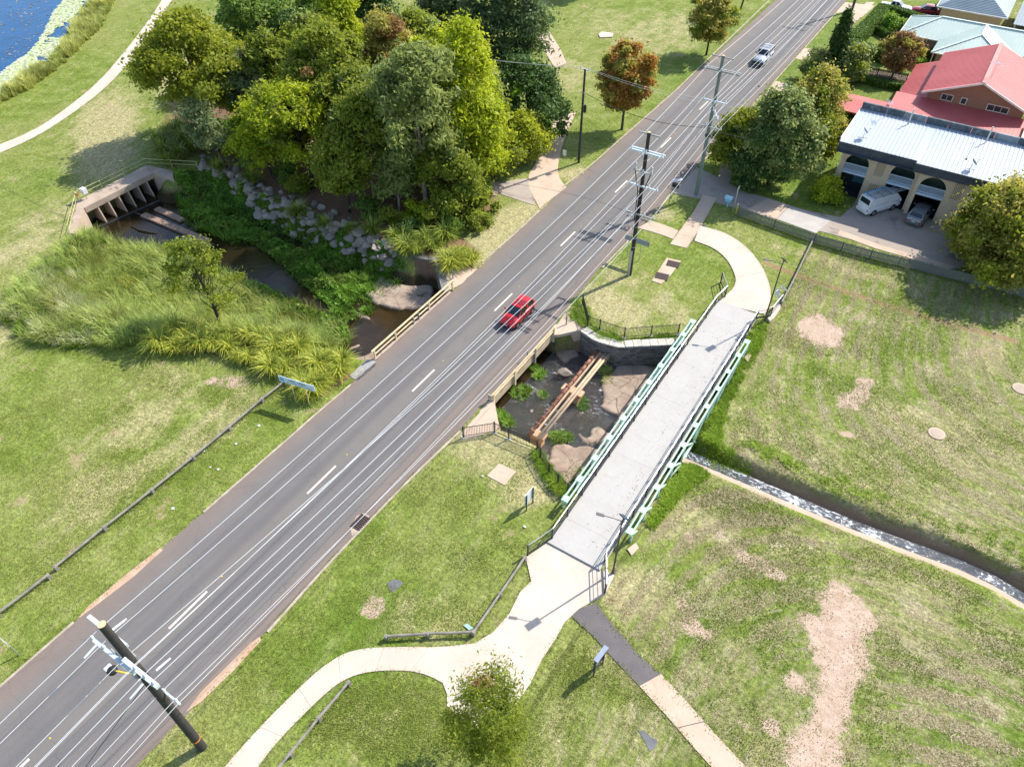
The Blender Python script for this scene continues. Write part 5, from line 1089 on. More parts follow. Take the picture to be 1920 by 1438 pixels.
roof_slope(hb_, (21.3,57.0,3.0), (21.3,43.4,3.0), (24.68,43.4,4.3), (24.68,57.0,4.3), M_roofB, .42, .05, .035); obj('lower_wall', MB().box(21.9, 24.68, 43.5, 56.5, 0, 2.95), M_brickB, hb_)
roof_slope(hb_, (14.9,38.4,2.75), (21.28,38.4,2.75), (21.28,41.0,3.3), (14.9,41.0,3.3), M_roofB, .42, .05, .035); roof_slope(hb_, (21.28,43.6,2.75), (14.9,43.6,2.75), (14.9,41.0,3.3), (21.28,41.0,3.3), M_roofB, .42, .05, .035)
for x, y in ((15.3,38.8),(15.3,43.2),(20.8,38.8),(20.8,43.2)): obj('carport_post', MB().box(x-.06,x+.06,y-.06,y+.06,0,2.75), M_brickC, hb_)
obj('gutter', MB().box(14.8,21.3,38.28,38.4,2.66,2.8), mat('red_gutter', (.36,.08,.07), None, 3, .5), hb_)
roof_slope(hb_, (35.6,35.0,3.4), (41.0,35.0,3.4), (41.0,42.0,4.6), (35.6,42.0,4.6), mat('cream_metal_roof', (.62,.55,.38), None, 2, .5), .36)
# --- pale green roofed house
hc = thing('green_roof_house', 'single-storey house with pale green hipped metal roofs', 'house', (27,71,0))
obj('wall', MB().box(17.4, 42, 69.2, 76.6, 0, 2.6), M_brickC, hc); obj('wall', MB().box(22.8, 31.6, 64.5, 69.2, 0, 2.6), M_brickC, hc)
e, rz = 2.62, 4.5
roof_slope(hc, (16.8,68.6,e), (43,68.6,e), (43,72.8,rz), (21.2,72.8,rz), M_roofC, .45); roof_slope(hc, (43,77.1,e), (16.8,77.1,e), (21.2,72.8,rz), (43,72.8,rz), M_roofC, .45); roof_slope(hc, (16.8,77.1,e), (16.8,68.6,e), (21.2,72.8,rz), (21.2,72.805,rz), M_roofC, .45)
e2_ = e+.02; roof_slope(hc, (22.1,72.8,e2_), (22.1,63.7,e2_), (27.2,68.2,rz+.05), (27.2,72.8,rz+.05), M_roofC, .45); roof_slope(hc, (32.3,63.7,e2_), (32.3,72.8,e2_), (27.2,72.8,rz+.05), (27.2,68.2,rz+.05), M_roofC, .45); roof_slope(hc, (22.1,63.7,e2_), (32.3,63.7,e2_), (27.2,68.2,rz+.05), (27.195,68.2,rz+.05), M_roofC, .45)
M_ridge = mat('pale_ridge_cap', (.66,.74,.67), None, 2, .45)
for a, b in (((16.8,68.6,e),(21.2,72.8,rz)), ((16.8,77.1,e),(21.2,72.8,rz)), ((21.2,72.8,rz),(43,72.8,rz)), ((22.1,63.7,e2_),(27.2,68.2,rz+.05)), ((32.3,63.7,e2_),(27.2,68.2,rz+.05)), ((27.2,68.2,rz+.05),(27.2,72.8,rz+.05))): obj('ridge_cap', MB().beam(Vector(a)+Vector((0,0,.05)), Vector(b)+Vector((0,0,.05)), .32, .05), M_ridge, hc)
obj('gutter', MB().box(16.7,22.0,68.46,68.58,2.52,2.66), M_wtrim, hc); obj('gutter', MB().box(22.0,32.4,63.55,63.68,2.52,2.66), M_wtrim, hc); obj('gutter', MB().box(16.66,16.78,68.6,77.1,2.52,2.66), M_wtrim, hc)
window(hc, 18.6, 20.6, 69.2, .9, 2.2); window(hc, 24.0, 26.0, 64.5, .9, 2.2); window(hc, 28.0, 30.4, 64.5, .9, 2.2)
for x in (22.4, 32.0): obj('porch_post', MB().box(x-.06,x+.06,63.9,64.0,0,2.6), M_wtrim, hc)
# --- grey tiled house
hd = thing('grey_tile_house', 'cream rendered house with grey-blue tiled hip roof', 'house', (24.5,88,0))
obj('wall', MB().box(20.0, 28.6, 83.0, 96, 0, 3.0), M_tan, hd); ee, rr2 = 3.0, 5.6
def tiles(a, b, c, d):
    a, b, c, d = map(Vector, (a,b,c,d)); o = roof_slope(hd, a, b, c, d, M_roofD, 99); n = (b-a).cross(d-a).normalized(); n = n if n.z > 0 else -n; cm = MB()
    for i in range(1, 18): t = i/18; cm.beam(a.lerp(d,t)+n*.02, b.lerp(c,t)+n*.02, .05, .04, n)
    obj('tile_courses', cm, M_roofD, o, kind='stuff')
tiles((19.3,82.3,ee),(29.3,82.3,ee),(24.3,86.8,rr2),(24.29,86.8,rr2)); tiles((19.3,96.7,ee),(19.3,82.3,ee),(24.3,86.8,rr2),(24.3,92.2,rr2)); tiles((29.3,82.3,ee),(29.3,96.7,ee),(24.3,92.2,rr2),(24.3,86.8,rr2)); tiles((29.3,96.7,ee),(19.3,96.7,ee),(24.3,92.2,rr2),(24.29,92.2,rr2))
obj('fascia', MB().box(19.25,29.35,82.18,82.3,2.85,3.02), M_wtrim, hd); obj('downpipe', MB().box(25.2,25.27,82.9,82.98,0,2.95), M_wtrim, hd); obj('fascia', MB().box(19.18,19.3,82.3,96.7,2.85,3.02), M_wtrim, hd)
o_ = thing('garden_chair', 'blue folding chair leaning against the cream house wall', 'chair', (23.0,82.5,0)); M_bl = mat('blue_fabric', (.05,.12,.25), None, 3, .7)
obj('seat', MB().box(22.75,23.25,82.3,82.7,.4,.45), M_bl, o_); obj('backrest', MB().box(22.75,23.25,82.7,82.76,.45,1.0), M_bl, o_)
for x in (22.78,23.22):
    for y in (82.34,82.66): obj('leg', MB().box(x-.02,x+.02,y-.02,y+.02,0,.4), M_steel, o_)
he = thing('verandah_house', 'dark walled house with blue-grey verandah roof behind the green roofs', 'house', (36,86,0))
obj('wall', MB().box(32.0, 45, 84.0, 95, 0, 3.0), mat('dark_weatherboard', (.07,.08,.085), (.1,.11,.115), 2, .8), he); roof_slope(he, (30.3,80.5,2.9), (46,80.5,2.9), (46,88.5,4.6), (30.3,88.5,4.6), mat('blue_grey_metal_roof', (.25,.31,.35), None, 2, .5), .4); roof_slope(he, (46,96,2.9), (30.3,96,2.9), (30.3,88.5,4.6), (46,88.5,4.6), mat('blue_grey_metal_roof', (.25,.31,.35)), .4)
for x in (30.6, 34.5, 39): obj('verandah_post', MB().box(x-.06,x+.06,80.7,80.82,0,2.9), M_wtrim, he)
# park shelter half hidden in the grove
ps = thing('park_shelter', 'small park shelter with pale roof and rust red posts hidden in the grove', 'shelter', (-27,9,0))
roof_slope(ps, (-30.5,5.5,2.9), (-23.5,5.5,2.9), (-23.5,9,3.9), (-30.5,9,3.9), M_roofA, .4); roof_slope(ps, (-23.5,12.5,2.9), (-30.5,12.5,2.9), (-30.5,9,3.9), (-23.5,9,3.9), M_roofA, .4)
M_ro = mat('rust_red_paint', (.42,.10,.05), None, 3, .6)
for x in (-30,-24):
    for y in (6,12): obj('post', MB().box(x-.1,x+.1,y-.1,y+.1,0,3.1), M_ro, ps)
obj('bench', MB().box(-28.5,-25.5,8.2,9.8,.65,.75), M_ro, ps)
for x in (-28.2,-25.8): obj('bench_leg', MB().box(x-.08,x+.08,8.8,9.2,0,.65), M_ro, ps)
q = P(519,205); o_ = thing('pale_post', 'thick pale round post with short arm rising above the grove trees', 'post', q); obj('shaft', MB().tube([q, q+Vector((0,0,6.2))], .3, 12), M_wtrim, o_); obj('arm', MB().tube([q+Vector((0,0,5.9)), q+Vector((1.3,.2,5.9))], .06, 6), M_steel, o_)

# ------------------------------------------------------------------ timber fences
M_paling = mat('weathered_paling', (.19,.20,.175), (.12,.125,.11), 3, .95, bump=.4, stretch=(6,6,1))
M_paling_d = mat('dark_paling', (.085,.07,.06), (.13,.11,.09), 3, .95, bump=.4)
def paling_fence(label, pts, h, m, group=None):
    pts = [Vector((p[0],p[1],0)) for p in pts]; o = thing('paling_fence', label, 'fence', pts[0]); pk = MB(); r_ = random.Random(len(label))
    for a, b in zip(pts, pts[1:]):
        L = (b-a).length; d = (b-a)/L; nrm = Vector((-d.y,d.x,0)); k = int(L/.13)
        for i in range(k):
            c = a+d*((i+.5)*L/k); hh = h+r_.uniform(-.05,.03); e_ = nrm*r_.uniform(-.008,.008)
            pk.beam(c+e_+Vector((0,0,-.05)), c+e_+d*r_.uniform(-.01,.01)+Vector((0,0,hh)), .105, .018, nrm)
        for z in (.25, h-.2): obj('rail', MB().beam(a+nrm*.05+Vector((0,0,z)), b+nrm*.05+Vector((0,0,z)), .05, .08), m, o)
        n = max(1, int(L/2.4))
        for i in range(n+1): c = a.lerp(b, i/n)+nrm*.11; obj('post', MB().box(c.x-.05,c.x+.05,c.y-.05,c.y+.05,-.1,h+.02), m, o)
    obj('palings', pk, m, o, kind='stuff'); return o
paling_fence('low weathered paling fence between the lawn and the units driveway', px((1382,403),(1450,428),(1525,455),(1630,485),(1740,512),(1850,540),(1960,566)), 1.0, M_paling)
paling_fence('dark paling fence between the units and the red roofed house', [(13.5,35.6),(20.5,35.2)], 1.6, M_paling_d)
paling_fence('dark paling fence behind the clipped hedges of the red roofed house', [(13.6,57.2),(17.0,57.0),(20.8,57.4)], 1.5, M_paling_d)

# ------------------------------------------------------------------ vehicles
M_tyre = mat('tyre_rubber', (.015,.015,.016), (.025,.025,.025), 6, .85); M_rim = mat('alloy_rim', (.5,.5,.52), None, 5, .35, metal=.8)
M_lamp = mat('headlamp_lens', (.75,.78,.8), None, 5, .12, spec=.8); M_tail = mat('tail_lamp', (.45,.02,.02), None, 5, .2); M_plate = mat('number_plate', (.7,.72,.7), None, 5, .5)
M_wglass = mat('car_glass', (.012,.022,.028), (.018,.03,.036), 2, .05, spec=.9)
def paint(name, c, metal=0.0, rough=.28):
    m, nb, b = newmat(name); nb.set(b.inputs['Base Color'], nb.mix(nb.step(nb.noise(nb.pos(), 1.5, 4), .4, .7), c, tuple(x*.88 for x in c)))
    b.inputs['Roughness'].default_value = rough; b.inputs['Metallic'].default_value = metal; b.inputs['Coat Weight'].default_value = .6; b.inputs['Coat Roughness'].default_value = .06; return m
def loft(secs):
    """secs: list of (y, [(x,z)...half outline from bottom centre to top centre]); mirrored and skinned"""
    m = MB(); rings = []
    for y, h in secs:
        full = [(x, z) for x, z in h] + [(-x, z) for x, z in reversed(h[1:-1])]; rings.append([(x, y, z) for x, z in full])
    n = len(rings[0]); vs = [p for r_0 in rings for p in r_0]
    fs = [(i*n+k, (i+1)*n+k, (i+1)*n+(k+1) % n, i*n+(k+1) % n) for i in range(len(rings)-1) for k in range(n)] + [tuple(range(n)), tuple((len(rings)-1)*n+k for k in range(n))[::-1]]
    return m.add(vs, fs)
def vehicle(name, label, cat, loc, rotz, pm, L, W, secs, cab, wr, wb, wy, kind='car', roof_m=None, side_split=(.48,), group=None):
    """front is local +Y; secs = (y, half width, z bottom, z shoulder, z top); cab = (base y0,y1, half width, z) and (roof y0,y1, half width, z)"""
    o = thing(name, label, cat, loc, rotz, group)
    S = [(y, [(0,zb),(w*.82,zb),(w*.985,zb+.1),(w,(zb+zs)/2),(w*.985,zs-.06),(w*.9,zs+.3*(zt-zs)),(w*.55,zt-.015),(0,zt)]) for y, w, zb, zs, zt in secs]
    body = obj('body', loft(S), pm, o, local=True, smooth=True, bevel=.02)
    (b0, b1, bw, bz), (r0, r1, rw, rz_) = cab
    c = [Vector(v) for v in ((-bw,b0,bz),(bw,b0,bz),(bw,b1,bz),(-bw,b1,bz),(-rw,r0,rz_),(rw,r0,rz_),(rw,r1,rz_),(-rw,r1,rz_))]
    obj('cabin', MB().add(c, [(0,1,5,4),(1,2,6,5),(2,3,7,6),(3,0,4,7),(0,3,2,1)]+[(4,5,6,7)]), pm, o, local=True, bevel=.05)
    obj('roof', MB().add([(-rw+.02,r0+.02,rz_),(rw-.02,r0+.02,rz_),(rw-.02,r1-.02,rz_),(-rw+.02,r1-.02,rz_),(-rw*.8,r0+.2,rz_+.045),(rw*.8,r0+.2,rz_+.045),(rw*.8,r1-.2,rz_+.045),(-rw*.8,r1-.2,rz_+.045)], [(4,5,6,7),(0,1,5,4),(1,2,6,5),(2,3,7,6),(3,0,4,7)]), roof_m or pm, o, local=True, smooth=True)
    def pane(nm, A, B, C, D, u0, u1, v0, v1, off=.012):
        n = (B-A).cross(D-A).normalized(); cen_ = (A+B+C+D)/4; n = n if n.dot(cen_-Vector((0,(b0+b1)/2,bz))) > 0 else -n
        f = lambda u, v: (A.lerp(B,u)).lerp(D.lerp(C,u), v)+n*off
        q_ = [f(u0,v0), f(u1,v0), f(u1,v1), f(u0,v1)]; return obj(nm, MB().add(q_+[p-n*.02 for p in q_], [(0,1,2,3),(7,6,5,4),(0,4,5,1),(1,5,6,2),(2,6,7,3),(3,7,4,0)]), M_wglass, o, local=True)
    pane('windscreen', c[3], c[2], c[6], c[7], .06, .94, .08, .92); pane('rear_window', c[0], c[1], c[5], c[4], .1, .9, .25, .9)
    cuts = [0.0]+list(side_split)+[1.0]
    for A, B, C_, D in ((c[1],c[2],c[6],c[5]), (c[0],c[3],c[7],c[4])):
        for u0, u1 in zip(cuts, cuts[1:]): pane('side_window', A, B, C_, D, u0+.05, u1-.05, .14, .86)
    for sx in (-1, 1):
        for y in wy:
            wx = sx*(W/2-.1); wl = obj('wheel', MB().lathe([(wr*.55,-.1),(wr*.97,-.1),(wr,-.07),(wr,.07),(wr*.97,.1),(wr*.55,.1)], (wx, y, wr), 18, 'x'), M_tyre, o, local=True)
            obj('rim', MB().lathe([(wr*.62,0),(wr*.6,.012),(wr*.2,.02)], (wx+sx*.1-(.0 if sx > 0 else .012), y, wr), 12, 'x'), M_rim, wl, local=True)
            obj('wheel_arch', MB().lathe([(wr*1.16,0),(wr*1.16,.012)], (sx*(W/2-.006)-(.0 if sx > 0 else .012), y, wr*1.06), 18, 'x'), M_black, o, local=True)
    yf = secs[-1][0]; yr = secs[0][0]; wf = secs[-2][1]; zs = secs[-2][3]
    for sx in (-1, 1):
        obj('headlight', MB().add([(sx*wf*.5,yf-.02,zs-.16),(sx*wf*.93,yf-.16,zs-.1),(sx*wf*.95,yf-.42,zs+.02),(sx*wf*.6,yf-.14,zs+.03),(sx*wf*.5,yf-.3,zs-.16),(sx*wf*.8,yf-.5,zs-.1)], [(0,1,2,3),(0,3,4),(2,3,5),(3,4,5)]), M_lamp, o, local=True)
        obj('tail_light', MB().box(sx*wf*.9-.06,sx*wf*.9+.06,yr-.01,yr+.12,zs-.12,zs+.14), M_tail, o, local=True)
        mr = obj('mirror', MB().box(sx*(bw+.16)-.1,sx*(bw+.16)+.1,b1-.5,b1-.38,bz+.02,bz+.17), pm if kind != '4wd' else M_black, o, local=True, bevel=.03)
    obj('grille', MB().box(-wf*.5,wf*.5,yf-.02,yf+.012,.42,.56), M_black, o, local=True); obj('number_plate', MB().box(-.19,.19,yf+.013,yf+.022,.44,.54), M_plate, o, local=True); obj('number_plate', MB().box(-.19,.19,yr-.022,yr-.004,.6,.7), M_plate, o, local=True)
    return o
red = paint('red_car_paint', (.50,.006,.010)); silver = paint('silver_car_paint', (.52,.54,.56), .35, .3); whitep = paint('white_van_paint', (.78,.79,.80)); greyp = paint('grey_car_paint', (.22,.225,.235), .4, .3); dred = paint('maroon_car_paint', (.28,.01,.02)); dkg = paint('dark_grey_paint', (.08,.09,.1), .3)
def hatch_secs(L, W, hb, belt, hood): 
    h = W/2
    return [(-L/2,h*.78,.38,.72,.86),(-L/2+.08,h*.93,.26,.8,belt),(-L/2+.5,h*.99,.2,.86,belt),(0,h,.18,.86,belt),(L/2-1.25,h,.18,.84,belt),(L/2-.95,h*.99,.18,.80,belt-.02),(L/2-.45,h*.96,.2,.70,hood),(L/2-.12,h*.86,.24,.62,hood-.12),(L/2,h*.66,.3,.52,.62)]
vehicle('car', 'small red hatchback driving over the road bridge', 'car', (2.32,-13.15,.03), math.pi, red, 3.85, 1.68, hatch_secs(3.85,1.68,0,.98,.88), ((-1.82,.95,.78,.93),(-1.5,.18,.60,1.44)), .29, 2.46, (-1.24,1.22))
four = vehicle('car', 'silver four-wheel drive with roof rack driving along the street', 'car', (1.62,54.6,.03), math.pi, silver, 4.75, 1.86, hatch_secs(4.75,1.86,0,1.22,1.12), ((-2.3,.95,.88,1.16),(-2.15,.35,.74,1.82)), .38, 2.75, (-1.4,1.4), '4wd', None, (.3,.62))
for y in (-1.8,-1.0,-.2): obj('rack_bar', MB().box(-.78,.78,y-.04,y+.04,1.93,1.98), M_dgrey, four, local=True)
for x in (-.72,.72): obj('rack_rail', MB().box(x-.03,x+.03,-2.0,.1,1.88,1.93), M_dgrey, four, local=True)
obj('bull_bar', MB().box(-.8,.8,2.36,2.46,.4,.75), M_dgrey, four, local=True, bevel=.03)
vs_ = [(-2.4,.78,.35,.9,1.15),(-2.35,.84,.3,1.0,1.2),(-1.5,.85,.26,1.0,1.2),(1.2,.85,.26,1.0,1.2),(1.95,.84,.28,.95,1.12),(2.25,.8,.3,.8,.98),(2.4,.7,.34,.6,.74)]
va = vehicle('van', 'white delivery van with ladders on its roof rack parked at the units', 'van', (25.25,22.75,.03), R(57.3)-math.pi/2, whitep, 4.8, 1.7, vs_, ((-2.36,2.2,.84,1.15),(-2.28,1.35,.74,1.98)), .33, 2.57, (-1.4,1.25), 'van', None, (.14,.36,.74))
for ch_ in list(va.children):
    if ch_.name.startswith('side_window') and abs(sum(v.co.y for v in ch_.data.vertices)/len(ch_.data.vertices)) < 1.5 or (ch_.name.startswith('side_window') and sum(v.co.y for v in ch_.data.vertices) < 0): bpy.data.objects.remove(ch_)
for y in (-1.8,-.7,.4): obj('rack_bar', MB().box(-.8,.8,y-.03,y+.03,2.1,2.15), M_dgrey, va, local=True)
M_lad = mat('aluminium_ladder', (.6,.63,.66), None, 5, .35, metal=.6); M_ladb = mat('blue_ladder', (.16,.42,.6), None, 5, .5)
for x0, m_l, lab, yy in ((.42, M_lad, 'long aluminium ladder on the van roof rack', (-2.1,2.3)), (-.1, M_lad, 'second aluminium ladder in the middle of the van roof rack', (-2.0,1.6)), (-.52, M_ladb, 'blue ladder on the van roof rack', (-2.2,.9))):
    ld = thing('ladder', lab, 'ladder', (25.25,22.75,2.2), R(57.3)-math.pi/2)
    for s in (0, .34): obj('stile', MB().box(x0+s-.03,x0+s+.03,yy[0],yy[1],.0,.08), m_l, ld, local=True)
    for k in range(int((yy[1]-yy[0])/.3)): obj('rung', MB().box(x0,x0+.34,yy[0]+.15+k*.3,yy[0]+.19+k*.3,.02,.06), m_l, ld, local=True)
vehicle('car', 'grey station wagon nosed into the second garage arch', 'car', (29.35,23.35,.03), R(-8), greyp, 4.5, 1.78, hatch_secs(4.5,1.78,0,1.02,.95), ((-2.15,1.0,.82,.97),(-1.75,.2,.66,1.5)), .32, 2.65, (-1.35,1.4), 'car', None, (.3,.62))
vehicle('car', 'white utility parked behind the trimmed hedge', 'car', (13.1,86.2,.03), R(-88), whitep, 4.9, 1.8, hatch_secs(4.9,1.8,0,1.1,1.05), ((-.9,1.0,.82,1.05),(-.7,.3,.66,1.68)), .36, 2.9, (-1.5,1.5)); vehicle('car', 'dark red sedan parked beside the white utility', 'car', (17.6,87.4,.03), R(100), dred, 4.5, 1.78, hatch_secs(4.5,1.78,0,1.0,.94), ((-1.6,1.0,.8,.96),(-1.0,.25,.62,1.45)), .32, 2.65, (-1.35,1.4))
o_ = thing('trailer', 'small dark box trailer behind the trimmed hedge beside the grey tiled house', 'trailer', (18.6,83.0,0)); obj('tray', MB().box(17.5,20.0,82.2,83.8,.5,1.15), dkg, o_, bevel=.02); obj('drawbar', MB().beam((17.5,83,.5),(16.4,83,.5),.08,.08), M_dgrey, o_)
for y in (82.15,83.85): obj('wheel', MB().lathe([(.15,-.08),(.3,-.08),(.3,.08),(.15,.08)], (18.8,y,.3), 14, 'y'), M_tyre, o_)

# ------------------------------------------------------------------ vegetation kit
def unit(a): return a/np.maximum(1e-9, np.linalg.norm(a, axis=1))[:, None]
def leaf_cards(pts, out, size, elong=1.7, tint=None, flat=.5, r=rng, droop=0.0):
    n = len(pts); nr = unit(out*flat + r.normal(size=(n,3))*(1-flat)); t = r.normal(size=(n,3)); t[:,2] -= droop
    t = unit(t - nr*np.sum(t*nr, 1)[:,None]); b = np.cross(nr, t)
    s = size*np.clip(1+.35*r.normal(size=n), .5, 1.8)[:,None]
    a = t*s*elong/2; bb = b*s/2; up = nr*s*.12
    V = np.stack([pts-a, pts+bb+up, pts+a, pts-bb+up], 1).reshape(-1,3); F = np.arange(4*n).reshape(-1,4)
    return V, F, np.repeat(tint if tint is not None else r.random(n), 4)
def blades(pts, h, wd, lean, r=rng, bend=.5, tint=None, ang=None):
    """strap leaves / grass blades: 5 points each"""
    n = len(pts); a = r.random(n)*6.2832 if ang is None else ang; d = np.stack([np.cos(a), np.sin(a), np.zeros(n)], 1); s = np.stack([-np.sin(a), np.cos(a), np.zeros(n)], 1)
    hh = np.asarray(h)*np.clip(1+.25*r.normal(size=n), .5, 1.6); ln = np.asarray(lean)*r.uniform(.4,1.3,n)
    w_ = (np.asarray(wd)*r.uniform(.7,1.3,n))[:,None] if np.ndim(wd) == 0 else wd[:,None]
    mid = pts + d*(ln*.38)[:,None] + np.array([0,0,1])*(hh*.62)[:,None]; tip = pts + d*ln[:,None] + np.array([0,0,1])*(hh*(1-bend*.35*np.clip(ln/np.maximum(hh,.01),0,1)))[:,None]
    V = np.stack([pts-s*w_/2, pts+s*w_/2, mid-s*w_*.42, mid+s*w_*.42, tip], 1).reshape(-1,3); k = np.arange(n)*5
    F = np.concatenate([np.stack([k,k+1,k+3],1), np.stack([k,k+3,k+2],1), np.stack([k+2,k+3,k+4],1)])
    return V, F, np.repeat(tint if tint is not None else r.random(n), 5)
LM = {
 'olive': leafmat('olive_leaf', (.066,.090,.008), (.19,.205,.018)), 'euc': leafmat('eucalypt_leaf', (.062,.086,.020), (.185,.215,.062)), 'lime': leafmat('lime_leaf', (.098,.140,.008), (.275,.305,.016)),
 'bright': leafmat('bright_leaf', (.042,.085,.014), (.125,.185,.032)), 'dark': leafmat('dark_leaf', (.020,.044,.009), (.062,.105,.022), .25), 'grey': leafmat('grey_leaf', (.062,.085,.032), (.170,.205,.090)),
 'autumn': leafmat('autumn_leaf', (.13,.095,.016), (.29,.15,.03), .4, hue=((.26,.085,.022), .5, .45)), 'rust': leafmat('rusty_leaf', (.08,.055,.022), (.25,.135,.05), .35, hue=((.14,.15,.03), .5, .8)), 'gold': leafmat('golden_tip_leaf', (.085,.11,.014), (.27,.235,.05)),
 'conifer': leafmat('conifer_leaf', (.012,.032,.006), (.04,.075,.012), .2), 'flower': leafmat('pale_flower_leaf', (.035,.066,.012), (.22,.245,.085)), 'hedge': leafmat('hedge_leaf', (.030,.060,.008), (.095,.15,.020), .25), 'hedgel': leafmat('light_hedge_leaf', (.06,.12,.008), (.16,.25,.02), .3),
 'mix': leafmat('mid_green_leaf', (.052,.080,.008), (.175,.20,.022)), 'yellow': leafmat('yellow_green_leaf', (.11,.15,.010), (.30,.31,.025)), 'casu': leafmat('casuarina_leaf', (.030,.052,.018), (.088,.125,.042), .3)}
M_bark = mat('brown_bark', (.10,.075,.055), (.06,.045,.033), 3, .95, bump=.7, bscale=8); M_barkp = mat('pale_gum_bark', (.42,.37,.31), (.28,.24,.19), 1.5, .8, bump=.2, stain=((.2,.14,.1), 1.2, .5)); M_barkd = mat('dark_bark', (.04,.032,.026), None, 3, .95, bump=.6)
def prof(shape, t):
    if shape == 'cone': return (1-t)**.75*min(1, .35+t*6)
    if shape == 'dome': return math.sqrt(max(0, 1-t*t*.97))*min(1, .55+t*2.2)
    if shape == 'column': return min(1, .5+3*t)*(1-t**3)**.6
    if shape == 'umbrella': return math.sqrt(max(0.02, 1-(max(t,.0)*1.0)**2.2))*min(1,.35+t*1.7)
    return math.sqrt(max(.01, 1-(2*t-1)**2))
def crown_mesh(name, base, c0, c1, rad, shape, nclump, cr, per, size, r, off=(0,0), elong=1.7, flat=.5, squash=.8, droop=0.0, lob=.22, inner=.15, sx=1.0):
    """clumps of leaf cards through the crown volume; returns mesh and clump centres"""
    ph = r.random(4)*6.28; C = []
    while len(C) < nclump:
        t = r.random()**.85; a = r.random()*6.2832; pr = prof(shape, t); 
        if r.random() > .25+pr: continue
        pr *= 1+lob*(math.sin(2*a+ph[0]+3*t)+.7*math.sin(3*a+ph[1]-4*t)+.5*math.sin(5*a+ph[2]))*.6
        q = rad*pr*math.sqrt(inner+(1-inner)*r.random())
        C.append((base[0]+off[0]*t+q*math.cos(a)*sx, base[1]+off[1]*t+q*math.sin(a)/sx, base[2]+c0+(c1-c0)*t+r.normal()*.15))
    per = int(per*1.5); size = size*.8
    C = np.array(C); rc = cr*r.uniform(.6,1.35,nclump); idx = np.repeat(np.arange(nclump), per)
    d = unit(r.normal(size=(len(idx),3))); d[:,2] = np.where(d[:,2] < -.35, -d[:,2], d[:,2]); q = r.random(len(idx))**.5; q = np.where(r.random(len(idx)) < .16, q*1.5+.2, q)
    pts = C[idx] + d*(rc[idx]*q)[:,None]*np.array([1,1,squash])
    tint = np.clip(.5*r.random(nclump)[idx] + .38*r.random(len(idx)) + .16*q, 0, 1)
    ax = np.array([base[0], base[1], base[2]+(c0+c1)/2]); out = unit(unit(C-ax)[idx]*.4+d*.8+np.array([0,0,.45]))
    V, F, T = leaf_cards(pts, out, size, elong, tint, flat, r, droop); return V, F, T, C
def branches(base, C, H, r0, r, trunk_top, nb_=14, lean=(0,0), fork=.3):
    m = MB(); top = Vector((base[0]+lean[0], base[1]+lean[1], base[2]+trunk_top)); b0 = Vector(base); k = Vector((r.normal()*.15, r.normal()*.15, 0))
    ax = lambda t: b0.lerp(top, t) + k*math.sin(t*3.1)
    m.tube([ax(0)-Vector((0,0,.25)), ax(.02), ax(.25), ax(.5), ax(.75), ax(1)], [r0*1.35,r0*1.1,r0*.9,r0*.68,r0*.45,r0*.2], 9)
    sel = r.choice(len(C), min(nb_, len(C)), replace=False)
    for i in sel:
        c = Vector(C[i]); t = min(.95, max(fork, (c.z-base[2])/trunk_top-.28-.1*r.random())); s = ax(t); mid = s.lerp(c, .5)+Vector((r.normal()*.2, r.normal()*.2, .25))
        rr_ = r0*(.42-.28*t); m.tube([s, mid, s.lerp(c,.92)], [rr_, rr_*.6, rr_*.22], 6)
    return m
def tree(label, b, H, rad, leaf, shape='round', c0=.3, n=90, cr=1.1, per=150, size=.26, r0=.22, bark=None, seed=1, name='tree', cat='tree', off=(0,0), group=None, nb_=14, second=None, **kw):
    r = np.random.default_rng(seed); z = float(ground_z(np.array([b[0]]), np.array([b[1]]))[0]); base = (b[0], b[1], z)
    o = thing(name, label, cat, base, 0, group)
    V, F, T, C = crown_mesh('crown', (0,0,0), H*c0, H-cr*.5, rad-cr*.45, shape, n, cr, per, size, r, off=off, **kw)
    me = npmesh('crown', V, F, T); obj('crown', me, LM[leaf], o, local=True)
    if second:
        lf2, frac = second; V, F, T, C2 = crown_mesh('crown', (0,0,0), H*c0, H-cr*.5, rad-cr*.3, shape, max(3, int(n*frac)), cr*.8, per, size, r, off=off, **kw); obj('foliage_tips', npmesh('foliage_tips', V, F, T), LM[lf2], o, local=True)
    obj('trunk', branches((0,0,0), C, H, r0, r, H*(c0+.62*(1-c0)), nb_, (off[0]*.6, off[1]*.6)), bark or M_bark, o, local=True); return o
def PB(x, y): p = P(x, y); return (p.x, p.y)

# ------------------------------------------------------------------ the grove by the creek
tree('wide olive green tree with a broad domed crown at the culvert end of the grove', PB(398,262), 14.4, 7.3, 'olive', 'umbrella', .34, 120, 1.35, 210, .27, .32, seed=11, lob=.4)
tree('wispy grey leaved tree leaning over the rocks near the culvert', PB(428,318), 7.4, 2.9, 'grey', 'round', .45, 34, .85, 200, .2, .12, M_barkd, 12, off=(-2.2,-.6), elong=3.0, droop=.6)
tree('grey green wattle standing between the broad olive tree and the gums', PB(488,262), 10.2, 3.3, 'grey', 'round', .4, 52, 1.0, 190, .2, .16, seed=13, elong=3.0, droop=.4)
tree('bright green tree with a rounded crown behind the broad olive tree', PB(505,150), 12.6, 5.6, 'bright', 'dome', .3, 80, 1.3, 180, .28, .3, M_barkd, 14)
tree('dense dark green tree shading the pale post', PB(575,165), 9.5, 4.6, 'dark', 'dome', .2, 62, 1.2, 170, .27, .25, M_barkd, 15)
tree('tall yellow green gum with a narrow feathery crown at the back of the grove', PB(660,205), 16.5, 4.7, 'lime', 'cone', .25, 95, 1.05, 190, .22, .26, M_barkp, 16, elong=2.6, droop=.7)
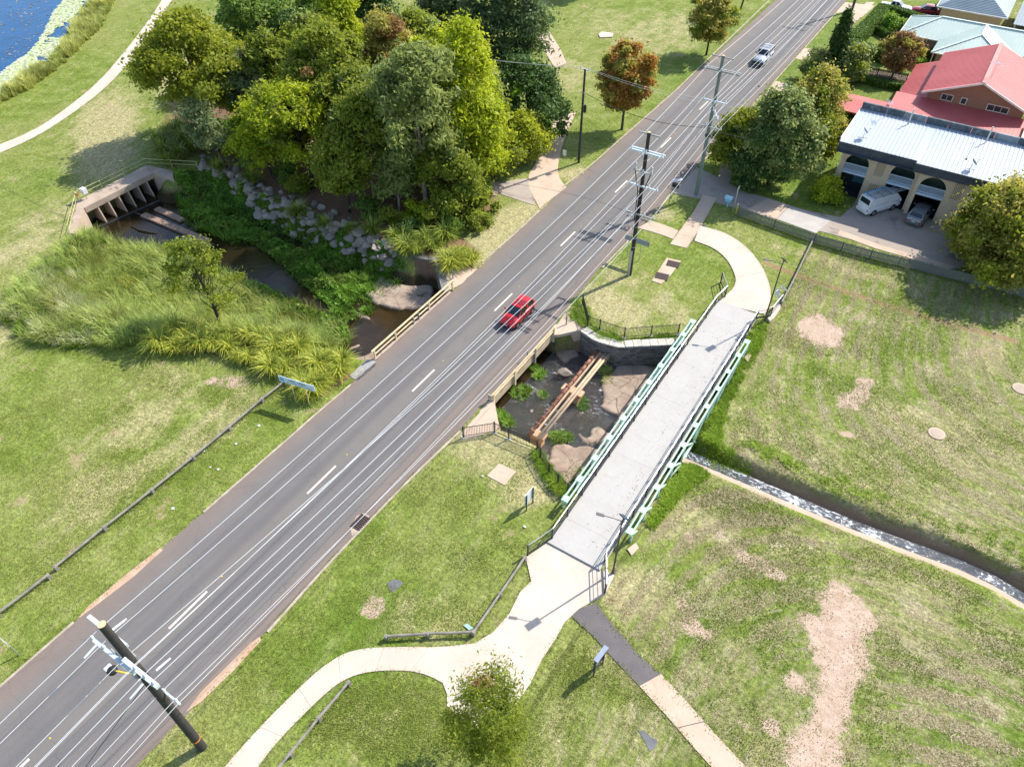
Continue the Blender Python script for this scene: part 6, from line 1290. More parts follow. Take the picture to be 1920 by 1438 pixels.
tree('bushy dark green tree beside the tall feathery gum', PB(722,150), 12.5, 4.2, 'dark', 'dome', .2, 60, 1.2, 160, .27, .25, M_barkd, 17)
tree('olive brown gum with open crown in the heart of the grove', PB(640,300), 14.8, 4.8, 'mix', 'round', .34, 78, 1.05, 180, .23, .24, M_barkp, 18, elong=2.4, droop=.5, second=('rust', .08))
tree('tall pale trunked gum with a ragged grey green crown', PB(800,388), 16.6, 5.2, 'euc', 'dome', .34, 98, 1.0, 190, .21, .26, M_barkp, 19, elong=2.8, droop=.7, lob=.4, nb_=24, inner=.05)
tree('tall yellow green tree sweeping to a point beside the grove drive', PB(880,338), 17.2, 5.9, 'lime', 'cone', .13, 165, 1.15, 200, .21, .3, seed=20, elong=2.4, droop=.4, second=('yellow', .25))
tree('golden brown tipped gum between the tall trees of the grove', PB(742,255), 14.0, 3.6, 'gold', 'round', .45, 50, 1.0, 170, .22, .2, M_barkp, 21, elong=2.4, droop=.5, second=('rust', .35))
tree('yellow green wattle with tiered foliage above the boulders', PB(588,352), 11.6, 4.4, 'lime', 'round', .3, 66, 1.05, 180, .21, .2, M_barkd, 22, off=(-1.6,0), elong=2.2, second=('mix', .5))
tree('slim pale trunked gum in front of the shelter', PB(704,378), 12.6, 3.6, 'mix', 'dome', .36, 52, .95, 170, .21, .16, M_barkp, 23, elong=2.6, droop=.5, nb_=18)
tree('dark olive gum standing over the middle of the boulder bank', PB(655,398), 8.6, 3.2, 'mix', 'round', .3, 44, .95, 170, .22, .16, M_barkd, 24, elong=2.0)
tree('small bushy gum with pale trunk above the boulder bank', PB(748,398), 6.8, 2.6, 'euc', 'dome', .3, 34, .85, 170, .2, .12, M_barkp, 25, elong=2.4)
tree('low spreading tree at the roadside corner of the grove', PB(862,402), 6.2, 3.3, 'mix', 'dome', .12, 50, .95, 170, .22, .18, M_barkd, 26)
tree('small yellow green tree leaning over the boulders near the grey wispy one', PB(512,330), 8.4, 3.2, 'lime', 'dome', .2, 46, .95, 170, .21, .15, M_barkd, 27, off=(-.8,-.4), second=('bright', .3))
tree('large dark feathery she-oak behind the round dark tree', PB(945,150), 13.6, 6.0, 'casu', 'dome', .18, 105, 1.4, 190, .24, .32, M_barkd, 28, elong=2.6, droop=.5, lob=.35)
tree('dark feathery she-oak beside the park lawn', PB(850,110), 13.0, 5.2, 'casu', 'dome', .15, 85, 1.4, 180, .25, .3, M_barkd, 29, elong=2.6, droop=.5, lob=.35)
tree('round glossy dark tree with bare grey twigs showing on top', PB(985,262), 9.4, 5.4, 'dark', 'dome', .08, 105, 1.15, 190, .24, .3, M_barkd, 30, second=('hedgel', .1))
tree('low golden green tree beside the grove path', PB(985,300), 5.6, 3.1, 'yellow', 'dome', .1, 46, .9, 180, .2, .15, seed=31, second=('mix', .6))
tree('leafy tree between the tall pointed tree and the round dark tree', PB(925,320), 6.5, 3.4, 'mix', 'dome', .1, 46, 1.0, 180, .22, .18, seed=32)
GUMS = ['olive gum behind the wispy grey leaved tree', 'mid green gum between the pale post and the tiered wattle', 'olive gum towering beside the park shelter', 'grey green gum behind the slim pale trunked gum', 'yellow green gum leaning against the tall pointed tree', 'mid green gum behind the tall pale trunked gum', 'bright green gum beside the golden brown tipped gum', 'bright green gum at the back of the grove near the rounded tree',
    'mid green gum rising from the boulder side of the shelter', 'low mid green gum above the wispy tree and boulders', 'mid green gum at the foot of the tall pale trunked gum', 'slender pointed gum between the pointed tree and round dark tree']
for i, (x, y, h, rd, lf, sh) in enumerate(((455,240,11.0,4.2,'olive','dome'),(545,255,12.5,4.4,'mix','dome'),(610,235,13.2,4.4,'olive','dome'),(770,335,13.5,4.2,'euc','dome'),(835,300,14.5,4.6,'lime','dome'),(800,225,13.0,4.4,'mix','dome'),(690,140,12.5,4.2,'bright','dome'),(620,130,11.5,4.2,'bright','dome'),(680,330,12.0,4.0,'mix','round'),(540,310,9.5,3.6,'mix','dome'),(830,372,9.0,3.6,'mix','dome'),(905,290,11.0,4.0,'lime','cone'))):
    tree(GUMS[i], PB(x, y), h, rd, lf, sh, .3, 64, 1.05, 170, .23, .2, M_barkp if i % 2 else M_barkd, 230+i, elong=2.3, droop=.4, lob=.35, group='gums crowding the middle of the grove', second=(('lime','mix','euc')[i % 3], .3))
rb2 = np.random.default_rng(77)
def bush(label, b, H, rad, leaf, seed, n=16, per=150, size=.19, cr=.55, name='shrub', group=None, second=None, shape='dome'):
    return tree(label, b, H, rad, leaf, shape, .05, n, cr, per, size, .05, M_barkd, seed, name, 'shrub', group=group, nb_=5, second=second)
for i, (x, y, h, rd, lf) in enumerate(((560,360,1.8,1.5,'mix'),(620,350,2.0,1.6,'lime'),(690,402,1.8,1.5,'bright'),(730,420,1.6,1.4,'mix'),(780,415,2.2,1.7,'lime'),(820,430,2.4,1.9,'mix'),(850,440,1.6,1.4,'bright'),(890,425,2.0,1.7,'mix'),(905,395,2.4,1.9,'mix'),(770,440,1.5,1.2,'dark'),(540,335,2.0,1.6,'bright'),(470,300,2.0,1.5,'mix'),(445,285,2.2,1.7,'lime'),(900,370,2.5,1.8,'bright'))):
    bush('leafy green shrub growing under the grove gums', PB(x, y), h, rd, lf, 300+i, group='understorey shrubs of the grove')
# street and park trees
tree('autumn coloured tree with russet crown beside the road', PB(1166,243), 10.4, 2.9, 'autumn', 'round', .24, 64, .7, 170, .23, .16, seed=41, lob=.4, second=('gold', .8))
tree('small round olive green tree on the park verge', PB(1324,104), 8.6, 3.5, 'gold', 'round', .24, 56, .85, 160, .24, .14, M_barkd, 42, second=('mix', .5))
tree('park tree standing further along the lawn beside the road', (-8.5,73.0), 8.5, 3.4, 'mix', 'round', .25, 44, .9, 130, .28, .15, M_barkd, 43)
tree('dark park tree on the far lawn behind the she-oaks', PB(1085,-12), 8.0, 3.6, 'dark', 'round', .25, 44, .9, 130, .28, .15, M_barkd, 44)
# garden trees on the house side
tree('leafy garden tree dotted with pale flowers in front of the units', PB(1440,345), 10.4, 4.2, 'flower', 'dome', .1, 95, 1.0, 180, .22, .22, M_barkd, 51, second=('dark', .6))
tree('rounded olive garden tree beside the driveway crossing', PB(1375,322), 7.0, 3.5, 'olive', 'dome', .1, 62, .95, 180, .22, .2, M_barkd, 52, second=('dark', .4))
tree('dense dark shrub tree between the flowering tree and the driveway', PB(1400,348), 4.8, 2.5, 'dark', 'dome', .05, 34, .85, 170, .21, .15, M_barkd, 53)
tree('bushy golden olive tree beside the red carport', PB(1515,262), 8.4, 3.9, 'gold', 'dome', .1, 74, 1.0, 170, .23, .2, M_barkd, 54, second=('mix', .7))
tree('second rounded olive tree towards the units lawn', PB(1530,300), 5.4, 2.5, 'olive', 'dome', .1, 40, .9, 160, .22, .15, M_barkd, 55)
tree('tall dark pencil conifer beside the garden hedge', PB(1552,150), 9.0, 1.75, 'conifer', 'cone', .03, 85, .55, 140, .2, .12, M_barkd, 56, elong=2.4, flat=.3, squash=1.4)
tree('white flowering garden tree behind the pencil conifer', PB(1592,155), 5.2, 2.3, 'flower', 'dome', .1, 40, .85, 160, .22, .15, M_barkd, 57, second=('mix', .5))
tree('pale flowering shrub on the street side of the pencil conifer', PB(1522,150), 4.4, 2.0, 'flower', 'dome', .08, 30, .75, 160, .2, .1, M_barkd, 58, second=('bright', .5))
tree('rusty brown leaved garden tree beside the green roofs', PB(1672,146), 6.0, 2.6, 'rust', 'round', .18, 54, .75, 170, .22, .15, M_barkd, 59, second=('gold', .25))
tree('massive rounded garden tree at the end of the paling fence', PB(1856,500), 8.4, 5.8, 'gold', 'dome', .06, 140, 1.15, 210, .22, .35, M_barkd, 60, second=('olive', .6))
tree('dark underlayer tree beside the massive rounded garden tree', PB(1910,498), 6.0, 4.2, 'dark', 'dome', .03, 60, 1.1, 180, .24, .25, M_barkd, 61)
bush('round clipped yellow green bush on the units lawn', PB(1548,372), 2.3, 1.75, 'lime', 62, 30, 200, .18, .6)
bush('leafy palm like shrub behind the units', PB(1585,238), 2.4, 1.5, 'bright', 63, 14, 150, .3, .6)
for i, (x, y) in enumerate(((15.6,75.5),(14.2,76.5))): bush(['rounded bright green shrub inside the hedged garden','second bright green shrub inside the hedged garden near the footpath'][i], (x,y), 2.4, 1.4, 'hedgel', 64+i, 18, 160, .2, .6)
bush('grey green shrub beside the green roofed house', (17.6,78.6), 1.9, 1.5, 'grey', 66, 16); bush('dark shrub beside the maroon sedan', (20.3,92.0), 3.0, 2.0, 'dark', 67, 20); bush('grey shrub beside the verandah house', (31.0,79.5), 1.6, 1.3, 'rust', 68, 14)
# small tree by the near path
tree('small airy dark green tree beside the near pale path', PB(906,1420), 7.6, 2.4, 'mix', 'round', .28, 46, .85, 200, .085, .1, M_bark, 71, off=(.5,.4), elong=2.8, inner=.02, lob=.4, second=('rust', .04))
# crooked tree in the long grass
tree('crooked thin tree with an open pale crown rising from the long creek grass', PB(416,617), 8.2, 3.2, 'mix', 'dome', .42, 34, .7, 105, .16, .15, M_barkd, 72, off=(-2.6,.6), elong=1.9, inner=.03, nb_=26, second=('euc', .25))

# ------------------------------------------------------------------ hedges
def hedge(label, path, w_, h, leaf, seed, name='hedge'):
    r = np.random.default_rng(seed); pts = resample(path, .5); o = thing(name, label, 'hedge', (pts[0].x, pts[0].y, 0)); Ls = []; Rs = []
    for i, p in enumerate(pts):
        d = (pts[min(i+1,len(pts)-1)]-pts[max(i-1,0)]).normalized(); n = Vector((-d.y,d.x,0)); Ls.append(p+n*w_/2*.9); Rs.append(p-n*w_/2*.9)
    obj('twig_core', MB().slab(Ls, Rs, -.05, h*.94), mat('hedge_core', (.025,.035,.012), None, 4, .95), o)
    Q = []; O = []
    for a, b, a2, b2 in zip(Ls, Ls[1:], Rs, Rs[1:]):
        L = (b-a).length; k = int(L*w_*260); u = r.random((k,2)); A, B, A2, B2 = (np.array(v) for v in (a,b,a2,b2))
        t = (A+(B-A)*u[:,:1])*(1-u[:,1:])+(A2+(B2-A2)*u[:,:1])*u[:,1:]; t[:,2] = h+r.normal(size=k)*.04; Q.append(t); O.append(np.tile([0,0,1.0],(k,1)))
        for S, E, sg in ((A,B,1),(A2,B2,-1)):
            k = int(L*h*200); u = r.random((k,2)); t = S+(E-S)*u[:,:1]; nrm = np.cross([0,0,1.0], (E-S)/max(L,.01))*sg; t = t+nrm*(.05*r.normal(size=k)+.06)[:,None]; t[:,2] = u[:,1]*h; Q.append(t); O.append(np.tile(nrm,(k,1)))
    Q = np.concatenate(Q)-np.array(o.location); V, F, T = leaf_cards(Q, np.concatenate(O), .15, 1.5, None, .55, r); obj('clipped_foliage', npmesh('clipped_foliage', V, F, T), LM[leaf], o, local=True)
hedge('tall trimmed hedge along the street footpath', [(11.0,66.5),(11.6,75),(11.8,83.2)], 2.0, 1.7, 'hedge', 81)
hedge('tall trimmed hedge closing the garden on the conifer side', [(11.0,65.4),(14,64.2),(17.2,63.6)], 1.3, 1.7, 'hedge', 82)
hedge('trimmed hedge at the back of the garden beside the parked cars', [(12.9,83.0),(15.5,82.0),(18.3,80.8)], 1.3, 1.7, 'hedge', 83)
hedge('low curved hedge inside the hedged garden', [(12.9,75.0),(14.6,73.4),(16.6,73.6),(17.6,75.2)], .9, 1.0, 'hedge', 84)
hedge('bright green S shaped hedge before the green roofed house', [(19.0,67.6),(19.6,65.6),(21.0,64.0),(22.0,64.4)], .8, 1.2, 'hedgel', 85)
hedge('clipped dark hedge under the windows of the green roofed house', [(18.2,68.6),(21.8,68.4)], .9, 1.3, 'hedge', 86)
hedge('low clipped hedge along the lawn of the red roofed house', [(15.0,55.6),(18.0,54.9),(20.6,55.3)], 1.1, .8, 'hedge', 87)
hedge('short clipped hedge next to the lawn hedge of the red roofed house', [(13.2,56.6),(14.5,56.2)], 1.0, .8, 'hedge', 88)
q = Vector((20.6,66.2,0)); o_ = thing('garden_urn', 'small pale garden urn beside the bright green hedge', 'urn', q); obj('pedestal', MB().lathe([(.2,0),(.14,.1),(.12,.7),(.2,.78)], q, 10), M_wtrim, o_); obj('bowl', MB().lathe([(.08,.78),(.3,.95),(.34,1.15),(.1,1.2)], q, 12), M_wtrim, o_)

# ------------------------------------------------------------------ strappy plants
M_strap = leafmat('strap_leaf', (.085,.125,.012), (.36,.37,.06), .35); M_strapd = leafmat('dark_strap_leaf', (.06,.095,.012), (.22,.25,.04), .3)
def strap_mesh(seed, h, n=230):
    r = np.random.default_rng(seed); a = r.random(n)*6.28; q = .16*np.sqrt(r.random(n)); V, F, T = blades(np.stack([q*np.cos(a), q*np.sin(a), np.zeros(n)],1), np.full(n, h), .055, np.full(n, h*.95), r, 1.3); return npmesh('leaves', V, F, T)
STR = [strap_mesh(90+i, .95+.12*i) for i in range(4)]
for me in STR: me.materials.append(M_strap)
STRD = [me.copy() for me in STR]
for me in STRD: me.materials.clear(); me.materials.append(M_strapd)
rs_ = random.Random(9)
def strap(x, y, s, label, group, dark=False, z=None):
    z = float(ground_z(np.array([x]), np.array([y]))[0]) if z is None else z
    o = thing('strappy_plant', label, 'plant', (x,y,z), rs_.random()*6.28, group); i = rs_.randrange(4)
    c = obj('leaves', (STRD if dark else STR)[i], None, o, local=True); c.scale = (s,s,s*rs_.uniform(.85,1.1)); c.rotation_euler = (0,0,rs_.random()*6)
    obj('leaf_base', MB().lathe([(.16*s,-.05),(.14*s,.12*s),(.05*s,.22*s)], (0,0,0), 7), M_strapd, o, local=True)
row = smooth_line([xy(p) for p in px((285,645),(340,660),(400,655),(455,668),(510,690),(560,712),(600,728))], 2); row2 = smooth_line([xy(p) for p in px((330,632),(400,636),(470,640),(530,655),(590,680),(640,690))], 2); row3 = smooth_line([xy(p) for p in px((500,655),(560,668),(610,695),(640,700))], 1)
for L_, st_ in ((row, 1.15), (row2, 1.25), (row3, 1.3)):
    for p in resample(L_, st_): strap(p.x+rs_.uniform(-.35,.35), p.y+rs_.uniform(-.35,.35), rs_.uniform(1.15,1.6), 'golden green strappy plant in the dense row along the creek top', 'strappy plants along the creek top', z=0)
for x, y in ((578,745),(590,738),(600,722),(572,735),(612,715)): 
    p = P(x,y); strap(p.x, p.y, rs_.uniform(1.1,1.5), 'golden green strappy plant at the foot of the creek name sign', 'strappy plants under the creek sign', z=0)
for x, y in ((838,498),(850,492),(862,488),(872,484),(885,492),(846,506),(858,500),(874,496)):
    p = P(x,y); strap(p.x, p.y, rs_.uniform(1.1,1.6), 'golden green strappy plant in the clump beside the stone wall corner', 'strappy plants beside the bridge corner', z=0)
for x, y in ((318,262),(330,285),(345,275),(312,295),(350,262),(362,285),(305,278),(340,298),(372,270),(320,310),(335,250),(388,282),(352,245)):
    p = P(x,y); strap(p.x, p.y, rs_.uniform(1.2,1.9), 'dark golden strappy plant in the bed beside the culvert', 'strappy plants beside the culvert', True, 0)
for x, y in ((700,440),(740,452),(760,448),(610,420),(660,435),(800,455),(815,468),(835,452),(560,398),(785,475),(475,345),(412,322),(760,470),(770,475)):
    p = P(x,y); strap(p.x, p.y, rs_.uniform(1.0,1.5), 'dark strappy plant tucked among the boulders of the creek bank', 'strappy plants among the boulders', True)

# ------------------------------------------------------------------ long grass, reeds and weeds
def scatter(poly, n, r, margin=0.0):
    P_ = np.array([xy(p) for p in poly]); lo, hi = P_.min(0), P_.max(0); out = np.zeros((0,2))
    while len(out) < n:
        q = r.random((n*2,2))*(hi-lo)+lo; out = np.concatenate([out, q[poly_mask(q[:,0], q[:,1], [tuple(p) for p in P_]) > r.random(len(q))**2*.9-.15]])
    return out[:n]
def fbm(x, y, s, seed):
    v = np.zeros(len(x)); rr_ = np.random.default_rng(seed)
    for o_k in range(5):
        f = s*2**o_k; a, b, c, d = rr_.random(4)*6.28; v += (np.sin(x*f*math.cos(a)+y*f*math.sin(a)+b+1.7*np.sin(y*f*.7+c))*np.cos(y*f*math.cos(c)-x*f*math.sin(c)+d))/(1.6**o_k)
    return v/2.0+.5
def grass_patch(name, label, poly, n, h, wd, lean, m, seed, clump=.5, kind_z=None, cat='grass', vary=1.0, thr=None):
    r = np.random.default_rng(seed); per = 48; nc = max(8, n//per); c = scatter(poly, nc, r); ck = np.clip(fbm(c[:,0], c[:,1], .55, seed)+r.normal(size=nc)*.18, 0, 1.2)
    idx = np.repeat(np.arange(nc), per); an = r.random(len(idx))*6.2832; rad = .34*np.sqrt(r.random(len(idx))); q = c[idx]+np.stack([np.cos(an), np.sin(an)], 1)*rad[:,None]; k = ck[idx]
    if thr is not None: keep = fbm(c[:,0], c[:,1], .8, seed+5)[idx] > thr; q = q[keep]; k = k[keep]; an = an[keep]
    z = ground_z(q[:,0], q[:,1]) if kind_z is None else np.full(len(q), kind_z)
    pts = np.stack([q[:,0], q[:,1], z-.03], 1); tint = np.clip(.65*k+.35*r.random(len(q)), 0, 1); hh = h*(.55+.75*np.clip(k+r.normal(size=len(q))*.15, 0, 1.2)*vary)
    V, F, T = blades(pts, hh, wd, lean*hh, r, .8, tint, an+r.normal(size=len(q))*.5); obj(name, npmesh(name, V, F, T), m, kind='stuff', label=label, cat=cat)
M_reed = leafmat('long_grass_blade', (.075,.125,.008), (.27,.31,.09), .42, hue=((.20,.15,.02), .3, .5)); M_weed = leafmat('creek_weed_leaf', (.035,.085,.008), (.12,.21,.02), .3, hue=((.12,.13,.02), .3, .6)); M_lushg = leafmat('lush_grass_blade', (.085,.145,.008), (.20,.27,.03), .4); M_pondg = leafmat('pond_edge_blade', (.14,.17,.03), (.36,.36,.11), .35, hue=((.16,.2,.03), .25, .7))
REED = px((145,445),(125,470),(85,505),(40,540),(8,570),(12,605),(40,632),(110,650),(200,655),(280,642),(340,640),(440,640),(520,650),(610,650),(650,595),(640,572),(600,550),(560,545),(530,520),(480,505),(420,480),(380,470),(330,448),(290,440),(240,432),(200,422),(170,415))
grass_patch('long_grass', 'tall unmown grass filling the creek bank below the culvert', REED, 62000, 1.0, .055, .75, M_reed, 101, vary=1.2)
M_straw = leafmat('straw_grass_blade', (.16,.17,.05), (.40,.38,.20), .4); M_olive = leafmat('olive_grass_blade', (.10,.10,.008), (.26,.23,.03), .4)
grass_patch('pale_long_grass', 'pale seeding grass at the lawn end of the creek bank', px((12,575),(60,530),(130,500),(200,520),(260,560),(250,620),(200,645),(110,645),(40,628),(15,605)), 16000, 1.0, .045, .8, M_straw, 131, thr=.35)
grass_patch('olive_long_grass', 'olive brown sedge in the middle of the creek bank', px((150,440),(240,435),(330,470),(420,520),(520,570),(540,630),(420,630),(320,600),(240,540),(170,490)), 16000, .9, .05, .7, M_olive, 132, thr=.45)
grass_patch('long_grass_heads', 'darker green weedy growth mixed through the tall creek grass', REED, 14000, .8, .07, .6, M_weed, 102, thr=.5)
WEED1 = px((322,335),(400,345),(440,372),(500,395),(560,410),(640,440),(710,470),(745,495),(700,540),(660,575),(640,572),(600,530),(540,480),(490,430),(440,425),(390,408),(360,398),(330,375)); 
grass_patch('creek_weeds', 'lush green water weeds covering the far creek bank below the boulders', WEED1, 30000, .55, .085, .7, M_weed, 103)
def weed_leaves(name, label, poly, n, m, seed, h=.5):
    r = np.random.default_rng(seed); q = scatter(poly, n, r); k = fbm(q[:,0], q[:,1], .9, seed); z = np.maximum(ground_z(q[:,0], q[:,1]), WATER); pts = np.stack([q[:,0], q[:,1], z+h*np.clip(k,0,1)*r.random(n)**.5], 1)
    V, F, T = leaf_cards(pts, np.tile([0,0,1.0],(n,1)), .2, 1.3, np.clip(.6*k+.4*r.random(n),0,1), .5, r); obj(name, npmesh(name, V, F, T), m, kind='stuff', label=label, cat='weeds')
weed_leaves('broad_leaf_weeds', 'broad leaved weeds on the far creek bank', px((330,370),(400,400),(470,425),(520,460),(600,530),(645,572),(665,560),(620,500),(560,440),(480,395),(400,370),(340,345)), 16000, M_weed, 104, .7)
weed_leaves('bank_weeds', 'leafy weeds growing down the bank below the boulders', px((328,322),(400,322),(470,356),(560,392),(640,425),(720,462),(760,490),(700,480),(620,450),(540,412),(460,380),(390,350),(330,338)), 12000, M_weed, 106, .5)
weed_leaves('creeping_weeds', 'leafy weeds along the near creek edge', px((300,440),(380,470),(480,505),(560,545),(640,572),(648,600),(600,600),(520,560),(420,520),(320,480)), 9000, M_weed, 105, .8)
for i, (pts, lab) in enumerate(((((948,728),(968,722),(1000,738),(1030,740),(1000,748),(965,748)), 'green water weed streaming from the bridge pier'), (((990,680),(1008,685),(1020,705),(1012,712),(996,698)), 'green water weed trailing from the middle of the bridge'), (((932,772),(948,780),(965,795),(955,798),(938,786)), 'green weed fringe below the concrete wing wall'), (((1070,745),(1098,740),(1108,760),(1090,768),(1072,760)), 'weed clump growing at the foot of the pipe pier'), (((1122,685),(1140,690),(1148,715),(1132,715),(1125,700)), 'yellowing weeds on the tan creek slab'), (((1035,810),(1060,812),(1070,830),(1040,832)), 'weeds below the picket fence at the pipes'), (((1060,885),(1080,872),(1100,880),(1070,915)), 'grassy weeds under the near footbridge end'), (((1228,655),(1256,650),(1240,690),(1222,685)), 'reedy clump beside the stone wall under the footbridge'))):
    grass_patch('water_weed', lab, [P(*p, -2.3) for p in pts], 380, .26, .06, 1.2, M_weed if i != 4 else M_reed, 110+i, kind_z=-2.28, cat='weeds')
LUSH1 = px((1300,838),(1320,790),(1372,690),(1420,610),(1436,606),(1428,640),(1385,720),(1355,790),(1352,830),(1400,868),(1420,885),(1360,868)); LUSH2 = px((1215,985),(1250,925),(1285,868),(1330,888),(1300,905),(1255,945),(1225,990))
grass_patch('bank_grass', 'lush uncut grass beside the green truss above the ditch', LUSH1, 14000, .26, .045, .8, M_lushg, 121); grass_patch('bank_grass', 'lush uncut grass beside the green truss below the ditch', LUSH2, 8000, .22, .045, .8, M_lushg, 122)
dn_ = [p-(b-p).normalized()*.0 for p, b in zip(dw_l, dw_r)]; edge_n = [a-(b-a).normalized()*1.5 for a, b in zip(dw_l, dw_r)]; edge_n2 = [a-(b-a).normalized()*2.6 for a, b in zip(dw_l, dw_r)]
grass_patch('ditch_grass', 'ragged grass fringe along the brown ditch bank', [xy(p) for p in edge_n[:9]]+[xy(p) for p in edge_n2[:9]][::-1], 7000, .17, .035, 1.2, M_lushg, 123, thr=.42)
grass_patch('fence_grass', 'uncut grass along the creek side of the picket fence', px((1010,848),(1030,882),(1066,922),(1072,935),(1050,925),(1020,890),(1000,850)), 3500, .32, .04, .8, M_lushg, 124)
grass_patch('wall_grass', 'uncut grass strip between the picket fence and the stone wall', px((1100,606),(1125,620),(1168,636),(1265,630),(1262,638),(1165,645),(1122,634),(1096,616)), 3500, .22, .04, .8, M_lushg, 125)
grass_patch('roadside_grass', 'uncut green grass at the end of the bridge railing', px((1060,592),(1086,556),(1098,580),(1104,608),(1092,612)), 1800, .3, .04, .8, M_lushg, 126)
PREED = px((-20,208),(0,196),(60,165),(110,128),(150,90),(185,55),(205,20),(215,0),(186,-5),(160,20),(142,45),(134,72),(106,108),(56,143),(0,182),(-20,194))
grass_patch('pond_reeds', 'yellow green reeds fringing the pond', PREED, 26000, .9, .08, .6, M_pondg, 127, cat='reeds')
M_lily = leafmat('lily_pad', (.30,.36,.14), (.56,.58,.30), .1)
r = np.random.default_rng(128); q = scatter(px((-30,182),(0,166),(45,136),(88,102),(114,70),(124,44),(146,12),(160,-8),(122,-8),(98,20),(84,52),(68,78),(48,98),(20,116),(0,132),(-30,150)), 9000, r); k = fbm(q[:,0], q[:,1], .5, 3); q = q[k > .18]
V, F, T = leaf_cards(np.stack([q[:,0], q[:,1], np.full(len(q), -.435)+r.random(len(q))*.02], 1), np.tile([0,0,1.0],(len(q),1)), .42, 1.15, None, .94, r); obj('lily_pads', npmesh('lily_pads', V, F, T), M_lily, kind='stuff', label='pale green lily pads crowding the pond edge', cat='lily pads')
r = np.random.default_rng(129); q = scatter(px((-40,130),(0,125),(55,85),(85,40),(100,0),(-40,-20)), 170, r); V, F, T = leaf_cards(np.stack([q[:,0], q[:,1], np.full(len(q), -.44)], 1), np.tile([0,0,1.0],(len(q),1)), .26, 1.6, None, .96, r); obj('floating_leaves', npmesh('floating_leaves', V, F, T), leafmat('floating_leaf', (.10,.09,.08), (.2,.17,.13), .1), kind='stuff', label='scattered brown floating leaves on the open pond', cat='floating leaves')

# ------------------------------------------------------------------ ragged grass creeping over path, kerb and rail edges
def edge_grass(label, lines, seed, h=.07, per_m=42, spread=.10, m=None):
    r = np.random.default_rng(seed); pts = []
    for L in lines:
        L = [Vector((p[0], p[1], 0)) for p in L]
        for a, b in zip(L, L[1:]):
            n = int((b-a).length*per_m); t = r.random(n)[:,None]; A, B = np.array(a), np.array(b); d = (B-A)/max(1e-6, (b-a).length); nr = np.array([-d[1], d[0], 0])
            q = A+(B-A)*t; w_ = .5+.5*np.sin(q[:,0]*1.9+seed)*np.sin(q[:,1]*2.3+1); k = r.random(n) < .35+.65*w_; pts.append((q+nr*(r.normal(size=n)*spread*(.4+w_))[:,None])[k])
    q = np.concatenate(pts); q[:,2] = np.where(ground_z(q[:,0], q[:,1]) < -.2, -9, .0); q = q[q[:,2] > -1]
    V, F, T = blades(q, np.full(len(q), h), .035, np.full(len(q), h*1.3), r, .8); obj('edge_grass', npmesh('edge_grass', V, F, T), m or M_turf, kind='stuff', label=label, cat='grass')
M_turf = leafmat('turf_blade', (.075,.105,.014), (.17,.19,.045), .35)
SL = lambda *p: smooth_line([xy(q) for q in px(*p)], 2)
edge_grass('grass creeping over the edges of the near pale path', [SL((415,1445),(480,1370),(560,1290),(610,1245),(660,1217),(740,1212),(820,1214),(890,1206)), SL((478,1445),(515,1395),(590,1318),(640,1275),(690,1258),(760,1256),(800,1264),(830,1280)), px((890,1206),(925,1185),(955,1150),(975,1110),(996,1090),(986,1045)), px((1060,1165),(1040,1200),(1015,1238),(995,1280),(960,1330)), px((838,1300),(838,1328),(880,1355),(915,1375))], 201)
edge_grass('grass creeping over the asphalt and slab path edges', [px((1072,1156),(1110,1190),(1150,1235),(1198,1285),(1248,1340),(1300,1400),(1345,1450)), px((1118,1130),(1140,1160),(1175,1200),(1205,1235),(1238,1262),(1290,1318),(1345,1380),(1410,1450))], 202, .09, 60, .16)
edge_grass('grass creeping over the far curling path edges', [SL((1312,424),(1360,436),(1400,462),(1430,500),(1444,535),(1446,560)), SL((1302,452),(1340,466),(1365,488),(1378,515),(1380,530),(1372,545)), px((1344,372),(1310,432),(1288,466)), px((1318,366),(1280,425),(1256,458))], 203)
edge_grass('grass creeping over the road kerbs', [[(edge_at(LE, y)-.12, y) for y in range(-64, -24, 2)], [(edge_at(LE, y)-.12, y) for y in range(-9, 84, 3)], [(edge_at(RE, y)+.12, y) for y in range(-58, -24, 2)], [(edge_at(RE, y)+.12, y) for y in range(-9, 84, 3)]], 204, .08, 40, .13)
edge_grass('grass creeping over the park path edges', [SL((-30,300),(60,262),(130,218),(200,165),(250,108),(290,50),(330,-10)), SL((-30,283),(60,248),(120,208),(185,155),(232,100),(275,45),(312,-12))], 205, .08, 30, .14)
edge_grass('longer grass left under the log rails', [px((545,713),(493,754),(432,806),(365,862),(288,924),(199,994),(108,1068)), px((94,1084),(0,1156)), px((984,1050),(938,1118),(888,1190),(803,1193),(725,1198)), px((655,1284),(600,1350),(547,1416)), px((1464,572),(1483,537),(1508,485),(1526,448)), px((1382,406),(1525,458),(1740,515),(1920,560))], 206, .13, 70, .13)

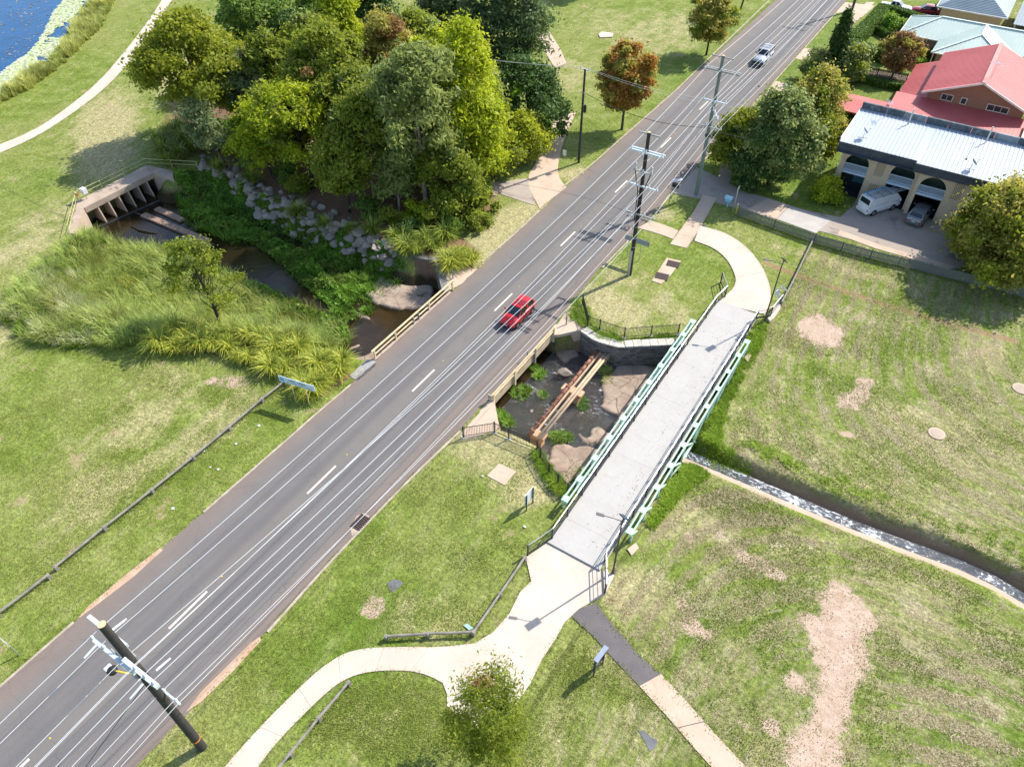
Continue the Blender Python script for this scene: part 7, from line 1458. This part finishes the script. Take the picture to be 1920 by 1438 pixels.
# ------------------------------------------------------------------ mown grass: tufts left standing, clippings lying in windrows on the field
def lawn_tufts(name, label, poly, n, h, lean, m, seed, fn=None, wd=.045, cat='grass'):
    r = np.random.default_rng(seed); q = scatter(poly, n, r); keep = ground_z(q[:,0], q[:,1]) > -.15
    if fn is not None: keep &= fn(q[:,0], q[:,1], r)
    q = q[keep]; pts = np.stack([q[:,0], q[:,1], np.full(len(q), -.025)], 1); V, F, T = blades(pts, np.full(len(q), h), wd, np.full(len(q), lean), r, .6); obj(name, npmesh(name, V, F, T), m, kind='stuff', label=label, cat=cat)
def windrow(x, y, r):
    k = 6.0; ac = np.where(y > -19.0, -np.log(np.exp(-np.clip(x-24,-20,60)/k)+np.exp(-np.clip(y+17.5,-20,60)/k))*k, -np.log(np.exp(-np.clip(x-24,-20,60)/k)+np.exp(-np.clip(-y-20,-20,60)/k))*k)
    v = np.sin(ac*4.6+1.2*np.sin(x*.21+y*.13)+.6*np.sin(x*.9-y*.5))*.6+fbm(x, y, .33, 8)-.5+.5*(fbm(x, y, 1.3, 9)-.5); return v+r.normal(size=len(x))*.18 > .42
SOILS = [px((1552,1090),(1582,1098),(1612,1125),(1650,1165),(1622,1195),(1626,1250),(1602,1305),(1592,1340),(1575,1380),(1582,1450),(1482,1450),(1468,1388),(1522,1362),(1530,1310),(1542,1262),(1512,1205),(1502,1160),(1535,1140)), px((1505,592),(1540,590),(1585,625),(1575,652),(1540,650),(1500,632))]
def off_soil(x, y, r, jit=.5):
    ok = np.ones(len(x), bool)
    for s_ in SOILS: ok &= poly_mask(x, y, [xy(p) for p in s_]) < r.normal(size=len(x))*jit-.1
    return ok
FIELD_N = px((1436,612),(1475,560),(1530,460),(1640,490),(1920,560),(1930,1095),(1800,1035),(1600,962),(1420,892),(1360,850)); FIELD_S = px((1305,900),(1420,925),(1600,1005),(1800,1080),(1935,1150),(1935,1445),(1415,1445),(1250,1270),(1130,1125),(1200,1020),(1240,950))
M_clip = leafmat('dry_clipping', (.10,.075,.032), (.30,.255,.15), .25); M_tuft = leafmat('mown_tuft', (.058,.092,.009), (.15,.18,.032), .38); M_tuftl = leafmat('lawn_tuft', (.082,.112,.014), (.205,.22,.058), .4)
for nm, pl_y, n_, sd in (('beyond', FIELD_N, 150000, 211), ('before', FIELD_S, 120000, 212)):
    lawn_tufts('grass_clippings', 'dry grass clippings lying in mown rows on the field '+nm+' the ditch', pl_y, n_, .035, .2, M_clip, sd, lambda x, y, r: windrow(x, y, r) & off_soil(x, y, r), .04, 'clippings')
    lawn_tufts('field_grass', 'short mown grass of the field '+nm+' the ditch', pl_y, n_//2, .075, .07, M_tuft, sd+10, lambda x, y, r: (fbm(x, y, .5, 21)+r.normal(size=len(x))*.15 > .55) & off_soil(x, y, r, .8))
lawn_tufts('lawn_grass', 'short mown grass of the verge between road and footbridge', px((500,1190),(640,1045),(760,920),(866,815),(925,815),(1000,850),(1050,930),(985,1040),(890,1190),(730,1205),(600,1240),(480,1360),(415,1430),(280,1438),(340,1365)), 42000, .065, .06, M_tuftl, 231, lambda x, y, r: fbm(x, y, .5, 22)+r.normal(size=len(x))*.2 > .5)
lawn_tufts('lawn_grass', 'short mown grass of the wide lawn left of the road', px((0,1270),(140,1155),(380,950),(600,765),(560,715),(420,670),(280,660),(110,655),(20,640),(-20,760)), 70000, .06, .06, M_tuftl, 232, lambda x, y, r: fbm(x, y, .45, 23)+r.normal(size=len(x))*.2 > .52)
lawn_tufts('lawn_grass', 'short mown grass round the small airy tree', px((500,1438),(660,1275),(760,1262),(830,1285),(838,1330),(915,1380),(970,1330),(1030,1220),(1075,1162),(1200,1290),(1340,1438)), 40000, .06, .06, M_tuftl, 233, lambda x, y, r: fbm(x, y, .45, 24)+r.normal(size=len(x))*.2 > .5)
